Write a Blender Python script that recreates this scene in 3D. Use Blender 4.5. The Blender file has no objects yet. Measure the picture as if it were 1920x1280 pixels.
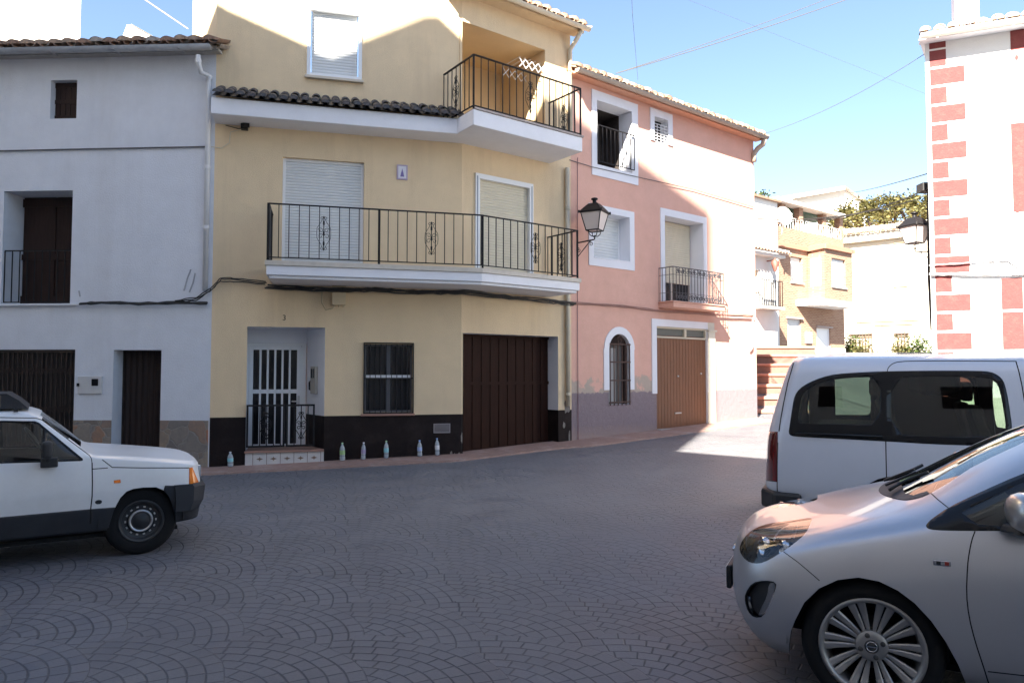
import bpy, bmesh, math, random
from mathutils import Matrix, Vector
random.seed(7)
SC = bpy.context.scene
COL = SC.collection
R = math.radians
# ---------------------------------------------------------------- camera
F = 1360.0
PITCH = math.atan(60.0 / F)
CAMZ = 1.6
cd = bpy.data.cameras.new('camera'); cam = bpy.data.objects.new('camera', cd); COL.objects.link(cam)
cam.location = (0, 0, CAMZ); cam.rotation_euler = (R(90) + PITCH, 0, 0)
cd.sensor_width = 36.0; cd.lens = 36.0 * F / 1920.0; cd.clip_end = 2000; cd.clip_start = 0.05
SC.camera = cam
CP, SP = math.cos(PITCH), math.sin(PITCH)
def ray(px, py):
    cx = (px - 960) / F; cy = (640 - py) / F
    return Vector((cx, CP - cy * SP, SP + cy * CP))
def on_z(px, py, z):
    r = ray(px, py); t = (z - CAMZ) / r.z
    return Vector((0, 0, CAMZ)) + r * t
def at_depth(px, py, y):
    r = ray(px, py); t = y / r.y
    return Vector((0, 0, CAMZ)) + r * t
def smooth(a, b, x):
    t = max(0, min(1, (x - a) / (b - a))); return t * t * (3 - 2 * t)
def ground(x, y):
    b = smooth(7, 12, y)
    far = .1 + .018 * max(-12, min(x, 12)) + .03 * max(0, min(y, 22) - 11)
    z = .05 * (1 - b) + far * b
    if y > 20.6:
        z += min(1.0, max(0, (y - 20.6) / 7.0)) * 1.75
    return z
class Frame:
    """a facade frame: x along the wall, y into the building, z up"""
    def __init__(s, ox, oy, deg, oz=0.0):
        s.a = R(deg); s.o = Vector((ox, oy, oz))
        s.M = Matrix.Translation(s.o) @ Matrix.Rotation(s.a, 4, 'Z')
        s.I = s.M.inverted()
    def hit(s, px, py, off=0.0):
        p0 = s.I @ Vector((0, 0, CAMZ)); d = s.I.to_3x3() @ ray(px, py)
        t = (off - p0.y) / d.y; q = p0 + d * t
        return q.x, q.z
    def rect(s, x0, y0, x1, y1, off=0.0):
        a, b = s.hit(x0, y0, off); c, d = s.hit(x1, y1, off)
        return a, c, d, b          # s0 s1 z0 z1
# ---------------------------------------------------------------- materials
MATS = {}
def nt(name):
    m = bpy.data.materials.new(name); m.use_nodes = True; t = m.node_tree
    return m, t, t.nodes, t.links, t.nodes['Principled BSDF']
def pbr(name, col, rough=.6, metal=0, noise=.0, nscale=8, bump=0, bscale=60, stain=None, sscale=1.2, samt=.3,
        coat=0, spec=.5, streak=0, alpha=None, stretch=(1, 1, 1), btype='noise', trans=0):
    if name in MATS: return MATS[name]
    m, t, N, L, P = nt(name)
    P.inputs['Base Color'].default_value = (*col, 1); P.inputs['Roughness'].default_value = rough
    P.inputs['Metallic'].default_value = metal; P.inputs['Coat Weight'].default_value = coat
    P.inputs['Specular IOR Level'].default_value = spec
    if coat: P.inputs['Coat Roughness'].default_value = .04
    tc = N.new('ShaderNodeTexCoord'); mp = N.new('ShaderNodeMapping'); mp.inputs['Scale'].default_value = stretch
    L.new(tc.outputs['Object'], mp.inputs[0])
    last = None
    if noise:
        n = N.new('ShaderNodeTexNoise'); n.inputs['Scale'].default_value = nscale; n.inputs['Detail'].default_value = 6
        n.inputs['Roughness'].default_value = .65
        L.new(mp.outputs[0], n.inputs['Vector'])
        mr = N.new('ShaderNodeMapRange'); mr.inputs[1].default_value = .25; mr.inputs[2].default_value = .75
        mr.inputs[3].default_value = 1 - noise; mr.inputs[4].default_value = 1 + noise * .6
        L.new(n.outputs[0], mr.inputs[0])
        mx = N.new('ShaderNodeMix'); mx.data_type = 'RGBA'; mx.blend_type = 'MULTIPLY'; mx.inputs[0].default_value = 1
        mx.inputs[6].default_value = (*col, 1)
        L.new(mr.outputs[0], mx.inputs[7]); last = mx.outputs[2]
    if stain:
        n = N.new('ShaderNodeTexNoise'); n.inputs['Scale'].default_value = sscale; n.inputs['Detail'].default_value = 8
        n.inputs['Roughness'].default_value = .7
        mp2 = N.new('ShaderNodeMapping'); mp2.inputs['Scale'].default_value = (1.6, 1.6, .16) if streak else (1, 1, 1)
        L.new(tc.outputs['Object'], mp2.inputs[0]); L.new(mp2.outputs[0], n.inputs['Vector'])
        mr = N.new('ShaderNodeMapRange'); mr.inputs[1].default_value = .5; mr.inputs[2].default_value = .75
        mr.inputs[3].default_value = 0; mr.inputs[4].default_value = samt; L.new(n.outputs[0], mr.inputs[0])
        mx = N.new('ShaderNodeMix'); mx.data_type = 'RGBA'; L.new(mr.outputs[0], mx.inputs[0])
        if last: L.new(last, mx.inputs[6])
        else: mx.inputs[6].default_value = (*col, 1)
        mx.inputs[7].default_value = (*stain, 1); last = mx.outputs[2]
    if last: L.new(last, P.inputs['Base Color'])
    if bump:
        n = N.new('ShaderNodeTexNoise'); n.inputs['Scale'].default_value = bscale; n.inputs['Detail'].default_value = 4
        L.new(mp.outputs[0], n.inputs['Vector'])
        b = N.new('ShaderNodeBump'); b.inputs['Strength'].default_value = bump; b.inputs['Distance'].default_value = .02
        L.new(n.outputs[0], b.inputs['Height']); L.new(b.outputs[0], P.inputs['Normal'])
    MATS[name] = m; return m
class G:
    """tiny node graph helper"""
    def __init__(s, N, L): s.N = N; s.L = L
    def m(s, op, a, b=None, c=None):
        n = s.N.new('ShaderNodeMath'); n.operation = op
        for i, v in enumerate((a, b, c)):
            if v is None: continue
            if isinstance(v, (int, float)): n.inputs[i].default_value = v
            else: s.L.new(v, n.inputs[i])
        return n.outputs[0]
    def mix(s, f, a, b, typ='MIX'):
        n = s.N.new('ShaderNodeMix'); n.data_type = 'RGBA'; n.blend_type = typ
        for i, v in ((0, f), (6, a), (7, b)):
            if isinstance(v, (int, float)): n.inputs[i].default_value = v
            elif isinstance(v, tuple): n.inputs[i].default_value = (*v, 1)
            else: s.L.new(v, n.inputs[i])
        return n.outputs[2]
    def fmix(s, f, a, b):
        return s.m('ADD', s.m('MULTIPLY', a, s.m('SUBTRACT', 1, f)), s.m('MULTIPLY', b, f))
    def noise(s, vec, scale, detail=4, rough=.6):
        n = s.N.new('ShaderNodeTexNoise'); n.inputs['Scale'].default_value = scale
        n.inputs['Detail'].default_value = detail; n.inputs['Roughness'].default_value = rough
        if vec is not None: s.L.new(vec, n.inputs['Vector'])
        return n.outputs[0]
    def rng(s, v, a, b, c=0, d=1):
        n = s.N.new('ShaderNodeMapRange')
        for i, q in enumerate((a, b, c, d)): n.inputs[i + 1].default_value = q
        s.L.new(v, n.inputs[0]); return n.outputs[0]
# ---------------------------------------------------------------- mesh builder
ROOTM = {}
class MB:
    def __init__(s): s.v = []; s.f = []; s.mi = []; s.sm = []
    def add(s, vs, fs, M=None, mi=0, smooth=False):
        b = len(s.v)
        for p in vs:
            p = Vector(p); s.v.append(M @ p if M else p)
        for f in fs: s.f.append([b + i for i in f]); s.mi.append(mi); s.sm.append(smooth)
    def quad(s, a, b, c, d, M=None, mi=0): s.add([a, b, c, d], [(0, 1, 2, 3)], M, mi)
    def box(s, x0, x1, y0, y1, z0, z1, M=None, mi=0):
        vs = [(x0, y0, z0), (x1, y0, z0), (x1, y1, z0), (x0, y1, z0), (x0, y0, z1), (x1, y0, z1), (x1, y1, z1), (x0, y1, z1)]
        s.add(vs, [(0, 3, 2, 1), (4, 5, 6, 7), (0, 1, 5, 4), (1, 2, 6, 5), (2, 3, 7, 6), (3, 0, 4, 7)], M, mi)
    def prism(s, poly, y0, y1, M=None, mi=0, smooth=False):
        """polygon in x,z extruded along y"""
        n = len(poly); vs = [(p[0], y0, p[1]) for p in poly] + [(p[0], y1, p[1]) for p in poly]
        fs = [tuple(range(n)), tuple(reversed(range(n, 2 * n)))] + [(i, i + n, (i + 1) % n + n, (i + 1) % n) for i in range(n)]
        s.add(vs, fs, M, mi, smooth)
    def slab(s, poly, z0, z1, M=None, mi=0):
        n = len(poly); vs = [(p[0], p[1], z0) for p in poly] + [(p[0], p[1], z1) for p in poly]
        fs = [tuple(reversed(range(n))), tuple(range(n, 2 * n))] + [(i, (i + 1) % n, (i + 1) % n + n, i + n) for i in range(n)]
        s.add(vs, fs, M, mi)
    def tube(s, pts, r, n=6, M=None, mi=0, cap=True, rs=None):
        pts = [Vector(p) for p in pts]; vs = []; fs = []
        up = None
        for i, p in enumerate(pts):
            d = (pts[min(i + 1, len(pts) - 1)] - pts[max(i - 1, 0)])
            if d.length < 1e-9: d = Vector((0, 0, 1))
            d.normalize()
            if up is None: up = Vector((0, 0, 1)) if abs(d.z) < .9 else Vector((1, 0, 0))
            a = d.cross(up)
            if a.length < 1e-6: a = d.cross(Vector((0, 1, 0)))
            a.normalize(); b = a.cross(d).normalized(); up = b
            rr = rs[i] if rs else r
            for k in range(n):
                t = 2 * math.pi * (k + .5) / n; vs.append(p + a * math.cos(t) * rr + b * math.sin(t) * rr)
        for i in range(len(pts) - 1):
            for k in range(n): fs.append((i * n + k, i * n + (k + 1) % n, (i + 1) * n + (k + 1) % n, (i + 1) * n + k))
        if cap: fs.append(tuple(reversed(range(n)))); fs.append(tuple(range((len(pts) - 1) * n, len(pts) * n)))
        s.add(vs, fs, M, mi, n > 5)
    def lathe(s, prof, n=16, M=None, mi=0, a0=0, a1=360, smooth=True):
        """profile (r,z) spun about z"""
        full = abs(a1 - a0) >= 359.9; m = n if full else n + 1; vs = []; fs = []
        for r, z in prof:
            for k in range(m):
                t = R(a0 + (a1 - a0) * k / n); vs.append((r * math.cos(t), r * math.sin(t), z))
        for i in range(len(prof) - 1):
            for k in range(n): fs.append((i * m + k, i * m + (k + 1) % m, (i + 1) * m + (k + 1) % m, (i + 1) * m + k))
        s.add(vs, fs, M, mi, smooth)
    def build(s, name, mats, parent=None, at=None, bevel=0, smooth=False, auto=False):
        if parent is not None: M = ROOTM[parent.name]
        else: M = Matrix.Translation(Vector(at)) if at is not None else Matrix.Identity(4)
        I = M.inverted()
        me = bpy.data.meshes.new(name); me.from_pydata([I @ p for p in s.v], [], s.f)
        if not isinstance(mats, (list, tuple)): mats = [mats]
        for m in mats: me.materials.append(m)
        for p, mi, sm in zip(me.polygons, s.mi, s.sm): p.material_index = mi; p.use_smooth = sm or smooth
        me.update()
        o = bpy.data.objects.new(name, me); COL.objects.link(o)
        if parent is not None: o.parent = parent
        else: o.matrix_world = M
        ROOTM[o.name] = M
        if bevel:
            b = o.modifiers.new('bevel', 'BEVEL'); b.width = bevel; b.segments = 2; b.limit_method = 'ANGLE'; b.angle_limit = R(40)
        return o
def thing(name, label, cat, M, group=None):
    o = bpy.data.objects.new(name, None); COL.objects.link(o); o.matrix_world = M; o.empty_display_size = .2
    ROOTM[o.name] = M.copy(); tag(o, label, cat, group); return o
def tag(o, label=None, cat=None, group=None, kind=None):
    if label: o['label'] = label
    if cat: o['category'] = cat
    if group: o['group'] = group
    if kind: o['kind'] = kind
    return o
def copy_thing(root, M, label, group=None):
    r = root.copy(); COL.objects.link(r); r.matrix_world = M; ROOTM[r.name] = M.copy(); tag(r, label, None, group)
    for ch in list(root.children):
        c = ch.copy(); COL.objects.link(c); c.parent = r; ROOTM[c.name] = M.copy()
        for g in ch.children:
            d = g.copy(); COL.objects.link(d); d.parent = c; ROOTM[d.name] = M.copy()
    return r
# ---------------------------------------------------------------- architecture helpers
def wall_holes(mb, M, s0, s1, z0, z1, holes, bands=(), y=0.0, mi=0):
    """wall face at y with rectangular holes; bands = [(z, mi)] material below z.  hole: dict(r=(a,b,c,d), depth, mi, i=(a,b,c,d) inner rect, arch)"""
    xs = {s0, s1}; zs = {z0, z1}
    for z, _ in bands: zs.add(z)
    for h in holes:
        a, b, c, d = h['r']; xs |= {max(s0, min(s1, a)), max(s0, min(s1, b))}; zs |= {max(z0, min(z1, c)), max(z0, min(z1, d))}
    xs = sorted(xs); zs = sorted(zs)
    for i in range(len(xs) - 1):
        for j in range(len(zs) - 1):
            cx = (xs[i] + xs[i + 1]) / 2; cz = (zs[j] + zs[j + 1]) / 2
            if any(h['r'][0] < cx < h['r'][1] and h['r'][2] < cz < h['r'][3] for h in holes): continue
            k = mi
            for z, m_ in bands:
                if cz < z: k = m_; break
            mb.quad((xs[i], y, zs[j]), (xs[i + 1], y, zs[j]), (xs[i + 1], y, zs[j + 1]), (xs[i], y, zs[j + 1]), M, k)
    for h in holes:
        a, b, c, d = h['r']; D = y + h['depth']; k = h.get('mi', mi)
        A, B, C, E = h.get('i', (a, b, c, d))
        zc = sorted({c, d} | {z for z, _ in bands if c < z < d})
        def lev(z): # inner z
            return C + (E - C) * (z - c) / (d - c)
        for z_a, z_b in zip(zc, zc[1:]):
            kk = k
            for z, m_ in bands:
                if (z_a + z_b) / 2 < z and h.get('banded'): kk = m_; break
            mb.quad((a, y, z_a), (a, y, z_b), (A, D, lev(z_b)), (A, D, lev(z_a)), M, kk)
            mb.quad((b, y, z_a), (B, D, lev(z_a)), (B, D, lev(z_b)), (b, y, z_b), M, kk)
        mb.quad((a, y, c), (A, D, C), (B, D, C), (b, y, c), M, h.get('msill', k))
        if h.get('arch'):
            n = 12; r = (b - a) / 2; zc_ = d - r; cx = (a + b) / 2
            arc = [(cx - r * math.cos(math.pi * i / n), zc_ + r * math.sin(math.pi * i / n)) for i in range(n + 1)]
            for (x_a, z_a), (x_b, z_b) in zip(arc, arc[1:]):
                mb.quad((x_a, y, z_a), (x_b, y, z_b), (x_b, y, d), (x_a, y, d), M, mi)
                mb.quad((x_a, y, z_a), (x_a, D, z_a), (x_b, D, z_b), (x_b, y, z_b), M, k)
        else:
            mb.quad((a, y, d), (b, y, d), (B, D, E), (A, D, E), M, h.get('mtop', k))
def shutter(mb, M, a, b, c, d, y, pitch=.05, mi=0, pr=.008):
    """roller shutter: curved slats"""
    n = max(1, int(round((d - c) / pitch))); p = (d - c) / n; vs = []; fs = []
    for i in range(n):
        for t, o in ((.02, 0), (.3, -pr), (.75, -pr), (.98, 0)):
            vs += [(a, y + o, c + p * (i + t)), (b, y + o, c + p * (i + t))]
    for i in range(len(vs) // 2 - 1): fs.append((2 * i, 2 * i + 1, 2 * i + 3, 2 * i + 2))
    mb.add(vs, fs, M, mi)
def frame_rect(mb, M, a, b, c, d, w, y0, y1, mi=0, bottom=True):
    mb.box(a, a + w, y0, y1, c, d, M, mi); mb.box(b - w, b, y0, y1, c, d, M, mi)
    mb.box(a + w, b - w, y0, y1, d - w, d, M, mi)
    if bottom: mb.box(a + w, b - w, y0, y1, c, c + w, M, mi)
def tiles(mb, M, s0, s1, y0, z0, slope=.35, length=3.0, pitch=.21, course=.36, mi=0, mi2=1, seed=1, under=True, nmat=2):
    """Spanish barrel tile roof: covers and channels, eave at y0, rising into +y"""
    rnd = random.Random(seed); n = max(1, int(round((s1 - s0) / pitch))); p = (s1 - s0) / n; nc = max(1, int(round(length / course)))
    for i in range(n):
        cx = s0 + p * (i + .5)
        for c in range(nc):
            L0 = c * course; ya = y0 + L0; yb = y0 + L0 + course * 1.12
            jx = rnd.uniform(-.012, .012); jz = rnd.uniform(-.006, .008)
            za = z0 + slope * L0 + .035 + jz; zb = z0 + slope * (L0 + course * 1.12) + .012
            ra = p * .43; rb = p * .36; K = 7; vs = []; fs = []
            for (yy, zz, rr, t) in ((ya, za, ra, 0), (ya, za, ra - .016, 0), (yb, zb, rb, 0)):
                for k in range(K + 1):
                    a = math.pi * k / K; vs.append((cx + jx + rr * math.cos(a), yy - (jz * 2), zz + rr * .8 * math.sin(a)))
            for k in range(K):
                fs.append((k, k + 1, K + 2 + k, K + 1 + k)); fs.append((k, 2 * (K + 1) + k, 2 * (K + 1) + k + 1, k + 1))
            if c == 0: fs.append(tuple(range(K + 1)))
            mb.add(vs, fs, M, mi + rnd.randrange(nmat), True)
        # channel
        K = 5; vs = []; fs = []
        x0 = cx + p / 2
        for yy, zz in ((y0 - .03, z0 + .03), (y0 + length, z0 + slope * length + .03)):
            for k in range(K + 1):
                a = math.pi + math.pi * k / K; vs.append((x0 + p * .4 * math.cos(a), yy, zz + p * .3 * math.sin(a)))
        for k in range(K): fs.append((k, k + 1, K + 2 + k, K + 1 + k))
        mb.add(vs, fs, M, mi, True)
    if under:
        mb.box(s0, s1, y0 + .06, y0 + .10, z0 - .05, z0 - .01, M, mi2)
        mb.add([(s0, y0 + .06, z0 - .02), (s1, y0 + .06, z0 - .02), (s1, y0 + length, z0 + slope * length - .04), (s0, y0 + length, z0 + slope * length - .04)], [(0, 1, 2, 3)], M, mi2)
def lerp(a, b, t): return a + (b - a) * t
def polyrail(mb, pts, z0, z1, sp, r=.007, rr=.014, M=None, posts=None, ends=True, toprect=True):
    """railing along xy polyline pts; bars with spacing sp"""
    for (x0, y0), (x1, y1) in zip(pts, pts[1:]):
        L_ = math.hypot(x1 - x0, y1 - y0); n = max(1, int(round(L_ / sp)))
        ux, uy = (x1 - x0) / L_, (y1 - y0) / L_
        Mr = Matrix.Translation((x0, y0, 0)) @ Matrix.Rotation(math.atan2(uy, ux), 4, 'Z')
        if M: Mr = M @ Mr
        mb.box(0, L_, -rr, rr, z1 - .012, z1 + .008, Mr)
        mb.box(0, L_, -rr * .7, rr * .7, z0 - .006, z0 + .01, Mr)
        for i in range(n + 1):
            x = L_ * i / n
            mb.box(x - r, x + r, -r, r, z0, z1, Mr)
def spiral(cx, cz, r, a0, turns, n=14, sgn=1):
    out = []
    for i in range(n + 1):
        t = i / n; a = a0 + sgn * turns * 2 * math.pi * t; q = r * (1 - .75 * t); out.append((cx + q * math.cos(a), cz + q * math.sin(a)))
    return out
def ornament(mb, M, s, z0, z1, y=0, w=.11, r=.005):
    """wrought diamond with scrolls set on one bar of a railing"""
    zm = (z0 + z1) / 2; h = (z1 - z0) / 2
    for sg in (-1, 1):
        for up in (-1, 1):
            mb.tube([(s, y, zm + up * h), (s + sg * w * .35, y, zm + up * h * .68), (s + sg * w * .95, y, zm + up * h * .3), (s + sg * w, y, zm)], r, 4, M)
            mb.tube([(x, y, z) for x, z in spiral(s + sg * w * .42, zm + up * h * .17, w * .4, math.pi / 2 * (1 - up) + (0 if sg > 0 else math.pi), 1.1, 12, sg * up)], r, 4, M)
            mb.tube([(x, y, z) for x, z in spiral(s + sg * w * .25, zm + up * h * .86, w * .3, (0 if sg < 0 else math.pi), .9, 10, -sg * up)], r, 4, M)
    for z in (zm, zm + h * .6, zm - h * .6): mb.box(s - .014, s + .014, y - .014, y + .014, z - .03, z + .03, M)
    mb.box(s - .007, s + .007, y - .007, y + .007, z0, z1, M)
# ---------------------------------------------------------------- sky and sun
SUNH = Vector((-.387, -.922)).normalized(); SUN_EL = R(38.7)
w = bpy.data.worlds.new('World'); SC.world = w; w.use_nodes = True
WN = w.node_tree.nodes; WL = w.node_tree.links
bg = WN['Background']; sky = WN.new('ShaderNodeTexSky'); sky.sky_type = 'NISHITA'; sky.sun_disc = False
sky.sun_elevation = SUN_EL; sky.sun_rotation = math.atan2(SUNH.x, SUNH.y)
sky.air_density = 1.0; sky.dust_density = 1.3; sky.ozone_density = 1.0; sky.altitude = 400
WL.new(sky.outputs[0], bg.inputs[0]); bg.inputs[1].default_value = .053
sd = bpy.data.lights.new('sun', 'SUN'); so = bpy.data.objects.new('sun', sd); COL.objects.link(so)
sd.energy = 5.0; sd.angle = R(.53); sd.color = (1, .93, .82)
sv = Vector((SUNH.x * math.cos(SUN_EL), SUNH.y * math.cos(SUN_EL), math.sin(SUN_EL)))
so.rotation_euler = sv.to_track_quat('Z', 'Y').to_euler(); so.location = (0, -10, 30)
SC.view_settings.view_transform = 'Standard'; SC.view_settings.look = 'None'; SC.view_settings.exposure = 2.62; SC.view_settings.gamma = 1
SC.cycles.max_bounces = 8; SC.cycles.diffuse_bounces = 5; SC.cycles.use_denoising = True
SC.cycles.caustics_reflective = False; SC.cycles.caustics_refractive = False
# ---------------------------------------------------------------- base materials
white = pbr('white plaster', (.74, .75, .785), .85, noise=.07, nscale=3, bump=.35, bscale=45, stain=(.5, .47, .45), sscale=.9, samt=.25, streak=1)
whiteclean = pbr('white paint', (.77, .78, .82), .7, noise=.04, nscale=4, bump=.15, bscale=50)
reveal = pbr('white reveal plaster', (.70, .71, .74), .8, noise=.08, nscale=5, bump=.3, bscale=40)
yellow = pbr('cream yellow stucco', (.77, .60, .385), .9, noise=.07, nscale=2.2, bump=.5, bscale=70, stain=(.52, .38, .24), sscale=1.2, samt=.42, streak=1)
loggia_y = pbr('ochre loggia plaster', (.72, .55, .33), .85, noise=.06, nscale=3, bump=.3, bscale=50)
brownpaint = pbr('dark brown dado paint', (.015, .0095, .009), .65, spec=.18, noise=.25, nscale=7, bump=.4, bscale=40, stain=(.05, .04, .036), sscale=2.5, samt=.45)
pinkish_pave = pbr('terracotta pavement', (.34, .22, .18), .8, noise=.22, nscale=9, bump=.4, bscale=60, stain=(.5, .42, .38), sscale=2, samt=.6)
ironblack = pbr('black iron paint', (.014, .013, .014), .5, spec=.25, noise=.2, nscale=20)
cableblack = pbr('black cable rubber', (.02, .02, .02), .6)
cablegrey = pbr('faded grey cable', (.10, .095, .095), .6)
greymetal = pbr('weathered zinc gutter', (.40, .40, .41), .55, metal=.3, noise=.3, nscale=6, stain=(.2, .12, .08), samt=.5, sscale=3)
terra = pbr('old clay tile', (.30, .18, .12), .85, noise=.35, nscale=9, bump=.4, bscale=30, stain=(.36, .30, .23), sscale=4, samt=.7)
terra2 = pbr('pale clay tile', (.38, .26, .18), .85, noise=.3, nscale=9, bump=.4, bscale=30, stain=(.22, .17, .13), sscale=4, samt=.8)
terra3 = pbr('lichen grey clay tile', (.38, .32, .27), .9, noise=.4, nscale=8, bump=.4, bscale=30, stain=(.45, .40, .33), sscale=5, samt=.7)
darktile = pbr('charcoal glazed tile', (.055, .05, .05), .5, noise=.3, nscale=10)
darktile2 = pbr('brown black glazed tile', (.075, .062, .058), .55, noise=.3, nscale=10)
pvc = pbr('white plastic pipe', (.72, .72, .72), .4, noise=.08, nscale=5)
pvcbeige = pbr('beige plastic pipe', (.60, .54, .42), .45, noise=.1, nscale=5, stain=(.4, .32, .22), samt=.4)
shut_white = pbr('white shutter slats', (.66, .67, .66), .5, noise=.05, nscale=4)
shut_cream = pbr('cream shutter slats', (.66, .60, .46), .5, noise=.05, nscale=4)
alu_white = pbr('white lacquered aluminium', (.78, .79, .80), .35)
glassdark = pbr('dark window glass', (.010, .010, .012), .12, spec=.4)
woodbrown = pbr('dark brown stained wood', (.034, .017, .013), .6, spec=.25, noise=.4, nscale=5, stretch=(12, 12, .6), bump=.3, bscale=20)
woodgarage = pbr('brown painted garage planks', (.030, .011, .007), .6, spec=.12, noise=.3, nscale=5, stretch=(10, 10, .5), bump=.25, bscale=14)
woodorange = pbr('orange brown varnished boards', (.205, .088, .042), .5, noise=.3, nscale=5, stretch=(10, 10, .5), bump=.25, bscale=14)
concrete = pbr('pale concrete', (.42, .40, .37), .85, noise=.2, nscale=6, bump=.4, bscale=40)
plastic_beige = pbr('beige plastic box', (.58, .47, .30), .5, noise=.08)
dark_void = pbr('unlit room plaster', (.05, .045, .04), .9)
# ---------------------------------------------------------------- street: stamped fan paving
def paving():
    m, t, N, L, P = nt('stamped fan pattern paving'); g = G(N, L)
    tc = N.new('ShaderNodeTexCoord'); mp = N.new('ShaderNodeMapping'); mp.vector_type = 'POINT'
    W = 1.12
    mp.inputs['Rotation'].default_value = (0, 0, R(38)); mp.inputs['Scale'].default_value = (1 / W, 1 / W, 0)
    L.new(tc.outputs['Object'], mp.inputs[0])
    # slight warp so that the stamps are not perfect
    nz = N.new('ShaderNodeTexNoise'); nz.inputs['Scale'].default_value = 1.3; nz.inputs['Detail'].default_value = 2
    L.new(tc.outputs['Object'], nz.inputs['Vector'])
    vm = N.new('ShaderNodeVectorMath'); vm.operation = 'MULTIPLY_ADD'; vm.inputs[1].default_value = (.05, .05, 0)
    L.new(nz.outputs[1], vm.inputs[0]); L.new(mp.outputs[0], vm.inputs[2])
    sx = N.new('ShaderNodeSeparateXYZ'); L.new(vm.outputs[0], sx.inputs[0]); x, y = sx.outputs[0], sx.outputs[1]
    RR, HH = .80, .40
    j = g.m('CEIL', g.m('DIVIDE', g.m('SUBTRACT', y, RR), HH)); dy = g.m('SUBTRACT', y, g.m('MULTIPLY', j, HH))
    par = g.m('MULTIPLY', g.m('FLOORED_MODULO', j, 2), .5)
    xs = g.m('SUBTRACT', x, par); i0 = g.m('ROUND', xs); dx = g.m('SUBTRACT', xs, i0)
    r0 = g.m('SQRT', g.m('ADD', g.m('MULTIPLY', dx, dx), g.m('MULTIPLY', dy, dy)))
    par1 = g.m('SUBTRACT', .5, par); xs1 = g.m('SUBTRACT', x, par1); i1 = g.m('ROUND', xs1); dx1 = g.m('SUBTRACT', xs1, i1)
    dy1 = g.m('SUBTRACT', dy, HH)
    r1 = g.m('SQRT', g.m('ADD', g.m('MULTIPLY', dx1, dx1), g.m('MULTIPLY', dy1, dy1)))
    out = g.m('GREATER_THAN', r0, RR)
    r = g.fmix(out, r0, r1); DX = g.fmix(out, dx, dx1); DY = g.fmix(out, dy, dy1)
    cid = g.m('ADD', g.m('ADD', g.m('MULTIPLY', j, 7.3), g.m('MULTIPLY', g.fmix(out, i0, i1), 3.17)), g.m('MULTIPLY', out, 11.1))
    ring = g.m('MULTIPLY', g.m('SUBTRACT', RR, r), 12.0); rk = g.m('FLOOR', ring); rf = g.m('SUBTRACT', ring, rk)
    ang = g.m('DIVIDE', g.m('ARCTAN2', DX, DY), math.pi * 2)
    cnt = g.m('ROUND', g.m('MULTIPLY', g.m('SUBTRACT', 9.6, rk), 4.4))
    a = g.m('ADD', g.m('MULTIPLY', ang, cnt), g.m('MULTIPLY', rk, .37)); ak = g.m('FLOOR', a); af = g.m('SUBTRACT', a, ak)
    jr = g.m('MINIMUM', rf, g.m('SUBTRACT', 1, rf))
    ja = g.m('MULTIPLY', g.m('MINIMUM', af, g.m('SUBTRACT', 1, af)), 1.35)
    d = g.m('MINIMUM', jr, ja)
    edge = g.rng(ring, .0, .10, .6, 0)
    nn = g.noise(tc.outputs['Object'], 9, 3)
    dj = g.m('ADD', d, g.m('MULTIPLY', g.m('SUBTRACT', nn, .5), .06))
    joint = g.rng(dj, .02, .085, 1, 0)
    wn = N.new('ShaderNodeTexWhiteNoise'); wn.noise_dimensions = '3D'; cb = N.new('ShaderNodeCombineXYZ')
    L.new(cid, cb.inputs[0]); L.new(rk, cb.inputs[1]); L.new(ak, cb.inputs[2]); L.new(cb.outputs[0], wn.inputs[0])
    big = g.noise(tc.outputs['Object'], .35, 5, .65); mid = g.noise(tc.outputs['Object'], 2.2, 6, .7); fine = g.noise(tc.outputs['Object'], 60, 3, .6)
    wear = g.rng(g.noise(tc.outputs['Object'], .8, 6, .75), .38, .62, 0, 1)
    base = g.mix(wn.outputs[0], (.104, .110, .138), (.148, .148, .168))
    wf = N.new('ShaderNodeTexWhiteNoise'); wf.noise_dimensions = '1D'; L.new(cid, wf.inputs['W'])
    base = g.mix(g.m('MULTIPLY', wf.outputs[0], .38), base, (.085, .08, .085))
    oil = g.rng(g.noise(tc.outputs['Object'], 1.1, 4, .55), .66, .74, 0, .45)
    base = g.mix(g.rng(big, .38, .62, 0, 1), base, g.mix(.2, base, (.26, .25, .235)))
    base = g.mix(g.rng(mid, .38, .7, 0, .65), base, (.22, .215, .215))
    base = g.mix(g.rng(fine, .3, .7, 0, .35), base, (.09, .09, .10))
    dv = N.new('ShaderNodeVectorMath'); dv.operation = 'DISTANCE'; dv.inputs[1].default_value = (1.5, 9.5, 0); L.new(tc.outputs['Object'], dv.inputs[0])
    pale_mid = g.m('MULTIPLY', g.rng(g.m('ADD', dv.outputs['Value'], g.m('MULTIPLY', big, 5)), 3.5, 9.0, .5, 0), g.rng(mid, .2, .6, .5, 1))  # paler around one spot of the street, fading outwards
    base = g.mix(pale_mid, base, (.26, .25, .245))
    base = g.mix(oil, base, (.05, .05, .055))
    jc = g.m('MULTIPLY', g.m('MULTIPLY', g.m('MAXIMUM', joint, edge), .85), g.m('SUBTRACT', g.m('SUBTRACT', 1, g.m('MULTIPLY', wear, .5)), g.m('MULTIPLY', pale_mid, .9)))
    base = g.mix(jc, base, (.022, .022, .03))
    L.new(base, P.inputs['Base Color'])
    L.new(g.rng(mid, .3, .7, .48, .7), P.inputs['Roughness'])
    hgt = g.m('ADD', g.m('MULTIPLY', g.m('SUBTRACT', 1, jc), 1.0), g.m('ADD', g.m('MULTIPLY', fine, .22), g.m('MULTIPLY', wn.outputs[0], .25)))
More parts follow.
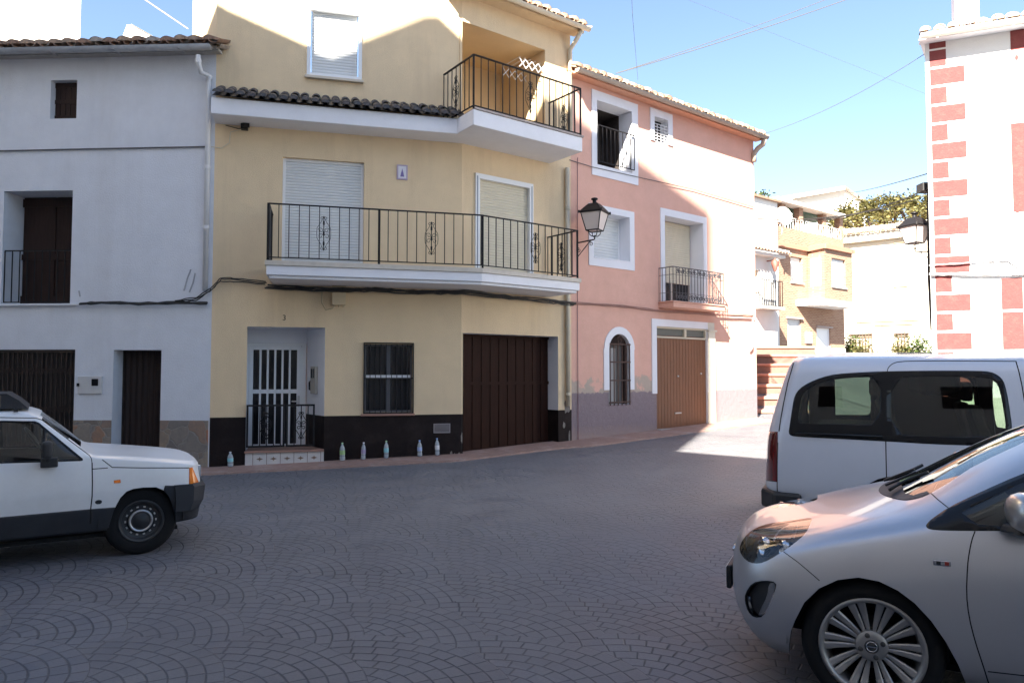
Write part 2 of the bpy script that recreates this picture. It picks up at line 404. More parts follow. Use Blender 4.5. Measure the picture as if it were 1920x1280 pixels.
    b = N.new('ShaderNodeBump'); b.inputs['Strength'].default_value = .6; b.inputs['Distance'].default_value = .014
    L.new(hgt, b.inputs['Height']); L.new(b.outputs[0], P.inputs['Normal'])
    return m
pave = paving()
def grid_axis(segs):
    out = [segs[0][0]]
    for a, b, n in segs: out += [a + (b - a) * (i + 1) / n for i in range(n)]
    return out
mb = MB()
GX = grid_axis([(-600, -60, 4), (-60, -14, 8), (-14, 14, 56), (14, 60, 10), (60, 600, 4)])
GY = grid_axis([(-400, -30, 4), (-30, 6, 12), (6, 30, 60), (30, 60, 6), (60, 900, 6)])
vs = [(x, y, ground(x, y)) for y in GY for x in GX]; nx = len(GX)
fs = [(j * nx + i, j * nx + i + 1, (j + 1) * nx + i + 1, (j + 1) * nx + i) for j in range(len(GY) - 1) for i in range(nx - 1)]
mb.add(vs, fs, None, 0, True)
tag(mb.build('street', pave), kind='structure')
# frames of the facades
FW = Frame(-4.94, 11.90, -3.0)                 # white house, s runs negative to the left
FA = Frame(-4.94, 11.90, 14.5)                 # yellow house, long wall
LA = 4.168
P1 = FA.M @ Vector((LA, 0, 0)); FB = Frame(P1.x, P1.y, 37.2); LB = 2.63
P2 = FB.M @ Vector((LB, 0, 0)); FP = Frame(P2.x, P2.y, 38.8); LP = 6.53
P3 = FP.M @ Vector((LP, 0, 0))
# pavement strips along the houses, slightly proud of the street
def strip(name, pts_in, wdt, h=.03, mat=None, seg=14):
    mb = MB(); inner = []; outer = []
    for k in range(len(pts_in) - 1):
        a, b = Vector(pts_in[k]), Vector(pts_in[k + 1])
        for i in range(seg + (k == len(pts_in) - 2)):
            inner.append(a.lerp(b, i / seg))
    for i, p in enumerate(inner):
        d = (inner[min(i + 1, len(inner) - 1)] - inner[max(0, i - 1)]); d.normalize(); n = Vector((d.y, -d.x))
        wv = wdt[0] + (wdt[1] - wdt[0]) * i / (len(inner) - 1)
        outer.append(p + n * wv); inner[i] = p - n * .25
    n = len(inner); vs = []
    for p, q in zip(inner, outer):
        zi = ground(p.x, p.y) + h + .015; zo = ground(q.x, q.y) + h
        q2 = q + (q - p).normalized() * .012
        vs += [(p.x, p.y, zi), (q.x, q.y, zo), (q2.x, q2.y, zo - h - .06)]
    fs = []
    for i in range(n - 1):
        fs += [(3 * i, 3 * i + 1, 3 * i + 4, 3 * i + 3), (3 * i + 1, 3 * i + 2, 3 * i + 5, 3 * i + 4)]
    mb.add(vs, [tuple(reversed(f)) for f in fs], None, 0)
    return tag(mb.build(name, mat or pinkish_pave), kind='structure')
Wl = FW.M @ Vector((-9.5, 0, 0))
strip('pavement', [(Wl.x, Wl.y), (FA.o.x, FA.o.y), (P1.x, P1.y), (P2.x, P2.y), (P3.x, P3.y)], (.62, .85))
# ================================================================ WHITE HOUSE (left)
BASE = -.4
F_ = FW; M = FW.M
zE = FW.hit(380, 100)[1]
H1 = thing('white_house', 'white plastered house with folding gate and stone dado behind the old white hatchback', 'house', M)
h_small = FW.rect(95.6, 151, 143, 222); h_door = FW.rect(8, 356, 131, 570); h_gate = FW.rect(-90, 655, 135, 885); h_brown = FW.rect(213, 656, 298, 884)
h_gate = (h_gate[0], h_gate[1], .02, FW.hit(135, 655)[1]); h_brown = (h_brown[0], h_brown[1], .04, h_brown[3])
h_door = (h_door[0], h_door[1], FW.hit(131, 569)[1], FW.hit(131, 357)[1])
mb = MB()
S0 = -9.6
wall_holes(mb, M, S0, 0, BASE, zE, [dict(r=h_small, depth=.17, mi=1), dict(r=h_door, depth=.52, mi=1), dict(r=h_gate, depth=.14, mi=1), dict(r=h_brown, depth=.30, mi=1)])
# side, back
mb.quad((S0, 0, BASE), (S0, 0, zE), (S0, 8, zE + 2.4), (S0, 8, BASE), M); mb.quad((S0, 8, BASE), (S0, 8, zE + 2.4), (0, 8, zE + 2.4), (0, 8, BASE), M)
mb.quad((0, 0, BASE), (0, 8, BASE), (0, 8, zE + 2.4), (0, 0, zE), M)
mb.build('wall', [white, reveal], H1)
mb = MB(); tiles(mb, M, S0, .12, -.24, zE + .0, slope=.3, length=7.6, seed=3, course=.4, nmat=1)
mb.box(S0, .1, -.22, .0, zE - .03, zE + .015, M, 1)
roof = mb.build('roof', [terra3, concrete], H1)
# eave course in mixed colours
mb = MB(); tiles(mb, M, S0, .12, -.33, zE + .045, slope=.4, length=.8, pitch=.235, seed=13, course=.4, under=False, nmat=3)
mb.build('eave_tile_row', [terra, terra2, terra3], roof)
mb = MB()
gz = zE - .045
gp = [(S0, -.33, gz + .05), (.06, -.33, gz + .02)]
K = 8; vs = []
for (x, y, z) in gp:
    for k in range(K + 1):
        a = math.pi + math.pi * k / K; vs.append((x, y + .075 * math.cos(a), z + .075 * math.sin(a)))
mb.add(vs, [(k, k + 1, K + 2 + k, K + 1 + k) for k in range(K)] + [tuple(range(K + 1, 2 * K + 2))], M, 0, True)
for i in range(9): mb.box(S0 + .5 + i * 1.08, S0 + .53 + i * 1.08, -.42, -.2, gz - .045, gz - .028, M)
mb.build('gutter', greymetal, H1)
# plumbing
mb = MB(); q = lambda px, py, off=-.06: (FW.hit(px, py, off)[0], off, FW.hit(px, py, off)[1])
a = q(372, 104, -.30); b_ = q(376, 124, -.26); c_ = q(392, 143, -.06); e = q(393, 545)
mb.tube([a, (a[0], -.30, a[2] - .12), (b_[0], -.24, b_[2] - .1), (c_[0], -.07, c_[2]), (c_[0], -.06, c_[2] - .15), (c_[0], -.06, e[2])], .042, 10, M)
for z in (a[2] - .1, c_[2] - .03, 5.0, 4.0): mb.lathe([(.05, z - .03), (.05, z + .03)], 12, M @ Matrix.Translation((c_[0] if z < c_[2] else a[0], -.06 if z < c_[2] else -.30, 0)))
mb.build('downpipe', pvc, H1)
# small window shutter
def planks(name, M, r, y, mat, parent, n, rails=(), gap=.008, recess=.01, frame=0, fmat=None):
    a, b, c, d = r; mb = MB(); w_ = (b - a) / n
    mb.box(a, b, y + .02, y + .05, c, d, M)
    for i in range(n): mb.box(a + i * w_ + gap / 2, a + (i + 1) * w_ - gap / 2, y, y + .022, c, d, M)
    for z, h in rails: mb.box(a, b, y - recess, y - .001, z - h / 2, z + h / 2, M)
    o = mb.build(name, mat, parent)
    return o
planks('window_shutter', M, h_small, .12, woodbrown, H1, 5, ((h_small[2] + .05, .08), (h_small[3] - .05, .08), ((h_small[2] + h_small[3]) / 2, .07)))
dd = h_door
planks('balcony_door', M, dd, .46, woodbrown, H1, 2, ((dd[2] + .1, .16), (dd[3] - .1, .14), (lerp(dd[2], dd[3], .45), .1)), gap=.03, recess=.02)
mb = MB(); zr = FW.hit(20, 470, .04)[1]
polyrail(mb, [(dd[0] + .01, .05), (dd[1] - .01, .05)], dd[2] + .03, zr, .13, .007, .012, M)
mb.build('balcony_railing', ironblack, H1)
# door sill ledge
mb = MB(); mb.box(dd[0] - .5, dd[1] + .12, -.03, .10, dd[2] - .05, dd[2], M); mb.build('door_sill', whiteclean, H1, bevel=.005)
# folding lattice gate
mb = MB(); a, b, c, d = h_gate; n = int((b - a) / .085)
for i in range(n + 1):
    x = lerp(a + .02, b - .02, i / n); mb.box(x - .011, x + .011, .05, .075, c, d, M)
    if i < n:
        x2 = lerp(a + .02, b - .02, (i + 1) / n)
        for zc in (lerp(c, d, .2), lerp(c, d, .5), lerp(c, d, .82)):
            for k in (-1, 1):
                mb.tube([(x, .045, zc + k * .07), (x2, .045, zc - k * .07)], .006, 4, M)
mb.box(a, b, .03, .10, d - .05, d - .001, M)
mb.build('folding_gate', pbr('brown lattice gate metal', (.050, .034, .028), .6, spec=.3, noise=.3, nscale=12), H1)
mb = MB(); mb.box(a, b, .13, .16, c, d, M); 
for k in (.15, .32, .5, .68, .86): mb.box(lerp(a, b, k) - .05, lerp(a, b, k) + .05, .11, .131, c, d, M)
gd = mb.build('door_behind_gate', pbr('black brown door leaf', (.030, .022, .020), .5, noise=.3, nscale=3), H1)
for xk in (.952, .985):
    pass
# corrugated brown door
mb = MB(); a, b, c, d = h_brown; n = 44; vs = []
for i in range(n + 1):
    x = lerp(a, b, i / n); y = .27 + .018 * math.sin(i / n * 2 * math.pi * 8); vs += [(x, y, c), (x, y, d)]
mb.add(vs, [(2 * i, 2 * i + 2, 2 * i + 3, 2 * i + 1) for i in range(n)], M, 0, True)
mb.build('corrugated_door', pbr('dark brown sheet door', (.030, .019, .016), .6, spec=.25, noise=.25, nscale=6), H1)
# electricity meter box
mx = FW.rect(148, 705, 192, 738); mb = MB(); mb.box(mx[0], mx[1], -.03, .02, mx[2], mx[3], M)
ob = mb.build('meter_box', pbr('off white meter cover', (.62, .60, .58), .5, noise=.06), H1, bevel=.006)
tag(ob, 'off white meter box cover with a small dark window')
mw = FW.rect(174, 710, 186, 723); mb = MB(); mb.box(mw[0], mw[1], -.034, -.028, mw[2], mw[3], M); mb.build('meter_window', glassdark, ob)
mb = MB(); lk = FW.rect(146.5, 718, 151, 724); mb.box(lk[0], lk[1], -.04, -.0302, lk[2], lk[3], M); mb.build('latch', ironblack, ob)
# stone dado, irregular flagstones
def stone_mat():
    m, t, N, L, P = nt('irregular flagstone cladding'); g = G(N, L); tc = N.new('ShaderNodeTexCoord')
    nv = N.new('ShaderNodeTexNoise'); nv.inputs['Scale'].default_value = 3.5; L.new(tc.outputs['Object'], nv.inputs['Vector'])
    vm = N.new('ShaderNodeVectorMath'); vm.operation = 'MULTIPLY_ADD'; vm.inputs[1].default_value = (.28, .28, .28)
    L.new(nv.outputs[1], vm.inputs[0]); L.new(tc.outputs['Object'], vm.inputs[2])
    v1 = N.new('ShaderNodeTexVoronoi'); v1.feature = 'DISTANCE_TO_EDGE'; v1.inputs['Scale'].default_value = 3.6; L.new(vm.outputs[0], v1.inputs['Vector'])
    v2 = N.new('ShaderNodeTexVoronoi'); v2.inputs['Scale'].default_value = 3.6; L.new(vm.outputs[0], v2.inputs['Vector'])
    cr = N.new('ShaderNodeValToRGB'); s = N.new('ShaderNodeSeparateColor'); L.new(v2.outputs['Color'], s.inputs[0]); L.new(s.outputs[0], cr.inputs[0])
    e = cr.color_ramp.elements; e[0].color = (.12, .12, .125, 1); e[1].color = (.42, .18, .09, 1)
    for p, c in ((.25, (.34, .25, .17)), (.45, (.19, .18, .17)), (.6, (.40, .32, .23)), (.75, (.24, .21, .18)), (.88, (.42, .22, .12))):
        q = e.new(p); q.color = (*c, 1)
    n2 = g.noise(tc.outputs['Object'], 14, 5, .7)
    c = g.mix(g.rng(n2, .3, .7, 0, .5), cr.outputs[0], (.16, .14, .13))
    c = g.mix(g.rng(v1.outputs[0], .0, .05, .75, 0), c, (.27, .25, .225))
    L.new(c, P.inputs['Base Color']); P.inputs['Roughness'].default_value = .8
    b = N.new('ShaderNodeBump'); b.inputs['Strength'].default_value = .5; b.inputs['Distance'].default_value = .02
    L.new(g.m('ADD', g.rng(v1.outputs[0], 0, .05, 0, 1), n2), b.inputs['Height']); L.new(b.outputs[0], P.inputs['Normal'])
    return m
stone = stone_mat()
mb = MB(); zt = FW.hit(345, 788)[1]
mb.box(h_gate[1] + .01, h_brown[0] - .005, -.02, .01, BASE, zt, M); mb.box(h_brown[1] + .01, -.02, -.02, .01, BASE, zt, M)
mb.build('stone_dado', stone, H1)
# damp stain ridges (old render repair)
mb = MB()
for pts in (((345, 545), (352, 520), (358, 505)), ((355, 548), (362, 530), (366, 512)), ((148, 545), (150, 556))):
    P_ = [(FW.hit(x, y, -.004)[0], -.003, FW.hit(x, y, -.004)[1]) for x, y in pts]
    mb.tube(P_, .013, 5, M)
mb.build('plaster_crack', pbr('grey repaired plaster', (.42, .42, .44), .9), H1)

# ================================================================ YELLOW HOUSE
M = FA.M; MBk = FB.M
ZT = 9.9
H2 = thing('yellow_house', 'cream yellow corner house with two balconies, dark brown dado and brown garage door', 'house', M)
zd = FA.hit(620, 779.5)[1]; zdB = FB.hit(1060, 761)[1]
def A(x0, y0, x1, y1, off=0): return FA.rect(x0, y0, x1, y1, off)
def B(x0, y0, x1, y1, off=0): return FB.rect(x0, y0, x1, y1, off)
hA_top = A(579, 14, 676, 152); hA_sh = A(530, 294, 681, 520); hA_sh = (hA_sh[0], hA_sh[1], 3.28, hA_sh[3])
hA_porch = A(464, 612, 607, 857); hA_porch = (hA_porch[0], hA_porch[1], .28, hA_porch[3]); hA_win = A(684, 645, 773, 772)
pin = (FA.hit(459, 700, .8)[0], FA.hit(575, 700, .8)[0])
mb = MB()
wall_holes(mb, M, 0, LA, BASE, ZT, [dict(r=hA_top, depth=.10), dict(r=hA_sh, depth=.14, mi=0), dict(r=hA_porch, depth=.8, mi=1, i=(pin[0], pin[1], .28, hA_porch[3]), banded=True), dict(r=hA_win, depth=.12, mi=0)], bands=((zd, 2),))
# garage wall
hB_g = B(868, 627, 1047, 850); hB_g = (hB_g[0], hB_g[1], .16, FB.hit(1047, 631)[1])
hB_sh = B(893, 330, 996, 520); hB_sh = (hB_sh[0], hB_sh[1], 3.28, hB_sh[3])
zl0 = 5.92; hB_l = (FB.hit(862, 150)[0], FB.hit(1022, 150)[0], zl0, FB.hit(1022, 94)[1])
ZB = FB.hit(1070, 62)[1]
wall_holes(mb, MBk, 0, LB, BASE, ZB, [dict(r=hB_g, depth=.34, mi=1, banded=True), dict(r=hB_sh, depth=.10, mi=0), dict(r=hB_l, depth=1.5, mi=3)], bands=((zd, 2),))
# loggia back wall and side/top walls of the body
a, b, c, d = hB_l; mb.quad((a, 1.5, c), (b, 1.5, c), (b, 1.5, d), (a, 1.5, d), MBk, 3)
cA = FA.M @ Vector((0, 0, 0)); 
def Wp(x, y, z): return (x, y, z)
cham = (-5.96, 13.26)
mb.quad((cA.x, cA.y, 6.3), (cA.x, cA.y, ZT), (cham[0], cham[1], ZT - .3), (cham[0], cham[1], 6.3))
pb0 = FB.M @ Vector((LB, 0, 0)); pb1 = FB.M @ Vector((LB, 6.5, 0)); bk = FA.M @ Vector((0, 9, 0))
mb.quad((pb0.x, pb0.y, BASE), (pb1.x, pb1.y, BASE), (pb1.x, pb1.y, ZB), (pb0.x, pb0.y, ZB))
mb.quad((pb1.x, pb1.y, BASE), (bk.x, bk.y, BASE), (bk.x, bk.y, ZB + 1.2), (pb1.x, pb1.y, ZB + 1.2))
mb.quad((bk.x, bk.y, BASE), (cham[0], cham[1], BASE), (cham[0], cham[1], ZT - .3), (bk.x, bk.y, ZT - .3))
mb.quad((cA.x, cA.y, BASE), (cA.x, cA.y, 6.3), (cham[0], cham[1], 6.3), (cham[0], cham[1], BASE))
# small step of the long wall above the roof of the garage wing
q1 = FA.M @ Vector((LA, 0, 0)); q2 = FA.M @ Vector((LA, 5, 0))
mb.quad((q1.x, q1.y, ZB - .2), (q2.x, q2.y, ZB - .2), (q2.x, q2.y, ZT), (q1.x, q1.y, ZT))
mb.quad((cA.x, cA.y, ZT), (q1.x, q1.y, ZT), (q2.x, q2.y, ZT), (cham[0], cham[1], ZT - .3))
# porch floor, flank paint line
mb.build('wall', [yellow, whiteclean, brownpaint, loggia_y], H2)
# roof over the garage wing
mb = MB(); tiles(mb, MBk, -.5, LB + .14, -.32, ZB - .02, slope=.42, length=4.6, seed=5, nmat=1, mi=0, mi2=1)
mb.box(-.4, LB + .1, -.28, 0, ZB - .06, ZB - .02, MBk, 1)
rf = mb.build('roof', [terra2, yellow], H2)
mb = MB(); tiles(mb, MBk, -.5, LB + .14, -.38, ZB + .02, slope=.45, length=.8, pitch=.235, seed=25, course=.4, under=False, nmat=3)
mb.build('eave_tile_row', [terra, terra2, terra3], rf)
mb = MB(); K = 8; vs = []
for x in (-.45, LB + .16):
    for k in range(K + 1):
        t = math.pi + math.pi * k / K; vs.append((x, -.40 + .06 * math.cos(t), ZB - .03 + .06 * math.sin(t)))
mb.add(vs, [(k, k + 1, K + 2 + k, K + 1 + k) for k in range(K)] + [tuple(range(K + 1)), tuple(range(K + 1, 2 * K + 2))], MBk, 0, True)
mb.build('gutter', pvcbeige, H2)
# band with small tile roof, first floor level
zs = 5.75; zf = zs + .27; eA = .50; eB = .95
mb = MB()
A0 = FA.M @ Vector((-.02, 0, 0)); 
def ap(s, y): v = FA.M @ Vector((s, y, 0)); return (v.x, v.y)
def bp(s, y): v = FB.M @ Vector((s, y, 0)); return (v.x, v.y)
# kink point on band fascia where the balcony side begins
sk = FA.hit(857, 230, -eA)[0]; lcor = FB.hit(888, 215, -eB)[0]; rcor = FB.hit(1092, 265, -eB)[0]
poly = [ap(0, .05), ap(0, -eA), ap(sk, -eA), bp(lcor, -eB), bp(rcor, -eB), bp(rcor, .05), bp(.1, .05), ap(LA - .1, .05)]
mb.slab(poly, zs, zf, None, 0)
mb.build('balcony_slab', pbr('white slab paint', (.80, .80, .83), .7, noise=.06, nscale=3, bump=.15, bscale=40), H2, bevel=.012)
mb = MB(); mb.slab([bp(lcor + .02, -eB - .02), bp(rcor + .02, -eB - .02), bp(rcor + .02, .0), bp(.25, 0), ap(LA - .15, -eA + .1)], zf + .003, zf + .035)
mb.build('balcony_floor_edge', pbr('weathered floor tile', (.42, .36, .33), .7, noise=.25, nscale=10), H2)
mb = MB()
tiles(mb, M, .02, sk + .05, -eA - .06, zf + .02, slope=.55, length=.58, pitch=.165, course=.29, seed=8, nmat=2, under=False)
mb.add([(.02, -eA - .04, zf + .01), (sk, -eA - .04, zf + .01), (sk, 0, zf + .30), (.02, 0, zf + .30)], [(0, 1, 2, 3)], M, 1)
mb.build('awning_tiles', [darktile, darktile2], H2)
# lower balcony
z1 = 3.09; z2 = 3.29; e1 = .90
sl = FA.hit(499, 505, -e1)[0]; sr = FB.hit(1087, 536, -e1)[0]
kink = None
# intersection of offset lines
th = R((37.2 - 14.5) / 2); nav = R((37.2 + 14.5) / 2); kd = e1 / math.cos(th)
kink = (P1.x + kd * math.sin(nav), P1.y - kd * math.cos(nav))
def kk(e): k_ = e / math.cos(th); return (P1.x + k_ * math.sin(nav), P1.y - k_ * math.cos(nav))
mb = MB(); poly = [ap(sl, .05), ap(sl, -e1), kk(e1), bp(sr, -e1), bp(sr, .05), (P1.x - .1, P1.y + .1)]
mb.slab(poly, z1 + .05, z2, None, 0); 
poly2 = [ap(sl + .04, .05), ap(sl + .04, -e1 + .04), kk(e1 - .04), bp(sr - .04, -e1 + .04), bp(sr - .04, .05), (P1.x - .1, P1.y + .1)]
mb.slab(poly2, z1, z1 + .048, None, 0)
mb.build('balcony_slab', MATS['white slab paint'], H2, bevel=.01)
mb = MB(); poly3 = [ap(sl - .02, .0), ap(sl - .02, -e1 - .025), kk(e1 + .025), bp(sr + .02, -e1 - .025), bp(sr + .02, .0), (P1.x, P1.y)]
mb.slab(poly3, z2 + .002, z2 + .075); mb.build('balcony_floor_edge', pbr('cream tile upstand', (.60, .54, .46), .7, noise=.15, nscale=10), H2)
# railings
def two_plane_rail(name, path, z0, z1_, posts, orn, solid_end=False):
    mb = MB(); polyrail(mb, path, z0, z1_, .152, .0065, .016)
    o = mb.build(name, ironblack, H2)
    for p in posts:
        mp = MB(); mp.box(p[0] - .017, p[0] + .017, p[1] - .017, p[1] + .017, z0 - .05, z1_ + .004); mp.build('railing_post', ironblack, o)
    for (x, y, ang) in orn:
        mo = MB(); ornament(mo, Matrix.Translation((x, y, 0)) @ Matrix.Rotation(ang, 4, 'Z'), 0, z0 + .14, z1_ - .16); mo.build('scroll_ornament', ironblack, o)
    return o
zr1 = FA.hit(502, 381, -.86)[1]
e = .86; pl = ap(sl + .02, -e); pr_ = bp(sr - .02, -e); kx = kk(e)
path = [ap(sl + .02, 0), pl, kx, pr_, bp(sr - .02, 0)]
def on_a(px, off): s, _ = FA.hit(px, 440, off); return (*ap(s, off), FA.a)
def on_b(px, off): s, _ = FB.hit(px, 440, off); return (*bp(s, off), FB.a)
rl = two_plane_rail('balcony_railing', path, z2 + .13, zr1, [pl, on_a(711, -e)[:2], on_b(905, -e)[:2], pr_, bp(sr - .02, -.12)],
    [on_a(607, -e), on_a(809, -e), on_b(1004, -e), (*bp(sr - .02, -.40), FB.a + math.pi / 2)])
tag(rl, 'long black iron railing of the first floor balcony')
mb = MB(); mb.box(sl + .005, sl + .04, -e, -.55, z2 + .08, zr1, M); mb.build('end_screen', ironblack, rl)
zr2 = FB.hit(890, 103, -.92)[1]; e = .92
pk = ap(sk + .02, -eA + .02); pk0 = ap(FA.hit(833, 140, -.08)[0], -.04)
path = [pk0, bp(lcor + .02, -e), bp(rcor - .02, -e), bp(rcor - .02, 0)]
rl2 = two_plane_rail('balcony_railing', path, zf + .07, zr2, [bp(lcor + .02, -e), on_b(938 + 0, -e)[:2], bp(rcor - .02, -e), bp(rcor - .02, -.15)][:1] + [bp(rcor - .02, -e), bp(rcor - .02, -.15)],
    [(*on_b(995, -e),), (lerp(pk0[0], bp(lcor + .02, -e)[0], .42), lerp(pk0[1], bp(lcor + .02, -e)[1], .42), math.atan2(bp(lcor, -e)[1] - pk0[1], bp(lcor, -e)[0] - pk0[0])), (*bp(rcor - .02, -.45), FB.a + math.pi / 2)])
tag(rl2, 'black iron railing of the top floor corner balcony')
# shutters and frames
def shutter_part(name, M, r, y, mat, parent, fw=.05, fmat=None, fy=(-.02, .06), pitch=.05):
    a, b, c, d = r; mb = MB(); shutter(mb, M, a + fw * .6, b - fw * .6, c, d - .01, y, pitch); o = mb.build(name, mat, parent)
    if fmat:
        mb = MB(); frame_rect(mb, M, a + .002, b - .002, c, d - .002, fw, y + fy[0], y + fy[1], 0, False); mb.build('frame', fmat, o)
    return o
shutter_part('roller_shutter', M, hA_sh, .09, shut_white, H2, .045, alu_white)
o = shutter_part('roller_shutter', MBk, hB_sh, .05, shut_cream, H2, .05, None)
mb = MB(); a, b, c, d = hB_sh; frame_rect(mb, MBk, a - .03, b + .03, c, d + .05, .09, -.035, .04, 0, False)
mb.build('frame', alu_white, o)
mb = MB(); mb.box(b - .015, b + .0, -.040, -.036, c, d, MBk); mb.box(a - .0, a + .015, -.040, -.036, c, d, MBk); mb.build('frame_groove', pbr('blue grey guide rail', (.12, .15, .22), .4), o)
# top window
a, b, c, d = hA_top; mb = MB(); shutter(mb, M, a + .06, b - .06, c, d - .03, .075, .05); o = mb.build('roller_shutter', shut_white, H2)
mb = MB(); frame_rect(mb, M, a - .02, b + .02, c - .0, d + .02, .055, -.02, .07, 0, True); mb.build('frame', alu_white, o)
mb = MB(); mb.box(a - .05, b + .05, -.07, .10, c - .05, c - .002, M); mb.build('window_sill', pbr('cream stone sill', (.62, .55, .45), .7, noise=.1), H2, bevel=.006)
# ground window with grille
a, b, c, d = hA_win; mb = MB(); mb.box(a, b, .115, .13, c, d, M); o = mb.build('window', glassdark, H2)
mb = MB(); wfr = pbr('grey white window frame', (.10, .10, .11), .5); frame_rect(mb, M, a, b, c, d, .03, .08, .114, 0); xm = (a + b) / 2; mb.box(xm - .035, xm + .035, .085, .114, c, d, M)
mb.build('frame', wfr, o)
mb = MB(); zb_ = FA.hit(728, 706, .05)[1]; mb.box(a + .03, b - .03, .06, .08, zb_ - .035, zb_ + .03, M); mb.build('shutter_slat', alu_white, o)
mb = MB(); frame_rect(mb, M, a - .02, b + .02, c - .02, d + .03, .022, -.04, -.018, 0)
for i in range(1, 9): x = lerp(a, b, i / 9); mb.box(x - .006, x + .006, -.035, -.021, c, d, M)
for z in (lerp(c, d, .5), ): mb.box(a, b, -.039, -.036, z - .01, z + .01, M)
mb.build('window_grille', ironblack, H2)
mb = MB(); mb.box(a - .06, b + .04, -.045, .05, c - .06, c - .022, M); mb.build('window_sill', pbr('terracotta sill', (.36, .20, .15), .7, noise=.1), H2, bevel=.005)
# porch: inner wall, door
a, b, c, d = hA_porch; a2, b2 = pin; D = .8
zdt = FA.hit(520, 643, D)[1]
mb = MB(); mb.quad((a2, D, c), (b2, D, c), (b2, D, zdt + 5), (a2, D, zdt + 5), M) if False else None
mb.box(a2, b2, D - .0, D + .1, zdt, d, M); mb.build('porch_lintel', whiteclean, H2)
dl = a2 + .02; dr = FA.hit(566, 700, D)[0]
mb = MB(); mb.box(dl, dr, D + .03, D + .05, c, zdt, M); o = mb.build('front_door', glassdark, H2)
zm = FA.hit(515, 734, D)[1]; zb2 = FA.hit(515, 832, D)[1]
mb = MB(); frame_rect(mb, M, dl, b2 - .01, c, zdt - .003, .05, D - .03, D + .05, 0, False)
fx0, fx1 = dl + .05, dr - .02
frame_rect(mb, M, fx0 + .003, fx1, c + .02, zdt - .055, .065, D - .02, D + .03, 0, False)
mb.box(fx1, b2 - .06, D - .01, D + .03, c, zdt - .06, M)
for i in range(1, 6): x = lerp(fx0 + .065, fx1 - .065, i / 6); mb.box(x - .017, x + .017, D - .015, D + .028, c + .05, zdt - .1, M)
mb.box(fx0 + .06, fx1 - .06, D - .022, D + .028, zm - .03, zm + .04, M); mb.box(fx0 + .06, fx1 - .06, D - .018, D + .028, c + .02, zb2, M)
mb.build('frame', alu_white, o)
mb = MB(); hx = fx1 - .03; hz = FA.hit(555, 752, D)[1]; mb.box(hx - .02, hx + .02, D - .035, D - .021, hz - .10, hz + .10, M); mb.box(hx - .12, hx + .01, D - .06, D - .045, hz - .01, hz + .012, M); mb.box(hx - .01, hx + .01, D - .06, D - .03, hz - .01, hz + .01, M)
mb.build('handle', pbr('brushed aluminium', (.55, .55, .56), .3, metal=1), o)
# porch step
gz0 = ground(FA.o.x, FA.o.y)
zst = FA.hit(520, 856, -.06)[1]
mb = MB(); mb.slab([ap(a, -.0), ap(b, -.0), ap(b2 + .2, D + .2), ap(a, D + .2)], BASE, .29); mb.box(a - .0, b + .0, -.045, .0, BASE, .285, M)
mb.build('porch_step', pbr('white glazed step tile', (.62, .60, .58), .35, noise=.08), H2)
mb = MB(); mb.slab([ap(a - .01, -.075), ap(b + .0, -.075), ap(b, .0), ap(b2, D), ap(a, D)], .292, .325); mb.build('step_tread', pbr('terracotta tread', (.35, .20, .15), .6, noise=.15), H2)
# tile joints and motifs on the riser
mb = MB()
for i in range(6):
    x = lerp(a + .12, b - .05, i / 5); mb.box(x - .004, x + .004, -.048, -.044, 0, .285, M)
    if i < 5:
        xc = lerp(a + .12, b - .05, (i + .5) / 5); zc = .19
        mb.prism([(xc - .055, zc), (xc, zc - .02), (xc + .055, zc), (xc, zc + .02)], -.049, -.044, M)
        mb.prism([(xc - .015, zc), (xc, zc - .04), (xc + .015, zc), (xc, zc + .04)], -.0495, -.044, M)
mb.build('tile_motif', pbr('brown tile motif', (.20, .13, .09), .5), H2)
# low gate of the porch
mb = MB(); zg = FA.hit(520, 758, -.03)[1]; ga, gb = a - .0, FA.hit(590, 800, -.03)[0]; gb = min(gb, b)
Lg = gb - ga
frame_rect(mb, M, ga + .01, ga + Lg * .56, .38, zg, .03, -.05, -.02, 0); frame_rect(mb, M, ga + Lg * .58, gb, .38, zg, .03, -.05, -.02, 0)
for i in range(1, 10):
    x = lerp(ga, gb, i / 10); mb.box(x - .008, x + .008, -.045, -.025, .38, zg, M)
g_ = mb.build('porch_gate', ironblack, H2)
for xk in (.28, .80):
    mo = MB(); ornament(mo, M, lerp(ga, gb, xk), .5, zg - .12, -.035, .09, .008); mo.build('scroll_ornament', ironblack, g_)
# intercom on the splayed porch jamb
Aj = Vector(ap(b, 0)); Bj = Vector(ap(b2, D)); dj = (Bj - Aj).normalized(); angj = math.atan2(-dj.y, -dj.x)
sI = .42; pj = Aj + dj * sI; Mj = Matrix.Translation((pj.x, pj.y, 0)) @ Matrix.Rotation(angj, 4, 'Z')
zi0 = FA.hit(590, 738, .45)[1]; zi1 = FA.hit(590, 687, .45)[1]
mb = MB(); mb.box(-.11, .11, -.055, 0, zi0, zi1, Mj); o = mb.build('meter_cabinet', pbr('grey beige cabinet plastic', (.42, .39, .34), .5), H2, bevel=.01)
mb = MB(); 
for xk in (-.05, .05): mb.box(xk - .035, xk + .035, -.058, -.054, zi1 - .2, zi1 - .04, Mj)
mb.build('dial_window', glassdark, o)
mb = MB(); mb.tube([(-.115, -.02, zi0 + .25), (-.16, -.05, zi0 + .2), (-.16, -.05, zi0 + .08), (-.115, -.02, zi0 + .05)], .016, 6, Mj); mb.build('handle', ironblack, o)
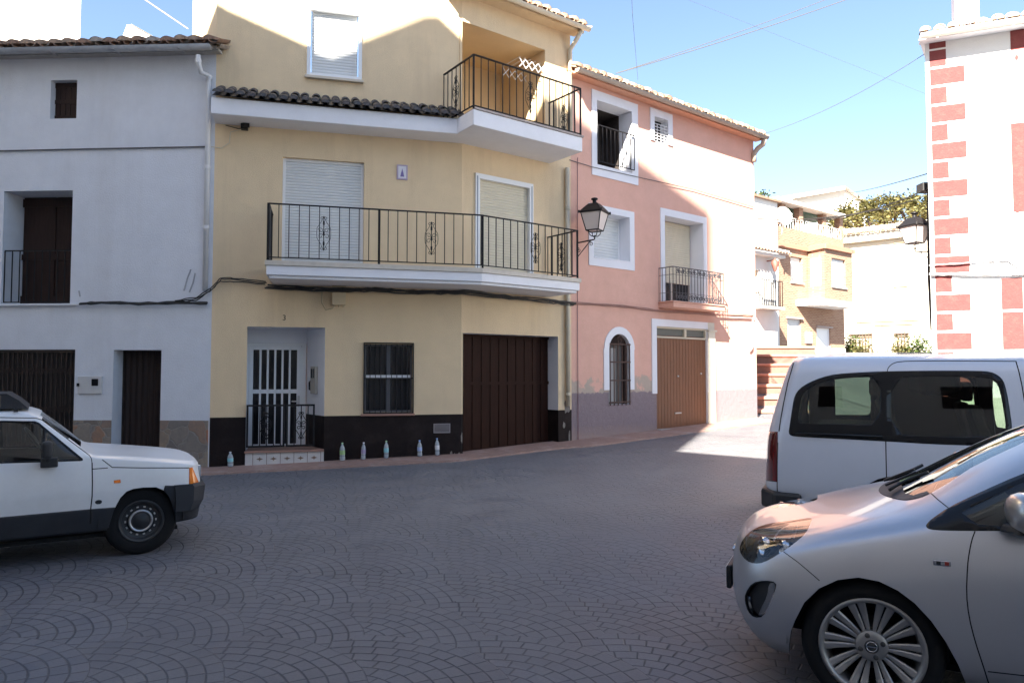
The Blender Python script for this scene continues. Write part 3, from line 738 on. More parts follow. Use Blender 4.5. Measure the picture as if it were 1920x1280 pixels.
# wall junction box, vent, plaque, number
r = A(623, 533, 648, 572, -.1); mb = MB(); mb.box(r[0], r[1], -.12, -.001, r[2], r[3], M); mb.tube([(r[0] + .04, -.06, r[2]), (r[0] + .02, -.06, r[2] - .05), (r[0] - .1, -.02, r[2] - .08), (r[0] - .17, -.02, r[2] + .05), (r[0] - .17, -.02, r[3])], .012, 6, M)
for k in (.15, .5, .85): mb.lathe([(0, r[2] - .03), (.014, r[2] - .03), (.014, r[2])], 8, M @ Matrix.Translation((lerp(r[0], r[1], k), -.06, 0)))
mb.build('junction_box', plastic_beige, H2, bevel=.006)
r = A(813, 794, 844, 811); mb = MB(); frame_rect(mb, M, r[0], r[1], r[2], r[3], .012, -.012, 0, 0)
for i in range(7): z = lerp(r[2] + .012, r[3] - .012, (i + .5) / 7); mb.box(r[0] + .01, r[1] - .01, -.010, -.001, z - .006, z + .004, M)
mb.build('vent_grille', pbr('grey vent metal', (.30, .27, .27), .5), H2)
r = A(744, 309, 764, 338); mb = MB(); mb.box(r[0], r[1], -.018, -.001, r[2], r[3], M); o = mb.build('wall_plaque', pbr('lilac tile border', (.42, .34, .46), .3), H2); tag(o, 'small glazed tile plaque with a purple figure')
mb = MB(); mb.box(r[0] + .025, r[1] - .025, -.021, -.0182, r[2] + .025, r[3] - .025, M); mb.build('tile_face', pbr('white glazed tile', (.72, .70, .74), .25), o)
xc = (r[0] + r[1]) / 2; zc = r[2] + .05
mb = MB(); mb.prism([(xc - .035, zc), (xc + .035, zc), (xc + .02, zc + .07), (xc + .008, zc + .11), (xc, zc + .15), (xc - .008, zc + .11), (xc - .02, zc + .07)], -.0235, -.0212, M); mb.build('tile_figure', pbr('purple glaze', (.16, .12, .34), .3), o)
# text helper: real flat lettering as mesh
def text(name, s, size, Mloc, mat, parent=None, ext=.002, sx=1):
    cu = bpy.data.curves.new(name, 'FONT'); cu.body = s; cu.size = size; cu.extrude = ext; cu.align_x = 'CENTER'; cu.align_y = 'CENTER'
    to = bpy.data.objects.new(name + '_tmp', cu); COL.objects.link(to); dg = bpy.context.evaluated_depsgraph_get()
    me = bpy.data.meshes.new_from_object(to.evaluated_get(dg)); bpy.data.objects.remove(to)
    me.transform(Matrix.Scale(sx, 4, (1, 0, 0)))
    if parent is not None: Ml = ROOTM[parent.name].inverted() @ Mloc; me.transform(Ml); o = bpy.data.objects.new(name, me); COL.objects.link(o); o.parent = parent; ROOTM[name] = ROOTM[parent.name]; ROOTM[o.name] = ROOTM[parent.name]
    else: o = bpy.data.objects.new(name, me); COL.objects.link(o); o.matrix_world = Mloc
    me.materials.clear(); me.materials.append(mat); return o
s, z = FA.hit(533, 596); text('house_number', '3', .13, M @ Matrix.Translation((s, -.004, z)) @ Matrix.Rotation(R(90), 4, 'X'), ironblack, H2)
# floodlight stub at the eave
s, z = FA.hit(458, 238, -.08); mb = MB(); mb.box(s - .05, s + .06, -.14, -.03, z - .05, z + .05, M); mb.box(s - .02, s + .09, -.18, -.14, z - .03, z + .035, M); mb.tube([(s, -.02, z), (s - .1, -.02, z - .02), (s - .3, -.02, z + .02)], .008, 5, M)
mb.build('wall_spotlight', ironblack, H2, bevel=.008)
# garage door
a, b, c, d = hB_g; mb = MB(); n = 22; y = .30
mb.box(a, b, y + .03, y + .06, c, d, MBk)
for i in range(n):
    x0, x1 = lerp(a, b, i / n), lerp(a, b, (i + 1) / n); yy = y + (.012 if i % 2 else 0)
    mb.box(x0 + .003, x1 - .003, yy, y + .04, c + .02, d - .04, MBk)
zg = lerp(c, d, .58); mb.box(a, b, y - .012, y - .003, zg - .03, zg + .03, MBk); mb.box(a, b, y - .02, y + .03, d - .05, d - .002, MBk)
mb.build('garage_door', woodgarage, H2)
mb = MB(); mb.slab([bp(a, -.15), bp(b, -.15), bp(b, .5), bp(a, .5)], BASE, .175); mb.build('garage_threshold', concrete, H2)
# downpipe beige
s = FB.hit(1064, 400, -.06)[0]; mb = MB(); zt_ = 5.72
mb.tube([(s, -.06, zt_), (s, -.06, zdB)], .045, 10, MBk)
for z in (4.9, 3.9, 2.55, 1.2): mb.lathe([(.053, z - .03), (.053, z + .03)], 12, MBk @ Matrix.Translation((s, -.06, 0)))
mb.tube([(LB + .02, -.34, ZB - .05), (LB - .03, -.2, ZB - .25), (LB - .06, -.06, ZB - .4), (LB - .06, -.06, 6.1)], .045, 10, MBk)
mb.build('downpipe', pvcbeige, H2)
# peeled paint patches at the foot of the pillar
mb = MB(); rnd = random.Random(4)
def blob(mb, M, s, z, w_, h_, y, k=12, rnd=rnd):
    pts = [(s + w_ * math.cos(2 * math.pi * i / k) * rnd.uniform(.6, 1.1), z + h_ * math.sin(2 * math.pi * i / k) * rnd.uniform(.6, 1.15)) for i in range(k)]
    mb.prism(pts, y, y + .004, M)
for s, z, w_, h_ in ((LB - .12, zdB - .0, .10, .16), (LB - .2, zd - .3, .03, .08), (LB - .06, zd - .55, .03, .2), (hB_g[0] - .02, .45, .02, .1)):
    blob(mb, MBk, s, z, w_, h_, -.003)
for px, py, w_, h_ in ((852, 858, .06, .11), (846, 850, .03, .05), (861, 862, .03, .14)):
    s, z = FA.hit(px, py); blob(mb, M, min(s, LA - .04), z, w_, h_, -.003)
mb.build('peeled_paint', pbr('exposed grey render', (.22, .20, .18), .9, noise=.5, nscale=14), H2)

# ================================================================ PINK HOUSE
M = FP.M
H3 = thing('pink_house', 'salmon pink house with white window surrounds, purple dado and orange brown garage door', 'house', M)
def Pk(x0, y0, x1, y1, off=0): return FP.rect(x0, y0, x1, y1, off)
def pink_mat():
    m, t, N, L, P = nt('salmon plaster over purple rough dado'); g = G(N, L); tc = N.new('ShaderNodeTexCoord')
    sp = N.new('ShaderNodeSeparateXYZ'); L.new(tc.outputs['Object'], sp.inputs[0]); z = sp.outputs[2]; x = sp.outputs[0]
    n1 = g.noise(tc.outputs['Object'], 2.5, 6, .65); n2 = g.noise(tc.outputs['Object'], 9, 5, .7); n3 = g.noise(tc.outputs['Object'], 60, 3)
    pink = g.mix(g.rng(n1, .3, .7, 0, 1), (.74, .44, .35), (.66, .385, .30))
    purple = g.mix(n2, (.22, .17, .185), (.31, .25, .265))
    # height of paint edge
    ze = g.m('ADD', ZPD, g.m('MULTIPLY', g.m('SUBTRACT', n2, .5), .22))
    band = g.rng(g.m('SUBTRACT', z, ze), -.01, .01, 1, 0)
    # bare mortar patches just above the dado, on the left half
    h = g.rng(z, ZPD, ZPD + .75, 1, 0); patch = g.rng(g.m('ADD', n1, g.m('MULTIPLY', h, .36)), .74, .80, 0, 1)
    patch = g.m('MULTIPLY', patch, g.rng(x, 2.6, 3.0, 1, 0)); patch = g.m('MULTIPLY', patch, g.rng(h, 0, .1, 0, 1))
    c = g.mix(patch, pink, g.mix(n2, (.40, .33, .28), (.52, .42, .34)))
    c = g.mix(band, c, purple)
    low = g.rng(g.m('ADD', z, g.m('MULTIPLY', n2, .4)), .75, .45, 0, .6); c = g.mix(low, c, (.42, .30, .24))
    L.new(c, P.inputs['Base Color']); P.inputs['Roughness'].default_value = .9
    b = N.new('ShaderNodeBump'); b.inputs['Distance'].default_value = .02; L.new(g.m('ADD', .3, g.m('MULTIPLY', band, .6)), b.inputs['Strength'])
    L.new(g.m('ADD', n3, n2), b.inputs['Height']); L.new(b.outputs[0], P.inputs['Normal']); return m
ZPD = FP.hit(1160, 735)[1]
pink = pink_mat(); MATS['pinkw'] = pink
ZP = FP.hit(1250, 205)[1]
hp_top = Pk(1118, 182, 1184, 319); hp_top = (hp_top[0], hp_top[1], FP.hit(1184, 325)[1], FP.hit(1184, 210)[1])
hp_sm = Pk(1226, 218, 1252, 272); hp_mid = Pk(1112, 395, 1180, 493); hp_d2 = Pk(1245, 404, 1319, 573)
hp_ar = Pk(1141, 625, 1181, 757); hp_g = Pk(1230, 612, 1328, 808); hp_g = (hp_g[0], hp_g[1], .36, FP.hit(1230, 611)[1])
mb = MB()
wall_holes(mb, M, 0, LP, BASE, ZP, [dict(r=hp_top, depth=.36, mi=1), dict(r=hp_sm, depth=.2, mi=1), dict(r=hp_mid, depth=.36, mi=1), dict(r=hp_d2, depth=.42, mi=1),
    dict(r=hp_ar, depth=.13, mi=1, arch=True), dict(r=hp_g, depth=.10, mi=1)])
mb.quad((LP, 0, BASE), (LP, 7, BASE), (LP, 7, ZP + 3.4), (LP, 0, ZP), M); mb.quad((LP, 7, BASE), (0, 7, BASE), (0, 7, ZP + 3.4), (LP, 7, ZP + 3.4), M)
mb.quad((0, 0, 5), (0, 0, ZP), (0, 7, ZP + 3.4), (0, 7, 5), M)
wl = mb.build('wall', [pink, whiteclean], H3)
mb = MB(); tiles(mb, M, -.12, LP + .14, -.24, ZP + .02, slope=.5, length=6.5, seed=6, nmat=1, mi=0, mi2=1, course=.38)
mb.box(-.08, LP + .1, -.22, 0, ZP - .04, ZP + .0, M, 1)
rf = mb.build('roof', [terra2, pbr('salmon eave plaster', (.66, .34, .22), .85)], H3)
mb = MB(); tiles(mb, M, -.12, LP + .14, -.29, ZP + .06, slope=.5, length=1.2, pitch=.235, seed=26, course=.40, under=False, nmat=3)
mb.build('eave_tile_row', [terra, terra2, terra3], rf)
mb = MB(); K = 8; vs = []
for x in (-.1, LP + .14):
    for k in range(K + 1):
        t = math.pi + math.pi * k / K; vs.append((x, -.31 + .07 * math.cos(t), ZP + .02 + .07 * math.sin(t)))
mb.add(vs, [(k, k + 1, K + 2 + k, K + 1 + k) for k in range(K)] + [tuple(range(K + 1)), tuple(range(K + 1, 2 * K + 2))], M, 0, True)
for i in range(6): mb.lathe([(.077, -.02), (.077, .02)], 10, M @ Matrix.Translation((.5 + i * 1.12, -.31, ZP + .02)) @ Matrix.Rotation(R(90), 4, 'Y'), a0=0, a1=180)
mb.tube([(LP + .05, -.29, ZP - .03), (LP + .09, -.22, ZP - .16), (LP + .03, -.1, ZP - .25), (LP - .06, -.05, ZP - .4), (LP - .06, -.05, ZP - .6)], .065, 10, M)
mb.build('gutter', pbr('old cream gutter', (.42, .36, .29), .6, noise=.2, nscale=6, stain=(.3, .2, .15), samt=.5, sscale=3), H3)
# white surrounds (thin raised trim, butted)
def trim(r, o, parent, arch=False, bottom=True, y=(-.022, .003), name='window_surround'):
    a, b, c, d = r; A_, B_, C_, D_ = o; mb = MB()
    if not arch:
        mb.box(A_, a, y[0], y[1], C_, D_, M); mb.box(b, B_, y[0], y[1], C_, D_, M); mb.box(a, b, y[0], y[1], d, D_, M)
        if bottom: mb.box(a, b, y[0], y[1], C_, c, M)
    else:
        mb.box(A_, a, y[0], y[1], C_, d - (b - a) / 2, M); mb.box(b, B_, y[0], y[1], C_, d - (b - a) / 2, M)
        n = 14; cx = (a + b) / 2; r0 = (b - a) / 2; zc = d - r0; r1 = (B_ - A_) / 2
        for i in range(n):
            t0, t1 = math.pi * i / n, math.pi * (i + 1) / n
            p = [(cx - r0 * math.cos(t0), zc + r0 * math.sin(t0)), (cx - r1 * math.cos(t0), zc + r1 * math.sin(t0) * 1.02), (cx - r1 * math.cos(t1), zc + r1 * math.sin(t1) * 1.02), (cx - r0 * math.cos(t1), zc + r0 * math.sin(t1))]
            mb.prism(p, y[0], y[1], M)
    return mb.build(name, whiteclean, parent)
t_ = .19
trim(hp_top, (hp_top[0] - .15, hp_top[1] + .20, hp_top[2] - .24, hp_top[3] + .2), H3)
trim(hp_sm, (hp_sm[0] - .14, hp_sm[1] + .16, hp_sm[2], hp_sm[3] + .17), H3, bottom=False)
trim(hp_mid, (hp_mid[0] - .14, hp_mid[1] + .15, hp_mid[2] - .16, hp_mid[3] + .14), H3)
trim(hp_d2, (hp_d2[0] - .14, hp_d2[1] + .14, hp_d2[2] - .05, hp_d2[3] + .16), H3, bottom=False)
trim(hp_ar, (hp_ar[0] - .16, hp_ar[1] + .13, ZPD + .05, hp_ar[3] + .15), H3, arch=True)
trim(hp_g, (hp_g[0] - .16, hp_g[1] + .001, ZPD - .05, hp_g[3] + .16), H3, bottom=False, name='garage_surround')
mb = MB(); mb.box(hp_g[1] + .003, hp_g[1] + .26, -.045, .0, BASE, hp_g[3] - .06, M); mb.box(hp_g[1] - .01, hp_g[1] + .30, -.07, 0, hp_g[3] - .06, hp_g[3] - .02, M); mb.box(hp_g[1] + .003, hp_g[1] + .26, -.023, .0, hp_g[3] - .02, hp_g[3] + .16, M)
mb.build('garage_pilaster', pbr('cream pilaster', (.66, .62, .52), .8, noise=.08), H3)
# openings
a, b, c, d = hp_top; mb = MB(); mb.box(a, b, .9, .95, c, d, M); mb.quad((a, .36, c), (b, .36, c), (b, .9, c), (a, .9, c), M); mb.quad((a, .36, c), (a, .9, c), (a, .9, d), (a, .36, d), M); mb.quad((b, .36, c), (b, .36, d), (b, .9, d), (b, .9, c), M); mb.quad((a, .36, d), (a, .9, d), (b, .9, d), (b, .36, d), M)
mb.build('loft_opening', pbr('dark loft boards', (.04, .03, .026), .9, noise=.5, nscale=6), H3)
mb = MB(); mb.box(a + .25, a + .60, .55, .8, c, c + .8, M); mb.box(a + .1, a + .22, .5, .6, c, c + 1.1, M); mb.build('stored_board', pbr('old loft timber', (.16, .11, .08), .8, noise=.3), H3, bevel=.01)
zr = FP.hit(1150, 240, -.05)[1]; mb = MB(); polyrail(mb, [(a + .01, -.05), (b + .04, -.05)], c + .06, FP.hit(1118, 233, -.05)[1], .13, .007, .012, M); mb.build('balcony_railing', ironblack, H3)
a, b, c, d = hp_sm; mb = MB(); mb.box(a, b, .19, .2, c, d, M); o = mb.build('window', glassdark, H3)
mb = MB(); zm_ = lerp(c, d, .72)
for i in range(5): x = lerp(a, b, i / 4); mb.box(x - .008, x + .008, .0, .014, c, zm_, M)
for i in range(7): z = lerp(c, zm_, i / 6); mb.box(a, b, -.006, .0, z - .008, z + .008, M)
mb.build('window_grille', pbr('white grille paint', (.6, .6, .6), .5), H3)
shutter_part('roller_shutter', M, hp_mid, .30, shut_white, H3, .04, alu_white, pitch=.06)
mb = MB(); a, b, c, d = hp_mid; mb.box(a, b, -.03, .3, c + .001, c + .025, M); mb.build('window_sill', whiteclean, H3, bevel=.004)
a, b, c, d = hp_d2; zs_ = FP.hit(1265, 532, .38)[1]
o = shutter_part('roller_shutter', M, (a, b, zs_, d), .37, shut_cream, H3, .04, None)
mb = MB(); mb.box(a, b, .39, .41, c, zs_, M); o2 = mb.build('balcony_door', glassdark, H3)
mb = MB(); 
for x in (a + .03, a + .28, (a + b) / 2, b - .05): mb.box(x - .03, x + .03, .375, .389, c, zs_ + .1, M)
mb.build('frame', pbr('brown white door frame', (.5, .42, .36), .5), o2)
# balcony 2 of the pink house
s0 = FP.hit(1232, 560, -.4)[0]; s1 = FP.hit(1342, 560, -.4)[0]; zb0 = hp_d2[2] - .0
s0 = hp_d2[0] - .22; s1 = hp_d2[1] + .26
zb1 = FP.hit(1232, 563, -.4)[1]
mb = MB(); mb.box(s0, s1, -.42, 0, zb1 - .11, zb1, M); mb.box(s0 - .02, s1 + .02, -.44, 0, zb1 + .002, zb1 + .03, M); mb.build('balcony_slab', pbr('salmon slab', (.66, .38, .29), .85, noise=.1), H3, bevel=.008)
zt2 = FP.hit(1232, 495, -.4)[1]; mb = MB(); greyiron = pbr('grey silver iron', (.10, .10, .11), .45, metal=.4)
pth = [(s0 + .02, 0), (s0 + .02, -.40), (s1 - .02, -.40), (s1 - .02, 0)]
polyrail(mb, pth, zb1 + .03, zt2, .11, .005, .010, M)
for zz in (zb1 + .22, zt2 - .17):
    for (x0, y0), (x1, y1) in zip(pth, pth[1:]): mb.tube([(x0, y0, zz), (x1, y1, zz)], .006, 4, M)
rl = mb.build('balcony_railing', greyiron, H3)
mo = MB(); nsc = 9
for i in range(nsc):
    x = lerp(s0 + .1, s1 - .1, (i + .5) / nsc)
    for zz, k in ((zt2 - .09, 1), (zb1 + .13, -1)):
        for sg in (-1, 1): mo.tube([(u, -.405, v) for u, v in spiral(x + sg * .04, zz, .06, math.pi / 2, 1.3, 14, sg * k)], .008, 4, M)
for i in range(3):
    y = lerp(-.36, -.06, i / 2)
    for zz in (zt2 - .09, zb1 + .13): mo.tube([(s1 - .02, y + .05 * math.cos(t * .5), zz + .07 * math.sin(t * .5)) for t in range(13)], .005, 4, M)
mo.build('scroll_band', greyiron, rl)
# arched window
a, b, c, d = hp_ar; mb = MB(); mb.box(a, b, .12, .14, c, d, M); o = mb.build('window', pbr('murky window glass', (.10, .10, .10), .2), H3)
mb = MB(); mb.box(a, b, .07, .119, d - .24, d, M); mb.box(a, a + .05, .07, .119, c, d, M); mb.box(b - .10, b, .07, .119, c, d, M); mb.build('frame', woodbrown, o)
mb = MB(); mb.box(a + .10, a + .30, .095, .118, c + .05, d - .3, M); mb.build('curtain', pbr('off white net curtain', (.42, .41, .40), .9, noise=.2, nscale=12, stretch=(8, 8, .3)), o)
mb = MB(); rust = pbr('rust brown iron', (.085, .045, .035), .7, noise=.4, nscale=20)
for i in range(6): x = lerp(a + .02, b - .02, i / 5); mb.box(x - .009, x + .009, -.03, -.012, c - .02, d - .20, M)
for z in (c + .05, lerp(c, d, .34), lerp(c, d, .60), d - .22): mb.box(a - .0, b + .0, -.034, -.030, z - .014, z + .014, M)
mb.tube([(x, -.02, z) for x, z in spiral((a + b) / 2, d - .14, .11, 0, 1.2)], .01, 5, M); mb.build('window_grille', rust, H3)
# garage
a, b, c, d = hp_g; zt3 = FP.hit(1230, 628, .08)[1]; zt4 = FP.hit(1230, 633, .08)[1]
mb = MB(); mb.box(a, b, .07, .11, c, zt3 - .06, M)
n = 17
for i in range(n): x0, x1 = lerp(a, b, i / n), lerp(a, b, (i + 1) / n); mb.box(x0 + .004, x1 - .004, .05, .072, c, zt3 - .07, M)
mb.box(a, b, .044, .05, lerp(c, zt3, .645) - .012, lerp(c, zt3, .645) + .002, M)
o = mb.build('garage_door', woodorange, H3)
mb = MB(); zz = lerp(c, zt3, .16); mb.box(lerp(a, b, .36), lerp(a, b, .48), .02, .05, zz - .015, zz + .015, M); zz = lerp(c, zt3, .56)
for k in (.43, .89): mb.lathe([(0, -.03), (.02, -.03), (.02, 0)], 8, M @ Matrix.Translation((lerp(a, b, k), .05, zz + (.06 if k > .5 else 0))) @ Matrix.Rotation(R(-90), 4, 'X'))
mb.build('handle', pbr('brushed aluminium', (.5, .5, .5), .3, metal=1), o)
mb = MB(); mb.box(a, b, .08, .1, zt3, d, M); o = mb.build('transom_window', pbr('dusty glass', (.14, .15, .13), .25), H3)
mb = MB(); frame_rect(mb, M, a + .001, b - .001, zt3 - .06, d - .001, .04, .03, .079, 0); mb.box(lerp(a, b, .56), lerp(a, b, .60), .03, .079, zt3 - .02, d - .04, M); mb.build('frame', pbr('cream frame', (.58, .52, .40), .6), o)
# sill of dangling tube right of the garage
mb = MB(); mb.slab([(FP.M @ Vector(p)).to_2d().to_tuple() for p in ((a, -.12, 0), (b + .25, -.12, 0), (b + .25, .2, 0), (a, .2, 0))], BASE, .365); mb.build('garage_threshold', concrete, H3)
# ================================================================ RIGHT HOUSE (white with red quoins)
FR = Frame(8.12, 14.0, -23.3); M = FR.M
H4 = thing('quoined_house', 'white house with red painted quoins, cut by the right edge of the photo', 'house', M)
ZR = FR.hit(1745, 78)[1]
LR = 9.0
mb = MB(); hR = [dict(r=(FR.hit(1915, 400)[0] + .12, FR.hit(1915, 400)[0] + 1.3, FR.hit(1915, 400)[1], FR.hit(1915, 260)[1]), depth=.2, mi=0)]
wall_holes(mb, M, 0, LR, BASE, ZR, hR)
I_ = FR.I.to_3x3(); dv = I_ @ Vector((.52, .854, 0)); ex = (dv.x * 7, dv.y * 7)
mb.quad((0, 0, BASE), (0, 0, ZR), (ex[0], ex[1], ZR + 2), (ex[0], ex[1], BASE), M)
mb.quad((LR, 0, BASE), (LR, 7, BASE), (LR, 7, ZR + 2), (LR, 0, ZR), M); mb.quad((LR, 7, BASE), (ex[0], ex[1], BASE), (ex[0], ex[1], ZR + 2), (LR, 7, ZR + 2), M)
mb.build('wall', [pbr('bright white plaster', (.78, .77, .75), .85, noise=.05, nscale=3, bump=.3, bscale=45)], H4)
a, b, c, d = hR[0]['r']; shutter_part('roller_shutter', M, (a, b, c, d), .15, shut_white, H4, .04, alu_white)
SHR = Matrix(((1, dv.x / dv.y, 0, 0), (0, 1, 0, 0), (0, 0, 1, 0), (0, 0, 0, 1)))
mb = MB(); tiles(mb, M @ SHR, -.10, LR, -.28, ZR + .02, slope=.3, length=6.0, seed=16, nmat=1, mi=0, mi2=1)
mb.box(-.1, LR, -.24, 0, ZR - .04, ZR + .0, M, 1)
rf = mb.build('roof', [pbr('whitewashed clay tile', (.46, .36, .30), .85, noise=.35, nscale=9), whiteclean], H4)
mb = MB(); tiles(mb, M @ SHR, -.10, LR, -.34, ZR + .05, slope=.45, length=.9, pitch=.24, course=.42, seed=17, under=False, nmat=2); mb.build('eave_tile_row', [pbr('whitewashed clay tile', (.62, .52, .46), .85), terra2], rf)
mb = MB(); vs = []
for x in (-.12, LR):
    for k in range(9):
        t = math.pi + math.pi * k / 8; vs.append((x, -.38 + .08 * math.cos(t), ZR + .01 + .09 * math.sin(t)))
mb.add(vs, [(k, k + 1, 10 + k, 9 + k) for k in range(8)] + [tuple(range(9)), tuple(range(9, 18))], M, 0, True)
mb.build('gutter', pbr('white painted gutter', (.70, .66, .58), .5, noise=.1), H4)
# chimney
s, z = FR.hit(1810, 20, .8); mb = MB(); mb.box(s - .21, s + .21, .6, 1.02, ZR, z + .9, M); mb.box(s - .26, s + .26, .55, 1.07, z + .9, z + .98, M); mb.build('chimney', whiteclean, H4, bevel=.01)
# quoins
quoin = pbr('brick red painted quoin', (.20, .042, .040), .85, noise=.12, nscale=6, bump=.4, bscale=30, stain=(.27, .10, .08), sscale=7, samt=.5)
rows = [(97, 0), (112, 1), (150, 0), (186, 1), (222, 0), (258, 1), (295, 0), (333, 1), (358, 0), (392, 1), (432, 0), (467, 1)]
mb = MB()
pitch_px = None
ztop = FR.hit(1755, 95)[1]; zlow = FR.hit(1755, 655)[1]
nq = 16; p = (ztop - zlow) / (nq - .15)
for i in range(nq + 6):
    z1_ = ztop - i * p; z0_ = z1_ - p * .86
    if z0_ < BASE: break
    wd = .58 if i % 2 else .28
    mb.box(.075, .075 + wd, -.006, .004, z0_, z1_, M)
mb.box(.075, .355, -.0065, .004, ztop + .04, ZR - .03, M)
mb.build('quoins', quoin, H4)
mb = MB(); s0 = FR.hit(1897, 300)[0]; zA, zB_ = FR.hit(1897, 398)[1], FR.hit(1897, 232)[1]
a, b, c, d = hR[0]['r']
mb.box(s0, a, -.006, .004, zA, zB_, M); mb.box(b, b + .25, -.006, .004, zA, zB_, M); mb.box(a, b, -.006, .004, d, zB_, M)
zC, zD = FR.hit(1880, 655)[1], FR.hit(1880, 522)[1]; s2 = FR.hit(1879, 600)[0]; zM = lerp(zC, zD, .54)
mb.box(s2, s2 + .34, -.006, .004, zC, zM - .02, M); mb.box(s2, s2 + .34, -.006, .004, zM + .03, zD, M); mb.box(s2 + .40, s2 + 1.5, -.006, .004, zD - .30, zD, M)
zE_, zF = FR.hit(1895, 95)[1], ZR - .03; s3 = FR.hit(1894, 60)[0]; mb.box(s3, s3 + .30, -.006, .004, zE_, zF, M)
mb.build('red_bands', quoin, H4)
mb = MB(); s, z = FR.hit(1906, 108); mb.prism([(s + .03 * math.cos(t), z + .05 * math.sin(t)) for t in [i * math.pi / 5 for i in range(10)]], -.012, 0, M); s, z = FR.hit(1908, 395); mb.prism([(s + .035 * math.cos(t), z + .035 * math.sin(t)) for t in [i * math.pi / 5 for i in range(10)]], -.012, 0, M)
mb.build('band_boss', quoin, H4)
# rough dado seen through the van windows
mb = MB(); mb.box(0.02, LR, -.035, -.001, BASE, 1.15, M); mb.build('dado', pbr('rough pale stone dado', (.55, .56, .47), .9, noise=.25, nscale=7, bump=.5, bscale=25), H4)

# ================================================================ LANTERNS
lampglass = pbr('frosted lantern glass', (.66, .58, .54), .45, noise=.03)
def lantern(name, label, P, ang, arm, wall_z=-.32, group='wall lanterns on scrolled brackets'):
    """P: lantern axis at arm level; ang: heading of arm from the wall; arm: length back to the wall"""
    Mr = Matrix.Translation(P) @ Matrix.Rotation(ang, 4, 'Z'); t = thing(name, label, 'street lamp', Mr, group)
    r45 = Mr @ Matrix.Rotation(R(45 + 22), 4, 'Z')
    def sq(prof): # square lathe
        return [(r * math.sqrt(2), z) for r, z in prof]
    mb = MB(); mb.lathe(sq([(.128, .16), (.205, .50)]), 4, r45, smooth=False); mb.lathe(sq([(0, .161), (.127, .161)]), 4, r45, smooth=False); mb.build('lantern_glass', lampglass, t)
    mb = MB(); mb.lathe(sq([(.225, .495), (.235, .52), (.17, .60), (.12, .66), (.09, .69)]), 4, r45, smooth=False); mb.lathe([(.055, .68), (.04, .70), (.04, .76), (.07, .775), (.065, .80), (.03, .81), (0, .82)], 10, r45); mb.lathe(sq([(0, .494), (.225, .495)]), 4, r45, smooth=False)
    for k in range(4): # little acroteria at the corners
        v = Matrix.Rotation(R(90 * k), 4, 'Z') @ Vector((.235 * math.sqrt(2), 0, .51)); mb.box(v.x - .014, v.x + .014, v.y - .014, v.y + .014, .49, .545, r45)
    mb.build('lantern_cap', ironblack, t, bevel=.003)
    mb = MB()
    for k in range(4):
        Rk = r45 @ Matrix.Rotation(R(90 * k), 4, 'Z'); mb.tube([(.128 * math.sqrt(2), 0, .15), (.207 * math.sqrt(2), 0, .50)], .011, 4, Rk)
        Re = r45 @ Matrix.Rotation(R(90 * k + 45), 4, 'Z'); mb.box(.118, .136, -.135, .135, .145, .165, Re)
        mb.tube([(.09 * math.sqrt(2), 0, .15), (.085 * math.sqrt(2), 0, .09), (.05 * math.sqrt(2), 0, .045), (0, 0, .04)], .009, 5, Rk)
    mb.build('lantern_frame', ironblack, t)
    mb = MB(); mb.tube([(0, 0, .06), (0, 0, 0), (-.02, 0, -.02), (-arm, 0, -.02)], .014, 6, Mr); mb.tube([(-.12, 0, -.03), (-arm, 0, wall_z)], .009, 5, Mr); mb.tube([(-arm, 0, wall_z - .05), (-arm, 0, .06)], .014, 5, Mr)
    mb.tube([(x, 0, z) for x, z in spiral(-.09, -.09, .05, math.pi / 2, 1.3)], .007, 4, Mr); mb.tube([(x, 0, z) for x, z in spiral(-arm + .06, wall_z * .55, .05, math.pi / 2, 1.3)], .007, 4, Mr)
    mb.build('bracket', ironblack, t); return t
pl_ = at_depth(1115, 447, 14.25); wd = FP.I @ pl_; arm1 = -wd.y
lantern('street_lamp', 'black iron lantern on the pink house wall beside the end of the lower balcony', pl_, math.atan2(-.779, .627), arm1)
pl2 = at_depth(1716, 470, 15.0)
lantern('street_lamp', 'black iron lantern hanging at the left corner of the white house with red quoins', pl2, R(180), .45)

# ================================================================ FAR BUILDINGS
lit_white = pbr('sunlit white render', (.72, .70, .66), .9, noise=.05, nscale=2)
def brick_mat(c1=(.35, .195, .13), c2=(.26, .13, .085)):
    m, t, N, L, P = nt('small orange brickwork'); tc = N.new('ShaderNodeTexCoord'); mp = N.new('ShaderNodeMapping'); mp.inputs['Rotation'].default_value = (R(90), 0, 0)
    L.new(tc.outputs['Object'], mp.inputs[0]); b = N.new('ShaderNodeTexBrick'); b.inputs['Scale'].default_value = 1; b.inputs['Brick Width'].default_value = .26; b.inputs['Row Height'].default_value = .08; b.inputs['Mortar Size'].default_value = .012
    b.inputs['Color1'].default_value = (*c1, 1); b.inputs['Color2'].default_value = (*c2, 1); b.inputs['Mortar'].default_value = (.36, .27, .19, 1); L.new(mp.outputs[0], b.inputs[0]); L.new(b.outputs[0], P.inputs['Base Color']); P.inputs['Roughness'].default_value = .9; return m
brick = brick_mat()
DK = 33.0
pk = at_depth(1459, 700, DK); FK = Frame(pk.x, pk.y, 38); M = FK.M
GZ = 2.35
H5 = thing('brick_house', 'orange brick house with first floor bay and covered roof terrace above the steps', 'house', M)
LK = FK.hit(1584, 650)[0]; zTop = FK.hit(1462, 424)[1]; zC1 = FK.hit(1462, 452)[1]; zBay = FK.hit(1500, 563)[1]
g1 = FK.rect(1476, 597, 1503, 668); g2 = FK.rect(1531, 614, 1558, 668); w1 = FK.rect(1482, 480, 1505, 531)
sb = FK.hit(1514, 460)[0]
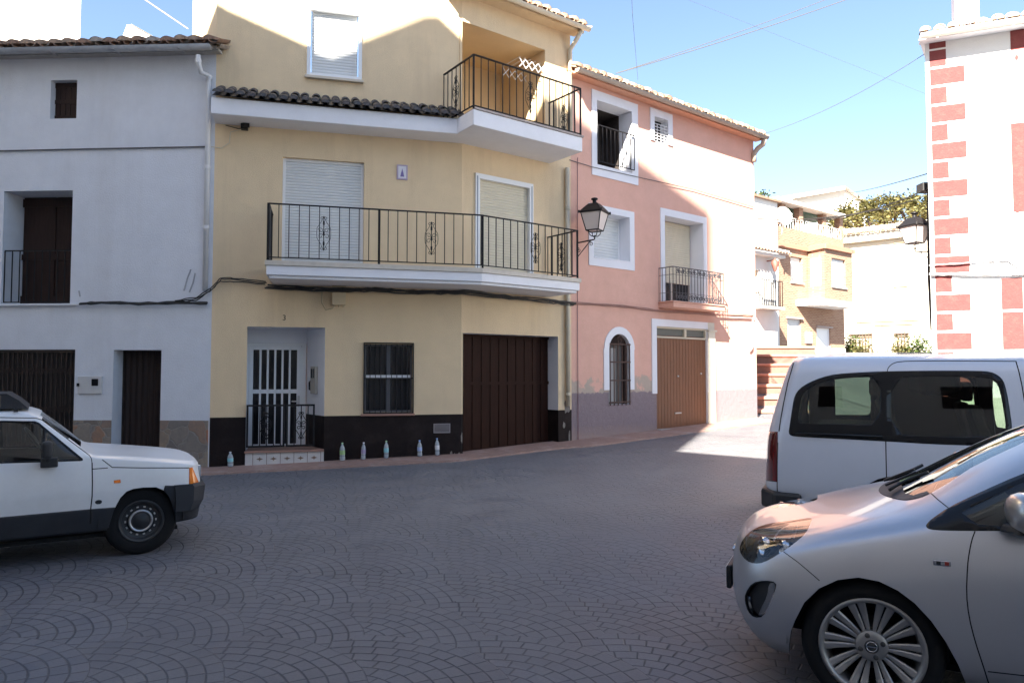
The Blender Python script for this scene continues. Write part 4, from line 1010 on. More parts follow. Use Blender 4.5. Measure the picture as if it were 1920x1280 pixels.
mb = MB(); wall_holes(mb, M, 0, LK, .5, zTop, [dict(r=(g1[0], g1[1], GZ, g1[3]), depth=.15), dict(r=(g2[0], g2[1], GZ, g2[3]), depth=.12), dict(r=w1, depth=.15)])
mb.quad((0, 0, .5), (0, 0, zTop), (0, 8, zTop), (0, 8, .5), M); mb.quad((LK, 0, .5), (LK, 8, .5), (LK, 8, zTop), (LK, 0, zTop), M); mb.quad((0, 0, zTop - .6), (LK, 0, zTop - .6), (LK, 8, zTop - .6), (0, 8, zTop - .6), M); mb.quad((0, 8, .5), (0, 8, zTop), (LK, 8, zTop), (LK, 8, .5), M)
mb.build('wall', brick, H5)
e = 1.0; sb1 = FK.hit(1598, 500, -e)[0]; sbl = FK.hit(1546, 500, -e)[0]
w2 = FK.rect(1559, 483, 1586, 540, -e)
zc0 = FK.hit(1560, 470, -e)[1] + .28
mb = MB(); wall_holes(mb, M, sbl, sb1, zBay, zc0, [dict(r=w2, depth=.12)], y=-e)
mb.quad((sb, 0, zBay), (sb, 0, zc0), (sbl, -e, zc0), (sbl, -e, zBay), M); mb.quad((sb1, -e, zBay), (sb1, 0, zBay), (sb1, 0, zc0), (sb1, -e, zc0), M)
mb.slab([(M @ Vector(p)).to_2d().to_tuple() for p in ((sb, .02, 0), (sbl, -e + .02, 0), (sb1 - .02, -e + .02, 0), (sb1 - .02, .02, 0))], zc0 - .05, zc0 + .001)
mb.build('bay', brick, H5)
mb = MB(); mb.slab([(M @ Vector(p)).to_2d().to_tuple() for p in ((sb - 1.1, .0, 0), (sb - .9, -.55, 0), (sbl, -e - .05, 0), (sb1 + .05, -e - .05, 0), (sb1 + .05, 0, 0))], zBay - .28, zBay); mb.build('bay_slab', lit_white, H5)
mb = MB(); mb.box(0, sb, -.12, 0, zc0 - .25, zc0 - .05, M); mb.box(sbl - .05, sb1 + .1, -e - .12, -e, zc0 - .25, zc0 - .05, M); mb.slab([(M @ Vector(p)).to_2d().to_tuple() for p in ((sb - .1, -.01, 0), (sbl - .15, -e - .1, 0), (sbl, -e, 0), (sb, .0, 0))], zc0 - .25, zc0 - .05); mb.build('cornice', pbr('brick red cornice', (.42, .2, .13), .8), H5)
for r_, y_ in ((w1, .13), (w2, -e + .1)):
    shutter_part('roller_shutter', M, r_, y_, shut_white, H5, .05, None, pitch=.1); mb = MB(); mb.box(r_[0] - .06, r_[1] + .06, (-e if r_ is w2 else 0) - .06, (-e if r_ is w2 else 0) + .1, r_[2] - .07, r_[2] - .003, M); mb.build('window_sill', concrete, H5)
# cant window frame
cA_ = Vector((sb, 0)); cB_ = Vector((sbl, -e)); ca = math.atan2(cB_.y - cA_.y, cB_.x - cA_.x); cl = (cB_ - cA_).length
Mc = M @ Matrix.Translation((sb, 0, 0)) @ Matrix.Rotation(ca, 4, 'Z'); mb = MB(); shutter(mb, Mc, cl * .18, cl * .82, w2[2] + .0, w2[3], -.02, .1); mb.build('roller_shutter', shut_white, H5)
for r_, m_ in (((g1[0], g1[1], GZ, g1[3]), shut_white), ((g2[0], g2[1], GZ, g2[3]), alu_white)):
    mb = MB(); mb.box(r_[0], r_[1], .1, .14, r_[2], r_[3], M); frame_rect(mb, M, r_[0] + .001, r_[1] - .001, r_[2], r_[3] - .001, .08, .07, .099); mb.build('house_door', m_, H5)
    mb = MB(); mb.box(r_[0] - .08, r_[1] + .08, -.10, -.001, r_[3] + .003, r_[3] + .09, M); mb.build('door_lintel', pbr('grey lintel', (.34, .28, .26), .8), H5)
mb = MB(); mb.box(-.02, LK, -.04, -.001, .5, GZ + .45, M) if False else mb.box(0, g1[0] - .1, -.04, -.001, .5, GZ + .5, M); mb.box(g1[1] + .1, g2[0] - .1, -.04, -.001, .5, GZ + .5, M); mb.box(g2[1] + .1, LK, -.04, -.001, .5, GZ + .5, M); mb.build('plinth', lit_white, H5)
s, z = FK.hit(1514, 634); mb = MB(); mb.box(s - .22, s + .22, -.12, -.003, z - .25, z + .3, M); mb.build('mail_cabinet', lit_white, H5, bevel=.02)
# roof terrace: posts, railing, canopy
mb = MB()
zr_ = FK.hit(1498, 378, .3)[1]
za_ = FK.hit(1456, 369, .0)[1] - .17
for px in (1464, 1497, 1541, 1572):
    s = FK.hit(px, 400, .3)[0]; mb.box(s - .16, s + .16, .15, .45, zTop - .6, za_, M)
mb.build('terrace_post', brick, H5)
a_ = FK.hit(1456, 369, .0); b_ = FK.hit(1582, 404, .0)
mb = MB(); mb.add([(a_[0], -.1, a_[1]), (b_[0], -.1, a_[1]), (b_[0], 5.5, a_[1]), (a_[0], 5.5, a_[1]), (a_[0], -.1, a_[1] - .16), (b_[0], -.1, a_[1] - .16), (b_[0], 5.5, a_[1] - .16), (a_[0], 5.5, a_[1] - .16)], [(0, 1, 2, 3), (4, 7, 6, 5), (0, 4, 5, 1), (1, 5, 6, 2), (3, 2, 6, 7), (0, 3, 7, 4)], M); mb.build('terrace_canopy', lit_white, H5)
mb = MB(); mb.box(.2, LK - .1, 2.5, 2.6, zTop - .6, a_[1] - .18, M); mb.box(.2, LK - .1, .5, 2.5, a_[1] - .22, a_[1] - .17, M); mb.build('terrace_screen', pbr('green terrace cloth', (.05, .13, .10), .8, noise=.2), H5)
mb = MB(); polyrail(mb, [(.3, .1), (LK, .1)], zTop, zTop + .55, .22, .012, .02, M); mb.build('terrace_railing', lit_white, H5)
# white lit neighbour on the left of it
pw = at_depth(1380, 700, 30.6); FN = Frame(pw.x, pw.y, 38); M = FN.M; LN = FN.hit(1461, 600)[0]
H6 = thing('white_house', 'sunlit white house rising between the pink house and the brick house', 'house', M)
zn = FN.hit(1440, 376)[1]
mb = MB(); mb.box(0, LN, 0, 6, .5, zn, M); mb.build('wall', lit_white, H6)
mb = MB(); mb.box(-.1, LN + .1, -.15, 6.1, zn + .002, zn + .1, M); mb.build('roof_edge', terra, H6)
# lower small white house in front, with tile eave and balcony window
pw = at_depth(1385, 700, 27.6); FN2 = Frame(pw.x, pw.y, 38); M = FN2.M; LN2 = FN2.hit(1457, 600)[0]
H7 = thing('white_house', 'low sunlit white house with small tiled eave and balcony window above the steps', 'house', M)
zn = FN2.hit(1440, 480)[1]; r_ = FN2.rect(1412, 505, 1424, 574)
mb = MB(); wall_holes(mb, M, 0, LN2, .5, zn, [dict(r=r_, depth=.2)]); mb.quad((LN2, 0, .5), (LN2, 3, .5), (LN2, 3, zn), (LN2, 0, zn), M); mb.quad((0, 0, zn), (LN2, 0, zn), (LN2, 3, zn), (0, 3, zn), M); mb.build('wall', lit_white, H7)
mb = MB(); tiles(mb, M, 0, LN2 + .3, -.45, zn + .12, slope=.35, length=2.0, seed=44, mi2=1); mb.box(0, LN2 + .2, -.3, 0, zn - .06, zn + .05, M, 1); mb.build('roof', [terra2, lit_white], H7)
mb = MB(); mb.box(r_[0], r_[1], .15, .19, r_[2], r_[3], M); mb.build('balcony_door', pbr('light wood door', (.5, .32, .18), .6), H7)
mb = MB(); polyrail(mb, [(r_[0] - .1, 0), (r_[0] - .1, -.45), (r_[1] + .9, -.45), (r_[1] + .9, 0)], r_[2], r_[2] + 1.0, .15, .012, .02, M); mb.build('balcony_railing', ironblack, H7)
mb = MB(); mb.box(r_[0] - .2, r_[1] + 1.0, -.5, 0, r_[2] - .14, r_[2] - .02, M); mb.build('balcony_slab', concrete, H7)
s, z = FN2.hit(1465, 497, -.5); mb = MB(); Ml = M @ Matrix.Translation((s - .2, -.35, z)); mb.lathe([(.05, -.25), (.16, .1), (.05, .22), (0, .3)], 6, Ml); mb.tube([(0, 0, .2), (0, .35, .2)], .03, 4, Ml)
mb.build('porch_lantern', pbr('rust red lantern metal', (.22, .07, .05), .6), H7)
# cream house with cornice tiles and roof hedge
pc = at_depth(1590, 700, 41.0); FC = Frame(pc.x, pc.y, -40); M = FC.M; LC = FC.hit(1775, 600)[0]
H8 = thing('cream_house', 'pale cream house with tiled cornice and barred windows, hedge on its roof terrace', 'house', M)
zc_ = FC.hit(1600, 446)[1]; wa = FC.rect(1594, 626, 1636, 664); wb = FC.rect(1678, 624, 1704, 662)
cream = pbr('pale cream render', (.70, .64, .53), .9, noise=.05, nscale=2)
mb = MB(); wall_holes(mb, M, -.5, LC, .5, zc_, [dict(r=wa, depth=.2), dict(r=wb, depth=.2)]); mb.quad((-.5, 0, .5), (-.5, 0, zc_), (-.5, 8, zc_), (-.5, 8, .5), M); mb.quad((-.5, 0, zc_), (LC, 0, zc_), (LC, 8, zc_), (-.5, 8, zc_), M); mb.build('wall', cream, H8)
for r_ in (wa, wb):
    mb = MB(); mb.box(r_[0], r_[1], .18, .22, r_[2], r_[3], M); o = mb.build('window', pbr('pale curtain glass', (.45, .38, .28), .4), H8)
    mb = MB(); n = int((r_[1] - r_[0]) / .16)
    for i in range(n + 1): x = lerp(r_[0], r_[1], i / n); mb.box(x - .018, x + .018, -.05, -.02, r_[2] - .05, r_[3] + .02, M)
    mb.box(r_[0] - .05, r_[1] + .05, -.06, -.01, r_[3] - .06, r_[3] - .02, M); mb.build('window_grille', pbr('brown grey grille', (.12, .08, .06), .6), H8)
mb = MB(); tiles(mb, M, -.7, LC, -.5, zc_ + .15, slope=.35, length=1.6, seed=46, mi2=1, pitch=.26, course=.5); mb.box(-.6, LC, -.35, 0, zc_ - .3, zc_ + .08, M, 1); mb.build('cornice', [terra2, cream], H8)
for (x0, y0, x1, y1) in ((1676, 449, 1701, 454), (1676, 532, 1702, 537), (1606, 596, 1728, 600), (1640, 606, 1712, 608)):
    r_ = FC.rect(x0, y0, x1, y1); mb = MB(); mb.box(r_[0], r_[1], -.07, -.002, min(r_[2], r_[3]), min(r_[2], r_[3]) + .08, M); mb.build('window_sill', pbr('tan sill', (.40, .33, .22), .8), H8)
zcT = zc_ + .5
# neighbour gable
pg = at_depth(1478, 700, 47.0); FG = Frame(pg.x, pg.y, 10); M = FG.M
H9 = thing('gabled_house', 'far white house with a low tiled roof showing above the roof terrace', 'house', M)
A_, B__, C_ = FG.hit(1470, 372), FG.hit(1578, 352), FG.hit(1625, 385)
mb = MB(); mb.prism([(A_[0], .5), (C_[0], .5), (C_[0], C_[1]), (B__[0], B__[1]), (A_[0], A_[1])], 0, 7, M); mb.build('wall', lit_white, H9)
mb = MB(); mb.add([(A_[0] - .4, -.4, A_[1]), (B__[0], -.4, B__[1] + .02), (B__[0], 7, B__[1] + .1), (A_[0] - .4, 7, A_[1] + .1), (A_[0] - .4, -.4, A_[1] - .25), (B__[0], -.4, B__[1] - .22)], [(0, 1, 2, 3), (4, 5, 1, 0)], M)
mb.add([(B__[0], -.4, B__[1] + .02), (C_[0] + .4, -.4, C_[1] - .25), (C_[0] + .4, 7, C_[1] - .2), (B__[0], 7, B__[1] + .1)], [(0, 1, 2, 3)], M); mb.build('roof', pbr('pale pink tiles', (.6, .5, .45), .9), H9)
# satellite dish
pdish = at_depth(1470, 405, 31.5); mb = MB(); Md = Matrix.Translation(pdish) @ Matrix.Rotation(R(20), 4, 'Z') @ Matrix.Rotation(R(80), 4, 'X')
mb.lathe([(0, -.06), (.2, -.045), (.34, -.01), (.42, .03), (.43, .02), (.34, -.025), (.2, -.06), (0, -.075)], 20, Md); mb.tube([(0, -.35, .0), (0, -.1, .4)], .015, 5, Md); mb.lathe([(0, .38), (.05, .38), (.05, .46), (0, .46)], 8, Md @ Matrix.Translation((0, -.1, 0)))
mb.tube([(0, -.06, -.05), (0, -.75, -.3)], .03, 6, Md)
dish = tag(mb.build('satellite_dish', lit_white, at=pdish), 'round white satellite dish on the roof terrace of the brick house', 'satellite dish')

# upper left: lit white buildings behind the white house
pb_ = at_depth(133, 700, 20.0); FD = Frame(pb_.x, pb_.y, 0); M = FD.M
H10 = thing('white_building', 'tall sunlit white building rising behind the left end of the tiled eave', 'building', M)
mb = MB(); mb.slab([(M @ Vector(p)).to_2d().to_tuple() for p in ((-8, 0, 0), (0, 0, 0), (-2.4, 3, 0), (-8, 3, 0))], 5, 14); mb.build('wall', lit_white, H10)
mb = MB(); mb.box(-8.1, .12, -.12, 3.1, 14.002, 14.2, M); mb.build('roof', terra, H10)
pb_ = at_depth(265, 700, 18.0); FD = Frame(pb_.x, pb_.y, 0); M = FD.M
H11 = thing('white_gable', 'sloping sunlit white gable top showing above the tiled eave', 'building', M)
pts = [FD.hit(222, 90), FD.hit(304, 90), FD.hit(298, 76), FD.hit(247, 47), FD.hit(238, 47)]
mb = MB(); mb.prism([(pts[0][0], 4), (pts[1][0], 4)] + [(p[0], p[1]) for p in pts[1:]] + [(pts[0][0], pts[0][1])], 0, 3, M); mb.build('wall', lit_white, H11)
mb = MB(); q0, q1_ = pts[3], pts[2]; mb.add([(q0[0], -.05, q0[1] + .01), (q1_[0] + .2, -.05, q1_[1] - .1), (q1_[0] + .2, 3, q1_[1] - .1), (q0[0], 3, q0[1] + .01)], [(0, 1, 2, 3)], M); mb.build('roof', lit_white, H11)
# terrace wall piece at the yellow house's upper left corner is its chamfer.

# ================================================================ buildings behind the viewer, whose roofs throw the shade
pdir = Vector((-SUNH.y, SUNH.x)).normalized(); wc = 1.6
def UW(u, w_): v = pdir * u + Vector((SUNH.x, SUNH.y)) * w_; return v
angc = math.atan2(pdir.y, pdir.x); o_ = UW(0, wc)
MC = Matrix.Translation((o_.x, o_.y, 0)) @ Matrix.Rotation(angc, 4, 'Z')
sub = (4 - wc) * .801
def shade_house(name, label, prof, mat):
    t = thing(name, label, 'house', MC); mb = MB(); us = [p[0] for p in prof]
    poly = [(prof[0][0], -.5), (prof[-1][0], -.5)] + [(u, h - sub) for u, h in reversed(prof)]
    mb.prism(poly, -7.0, 0.0, MC); mb.build('wall', mat, t)
    mb = MB(); n = 0
    for k in range(int((us[-1] - us[0]) / 3)):
        x = us[0] + 1.5 + k * 3.0
        for z in (1.0, 4.0, 7.0):
            mb.box(x - .5, x + .5, 0.002, .03, z, z + 1.3, MC)
    mb.build('window_shutter', woodbrown, t)
pale = pbr('pale cream house render', (.55, .54, .52), .9, noise=.1, nscale=2)
shade_house('stepped_gable_house', 'tall cream house with a stepped gabled roofline standing behind the viewer', [(-24, 18.6)] + [(pdir.x * x + pdir.y * y, z + (4 - (SUNH.x * x + SUNH.y * y)) * .801) for x, y, z in ((-4.8, 11.93, 7.74), (-3.6, 12.24, 7.3), (-3.2, 12.35, 7.2), (-2.58, 12.51, 7.49), (-1.6, 12.77, 8.03), (-1.35, 12.83, 8.07), (-.905, 12.95, 7.69), (1.47, 14.77, 6.77), (2.66, 15.72, 6.34), (4.84, 17.48, 5.46))], pale)
shade_house('lower_cream_house', 'lower cream house standing behind the viewer to the right', [(-2.36, 13.95), (-.65, 13.53), (9, 13.5)], pbr('pale pink house render', (.52, .51, .50), .9, noise=.1, nscale=2))

# ================================================================ steps
stepm = pbr('step concrete', (.21, .12, .095), .9, noise=.2, nscale=6); nosem = pbr('terracotta step nosing', (.46, .22, .16), .8, noise=.2, nscale=8)
MS = Matrix.Translation((P3.x, P3.y, 0)); ST = thing('stone_steps', 'wide shallow steps with terracotta nosings climbing beside the pink house', 'steps', MS)
for k in range(7):
    y0 = 20.0 + k * 1.12; z = .60 + k * .335; xl = P3.x + .1 + .0 * k - .35; xr = .362 * y0 + .9 + k * .1
    mb = MB(); mb.box(xl, xr, y0, y0 + 1.2, z - .9, z - .09); mb.build('step_riser', stepm, ST)
    mb = MB(); mb.box(xl, xr + .01, y0 - .05, y0 + 1.115, z - .088, z); mb.build('step_nosing', nosem, ST, bevel=.015)
# ================================================================ CARS
def subsurf_cage(rows, cre_j=None, cre_r=None, levels=3):
    """rows[i][j] = (x, y>=0, z), last j at y = 0.  mirrored, subdivided, returned as a half-body bmesh (y >= 0)"""
    n = len(rows[0]); me = bpy.data.meshes.new('cage'); vs = []; fs = []
    W = 2 * n - 1
    for r in rows:
        vs += [Vector(p) for p in r] + [Vector((p[0], -p[1], p[2])) for p in reversed(r[:-1])]
    for i in range(len(rows) - 1):
        for j in range(W - 1): fs.append((i * W + j, (i + 1) * W + j, (i + 1) * W + j + 1, i * W + j + 1))
    me.from_pydata(vs, [], fs)
    bm = bmesh.new(); bm.from_mesh(me); bm.verts.ensure_lookup_table()
    cl = bm.edges.layers.float.get('crease_edge') or bm.edges.layers.float.new('crease_edge')
    for e in bm.edges:
        a, b = e.verts[0].index, e.verts[1].index; ia, ja = divmod(a, W); ib, jb = divmod(b, W)
        if ja == jb:
            j = min(ja, W - 1 - ja); e[cl] = (cre_j or {}).get(j, 0) if not isinstance((cre_j or {}).get(j, 0), tuple) else ((cre_j[j][2] if cre_j[j][0] <= min(ia, ib) and max(ia, ib) <= cre_j[j][1] else 0))
        elif ia == ib:
            c = (cre_r or {}).get(ia, 0)
            if isinstance(c, tuple): j = min(ja, W - 1 - ja, jb, W - 1 - jb); c = c[1] if j >= c[0] else 0
            e[cl] = c
    bmesh.ops.remove_doubles(bm, verts=bm.verts, dist=1e-5)
    bm.to_mesh(me); bm.free()
    o = bpy.data.objects.new('cage', me); COL.objects.link(o); m = o.modifiers.new('s', 'SUBSURF'); m.levels = levels; m.render_levels = levels
    dg = bpy.context.evaluated_depsgraph_get(); ev = o.evaluated_get(dg); bm = bmesh.new(); bm.from_mesh(ev.to_mesh()); ev.to_mesh_clear()
    bpy.data.objects.remove(o); bpy.data.meshes.remove(me)
    bmesh.ops.bisect_plane(bm, geom=bm.verts[:] + bm.edges[:] + bm.faces[:], plane_co=(0, 0, 0), plane_no=(0, 1, 0), clear_inner=True, dist=1e-5)
    bmesh.ops.recalc_face_normals(bm, faces=bm.faces)
    # make sure normals point outwards
    s = sum((f.normal.y) * f.calc_area() for f in bm.faces)
    if s < 0: bmesh.ops.reverse_faces(bm, faces=bm.faces)
    return bm
class Body:
    """half body cut into regions by outlines measured on the visible side"""
    def __init__(s, bm, M, mir):
        s.bm = bm; s.M = M; s.mir = mir      # mir: visible side is y<0 -> flip before projecting
        s.S = Matrix.Scale(-1, 4, (0, 1, 0)) if mir else Matrix.Identity(4)
        s.I = (M @ s.S).inverted(); s.cam = s.I @ Vector((0, 0, CAMZ)); s.T = M @ s.S
        s.lay = bm.faces.layers.int.new('reg'); s.names = ['body']
        global KDN
        from mathutils.kdtree import KDTree
        from mathutils.bvhtree import BVHTree
        bm.normal_update(); bm.verts.ensure_lookup_table(); bm.faces.ensure_lookup_table()
        s.n0 = [v.normal.copy() for v in bm.verts]; s.c0 = [v.co.copy() for v in bm.verts]; s.f0 = [[v.index for v in f.verts] for f in bm.faces]; s.b0 = BVHTree.FromBMesh(bm)
    def px(s, co):
        p = s.T @ co; d = p - Vector((0, 0, CAMZ)); y = d.y * CP + d.z * SP; z = -d.y * SP + d.z * CP
        return 960 + F * d.x / y, 640 - F * z / y
    def cut(s, name, poly, cond=None, only=None):
        if name not in s.names: s.names.append(name)
        k = s.names.index(name); bm = s.bm
        x0, x1 = min(p[0] for p in poly), max(p[0] for p in poly); y0, y1 = min(p[1] for p in poly), max(p[1] for p in poly)
        def cand():
            out = []
            for f in bm.faces:
                if cond and not cond(f.calc_center_median()): continue
                c = f.calc_center_median()
                if f.normal.dot(s.cam - c) < 0: continue
                P = [s.px(v.co) for v in f.verts]
                if max(p[0] for p in P) < x0 or min(p[0] for p in P) > x1 or max(p[1] for p in P) < y0 or min(p[1] for p in P) > y1: continue
                out.append((f, P))
            return out
        cs = cand(); I3 = s.I.to_3x3()
        n = len(poly)
        for i in range(n):
            p, q = poly[i], poly[(i + 1) % n]
            if abs(p[0] - q[0]) + abs(p[1] - q[1]) < .01: continue
            a0, a1 = min(p[0], q[0]) - .5, max(p[0], q[0]) + .5; b0, b1 = min(p[1], q[1]) - .5, max(p[1], q[1]) + .5
            sel = []; keep = []
            for f, P in cs:
                if not f.is_valid: continue
                if max(u[0] for u in P) < a0 or min(u[0] for u in P) > a1 or max(u[1] for u in P) < b0 or min(u[1] for u in P) > b1: keep.append((f, P)); continue
                sel.append(f)
            if not sel: continue
            no = (I3 @ ray(*p)).cross(I3 @ ray(*q)).normalized()
            geom = set(sel)
            for f in sel: geom |= set(f.edges) | set(f.verts)
            before = set(sel)
            r = bmesh.ops.bisect_plane(bm, geom=list(geom), plane_co=s.cam, plane_no=no, dist=1e-6)
            fs_ = {g for g in r['geom'] if isinstance(g, bmesh.types.BMFace)} | {f for f in sel if f.is_valid}
            cs = keep + [(f, [s.px(v.co) for v in f.verts]) for f in fs_]
        cs = cand()
        for f, P in cs:
            c = s.px(f.calc_center_median()); ins = False
            for i in range(n):
                (xa, ya), (xb, yb) = poly[i], poly[(i + 1) % n]
                if (ya > c[1]) != (yb > c[1]) and c[0] < (xb - xa) * (c[1] - ya) / (yb - ya) + xa: ins = not ins
            if ins and (only is None or s.names[f[s.lay]] in only): f[s.lay] = k
    def line(s, name, pts, w_=2.2, cond=None, only=('body',)):
        for (a, b) in zip(pts, pts[1:]):
            d = Vector((b[0] - a[0], b[1] - a[1])); d.normalize(); nn = Vector((-d.y, d.x)) * w_ / 2; e_ = d * .3
            s.cut(name, [(a[0] + nn.x - e_.x, a[1] + nn.y - e_.y), (b[0] + nn.x + e_.x, b[1] + nn.y + e_.y), (b[0] - nn.x + e_.x, b[1] - nn.y + e_.y), (a[0] - nn.x - e_.x, a[1] - nn.y - e_.y)], cond, only)
    def surf(s, px, py):
        from mathutils.bvhtree import BVHTree
        if getattr(s, '_t', None) is None: s._t = BVHTree.FromBMesh(s.bm)
        d = s.I.to_3x3() @ ray(px, py); r = s._t.ray_cast(s.cam, d.normalized())
        return r[0]
    def nrm(s, co):
        loc, n, idx, d = s.b0.find_nearest(co); tot = Vector()
        for i in s.f0[idx]: tot += s.n0[i] / max(1e-7, (s.c0[i] - loc).length) ** 2
        t = tot.normalized()
        if abs(co.y) < .002: t.y = 0; t.normalize()
        return t
    def extract(s, name, push=0.0):
        """region -> (verts, faces) of the y>=0 half"""
        ks = [s.names.index(x) for x in (name if isinstance(name, (list, tuple)) else [name]) if x in s.names]; vs = []; fs = []; idx = {}
        for f in s.bm.faces:
            if f[s.lay] not in ks: continue
            row = []
            for v in f.verts:
                if v.index not in idx or idx[v.index][0] is not v:
                    pass
                if v not in idx:
                    idx[v] = len(vs); n_ = s.nrm(v.co); vs.append(v.co - n_ * push); NRM.append((vs[-1].copy(), n_))
                row.append(idx[v])
            fs.append(row)
        return vs, fs
NRM = []
def flip(vs): return [Vector((v.x, -v.y, v.z)) for v in vs]
def part(name, vs, fs, M, mat, parent, both=False, smooth=True, solid=None, label=None, mats=None, merge=True):
    """one mesh part; both -> left and right halves welded"""
    vs2, fs2 = [Vector(v) for v in vs], [list(f) for f in fs]
    if both:
        n = len(vs2); vs2 += flip(vs); fs2 += [[n + i for i in reversed(f)] for f in fs]
    me = bpy.data.meshes.new(name); me.from_pydata(vs2, [], fs2)
    if both and merge:
        bm = bmesh.new(); bm.from_mesh(me); bmesh.ops.remove_doubles(bm, verts=[v for v in bm.verts if abs(v.co.y) < 1e-4], dist=1e-4); bm.to_mesh(me); bm.free()
    for m in (mats or [mat]): me.materials.append(m)
    for p in me.polygons: p.use_smooth = smooth
    if smooth and not solid and NRM:
        from mathutils.kdtree import KDTree
        kd = KDTree(len(NRM))
        for i, (c, n_) in enumerate(NRM): kd.insert(c, i)
        kd.balance(); out = []; sg = -1 if name == 'cabin_lining' else 1
        for v in me.vertices:
            c = v.co; m_ = c.y < 0 and True; q = Vector((c.x, abs(c.y), c.z)); _, i, d = kd.find(q); n_ = NRM[i][1]
            out.append(Vector((n_.x, -n_.y if c.y < 0 else n_.y, n_.z)) * sg)
        me.normals_split_custom_set_from_vertices(out)
    o = bpy.data.objects.new(name, me); COL.objects.link(o); o.parent = parent; ROOTM[o.name] = ROOTM[parent.name]
    if solid:
        md = o.modifiers.new('solid', 'SOLIDIFY'); md.thickness = solid; md.offset = -1
        if mats and len(mats) > 1: md.material_offset = 1; md.material_offset_rim = 0
    if label: o['label'] = label
    return o
def pair(name, B_, reg, mat, root, push=0, solid=None, near=None, far=None):
    vs, fs = B_.extract(reg, push)
    if not fs: print('EMPTY REGION', reg); return None
    nv = flip(vs) if B_.mir else vs; ff = [list(reversed(f)) for f in fs] if B_.mir else fs
    a = part(name, nv, ff, None, mat, root, solid=solid, label=near)
    fv = vs if B_.mir else flip(vs); f2 = fs if B_.mir else [list(reversed(f)) for f in fs]
    b = part(name, fv, f2, None, mat, root, solid=solid, label=far)
    return a, b
def chaikin(p, k=1, closed=True):
    for _ in range(k):
        q = []
        n = len(p)
        for i in range(n if closed else n - 1):
            a, b = p[i], p[(i + 1) % n]; q += [(a[0] * .75 + b[0] * .25, a[1] * .75 + b[1] * .25), (a[0] * .25 + b[0] * .75, a[1] * .25 + b[1] * .75)]
        if not closed: q = [p[0]] + q + [p[-1]]
        p = q
    return p
Z = lambda k, ox, oy, pts: [(x / k + ox, y / k + oy) for x, y in pts]
def tinted(name, tint, refl=.08, rough=.02):
    m, t, N, L, P = nt(name); N.remove(P)
    tr = N.new('ShaderNodeBsdfTransparent'); tr.inputs[0].default_value = (*tint, 1); gl = N.new('ShaderNodeBsdfGlossy'); gl.inputs['Roughness'].default_value = rough; gl.inputs['Color'].default_value = (1, 1, 1, 1)
    fr = N.new('ShaderNodeFresnel'); fr.inputs[0].default_value = 1.38; mx = N.new('ShaderNodeMixShader')
    a = N.new('ShaderNodeMath'); a.operation = 'ADD'; a.inputs[1].default_value = refl * .3; a.use_clamp = True; L.new(fr.outputs[0], a.inputs[0])
    L.new(a.outputs[0], mx.inputs[0]); L.new(tr.outputs[0], mx.inputs[1]); L.new(gl.outputs[0], mx.inputs[2]); L.new(mx.outputs[0], N['Material Output'].inputs[0]); MATS[name] = m; return m
tyre = pbr('tyre rubber', (.010, .010, .011), .8, spec=.25, noise=.2, nscale=20, bump=.1); blackpl = pbr('black car plastic', (.022, .022, .024), .5, noise=.15, nscale=20)
trimblack = pbr('gloss black trim', (.007, .007, .008), .25, spec=.3); darkin = pbr('dark cabin lining', (.03, .03, .032), .85); seatm = pbr('charcoal seat cloth', (.035, .035, .038), .9, noise=.2, nscale=30)
seam = pbr('shut line gap', (.01, .01, .01), .9); chrome = pbr('chrome', (.6, .6, .6), .12, metal=1)
arch_in = pbr('wheel arch liner', (.012, .012, .012), .95)
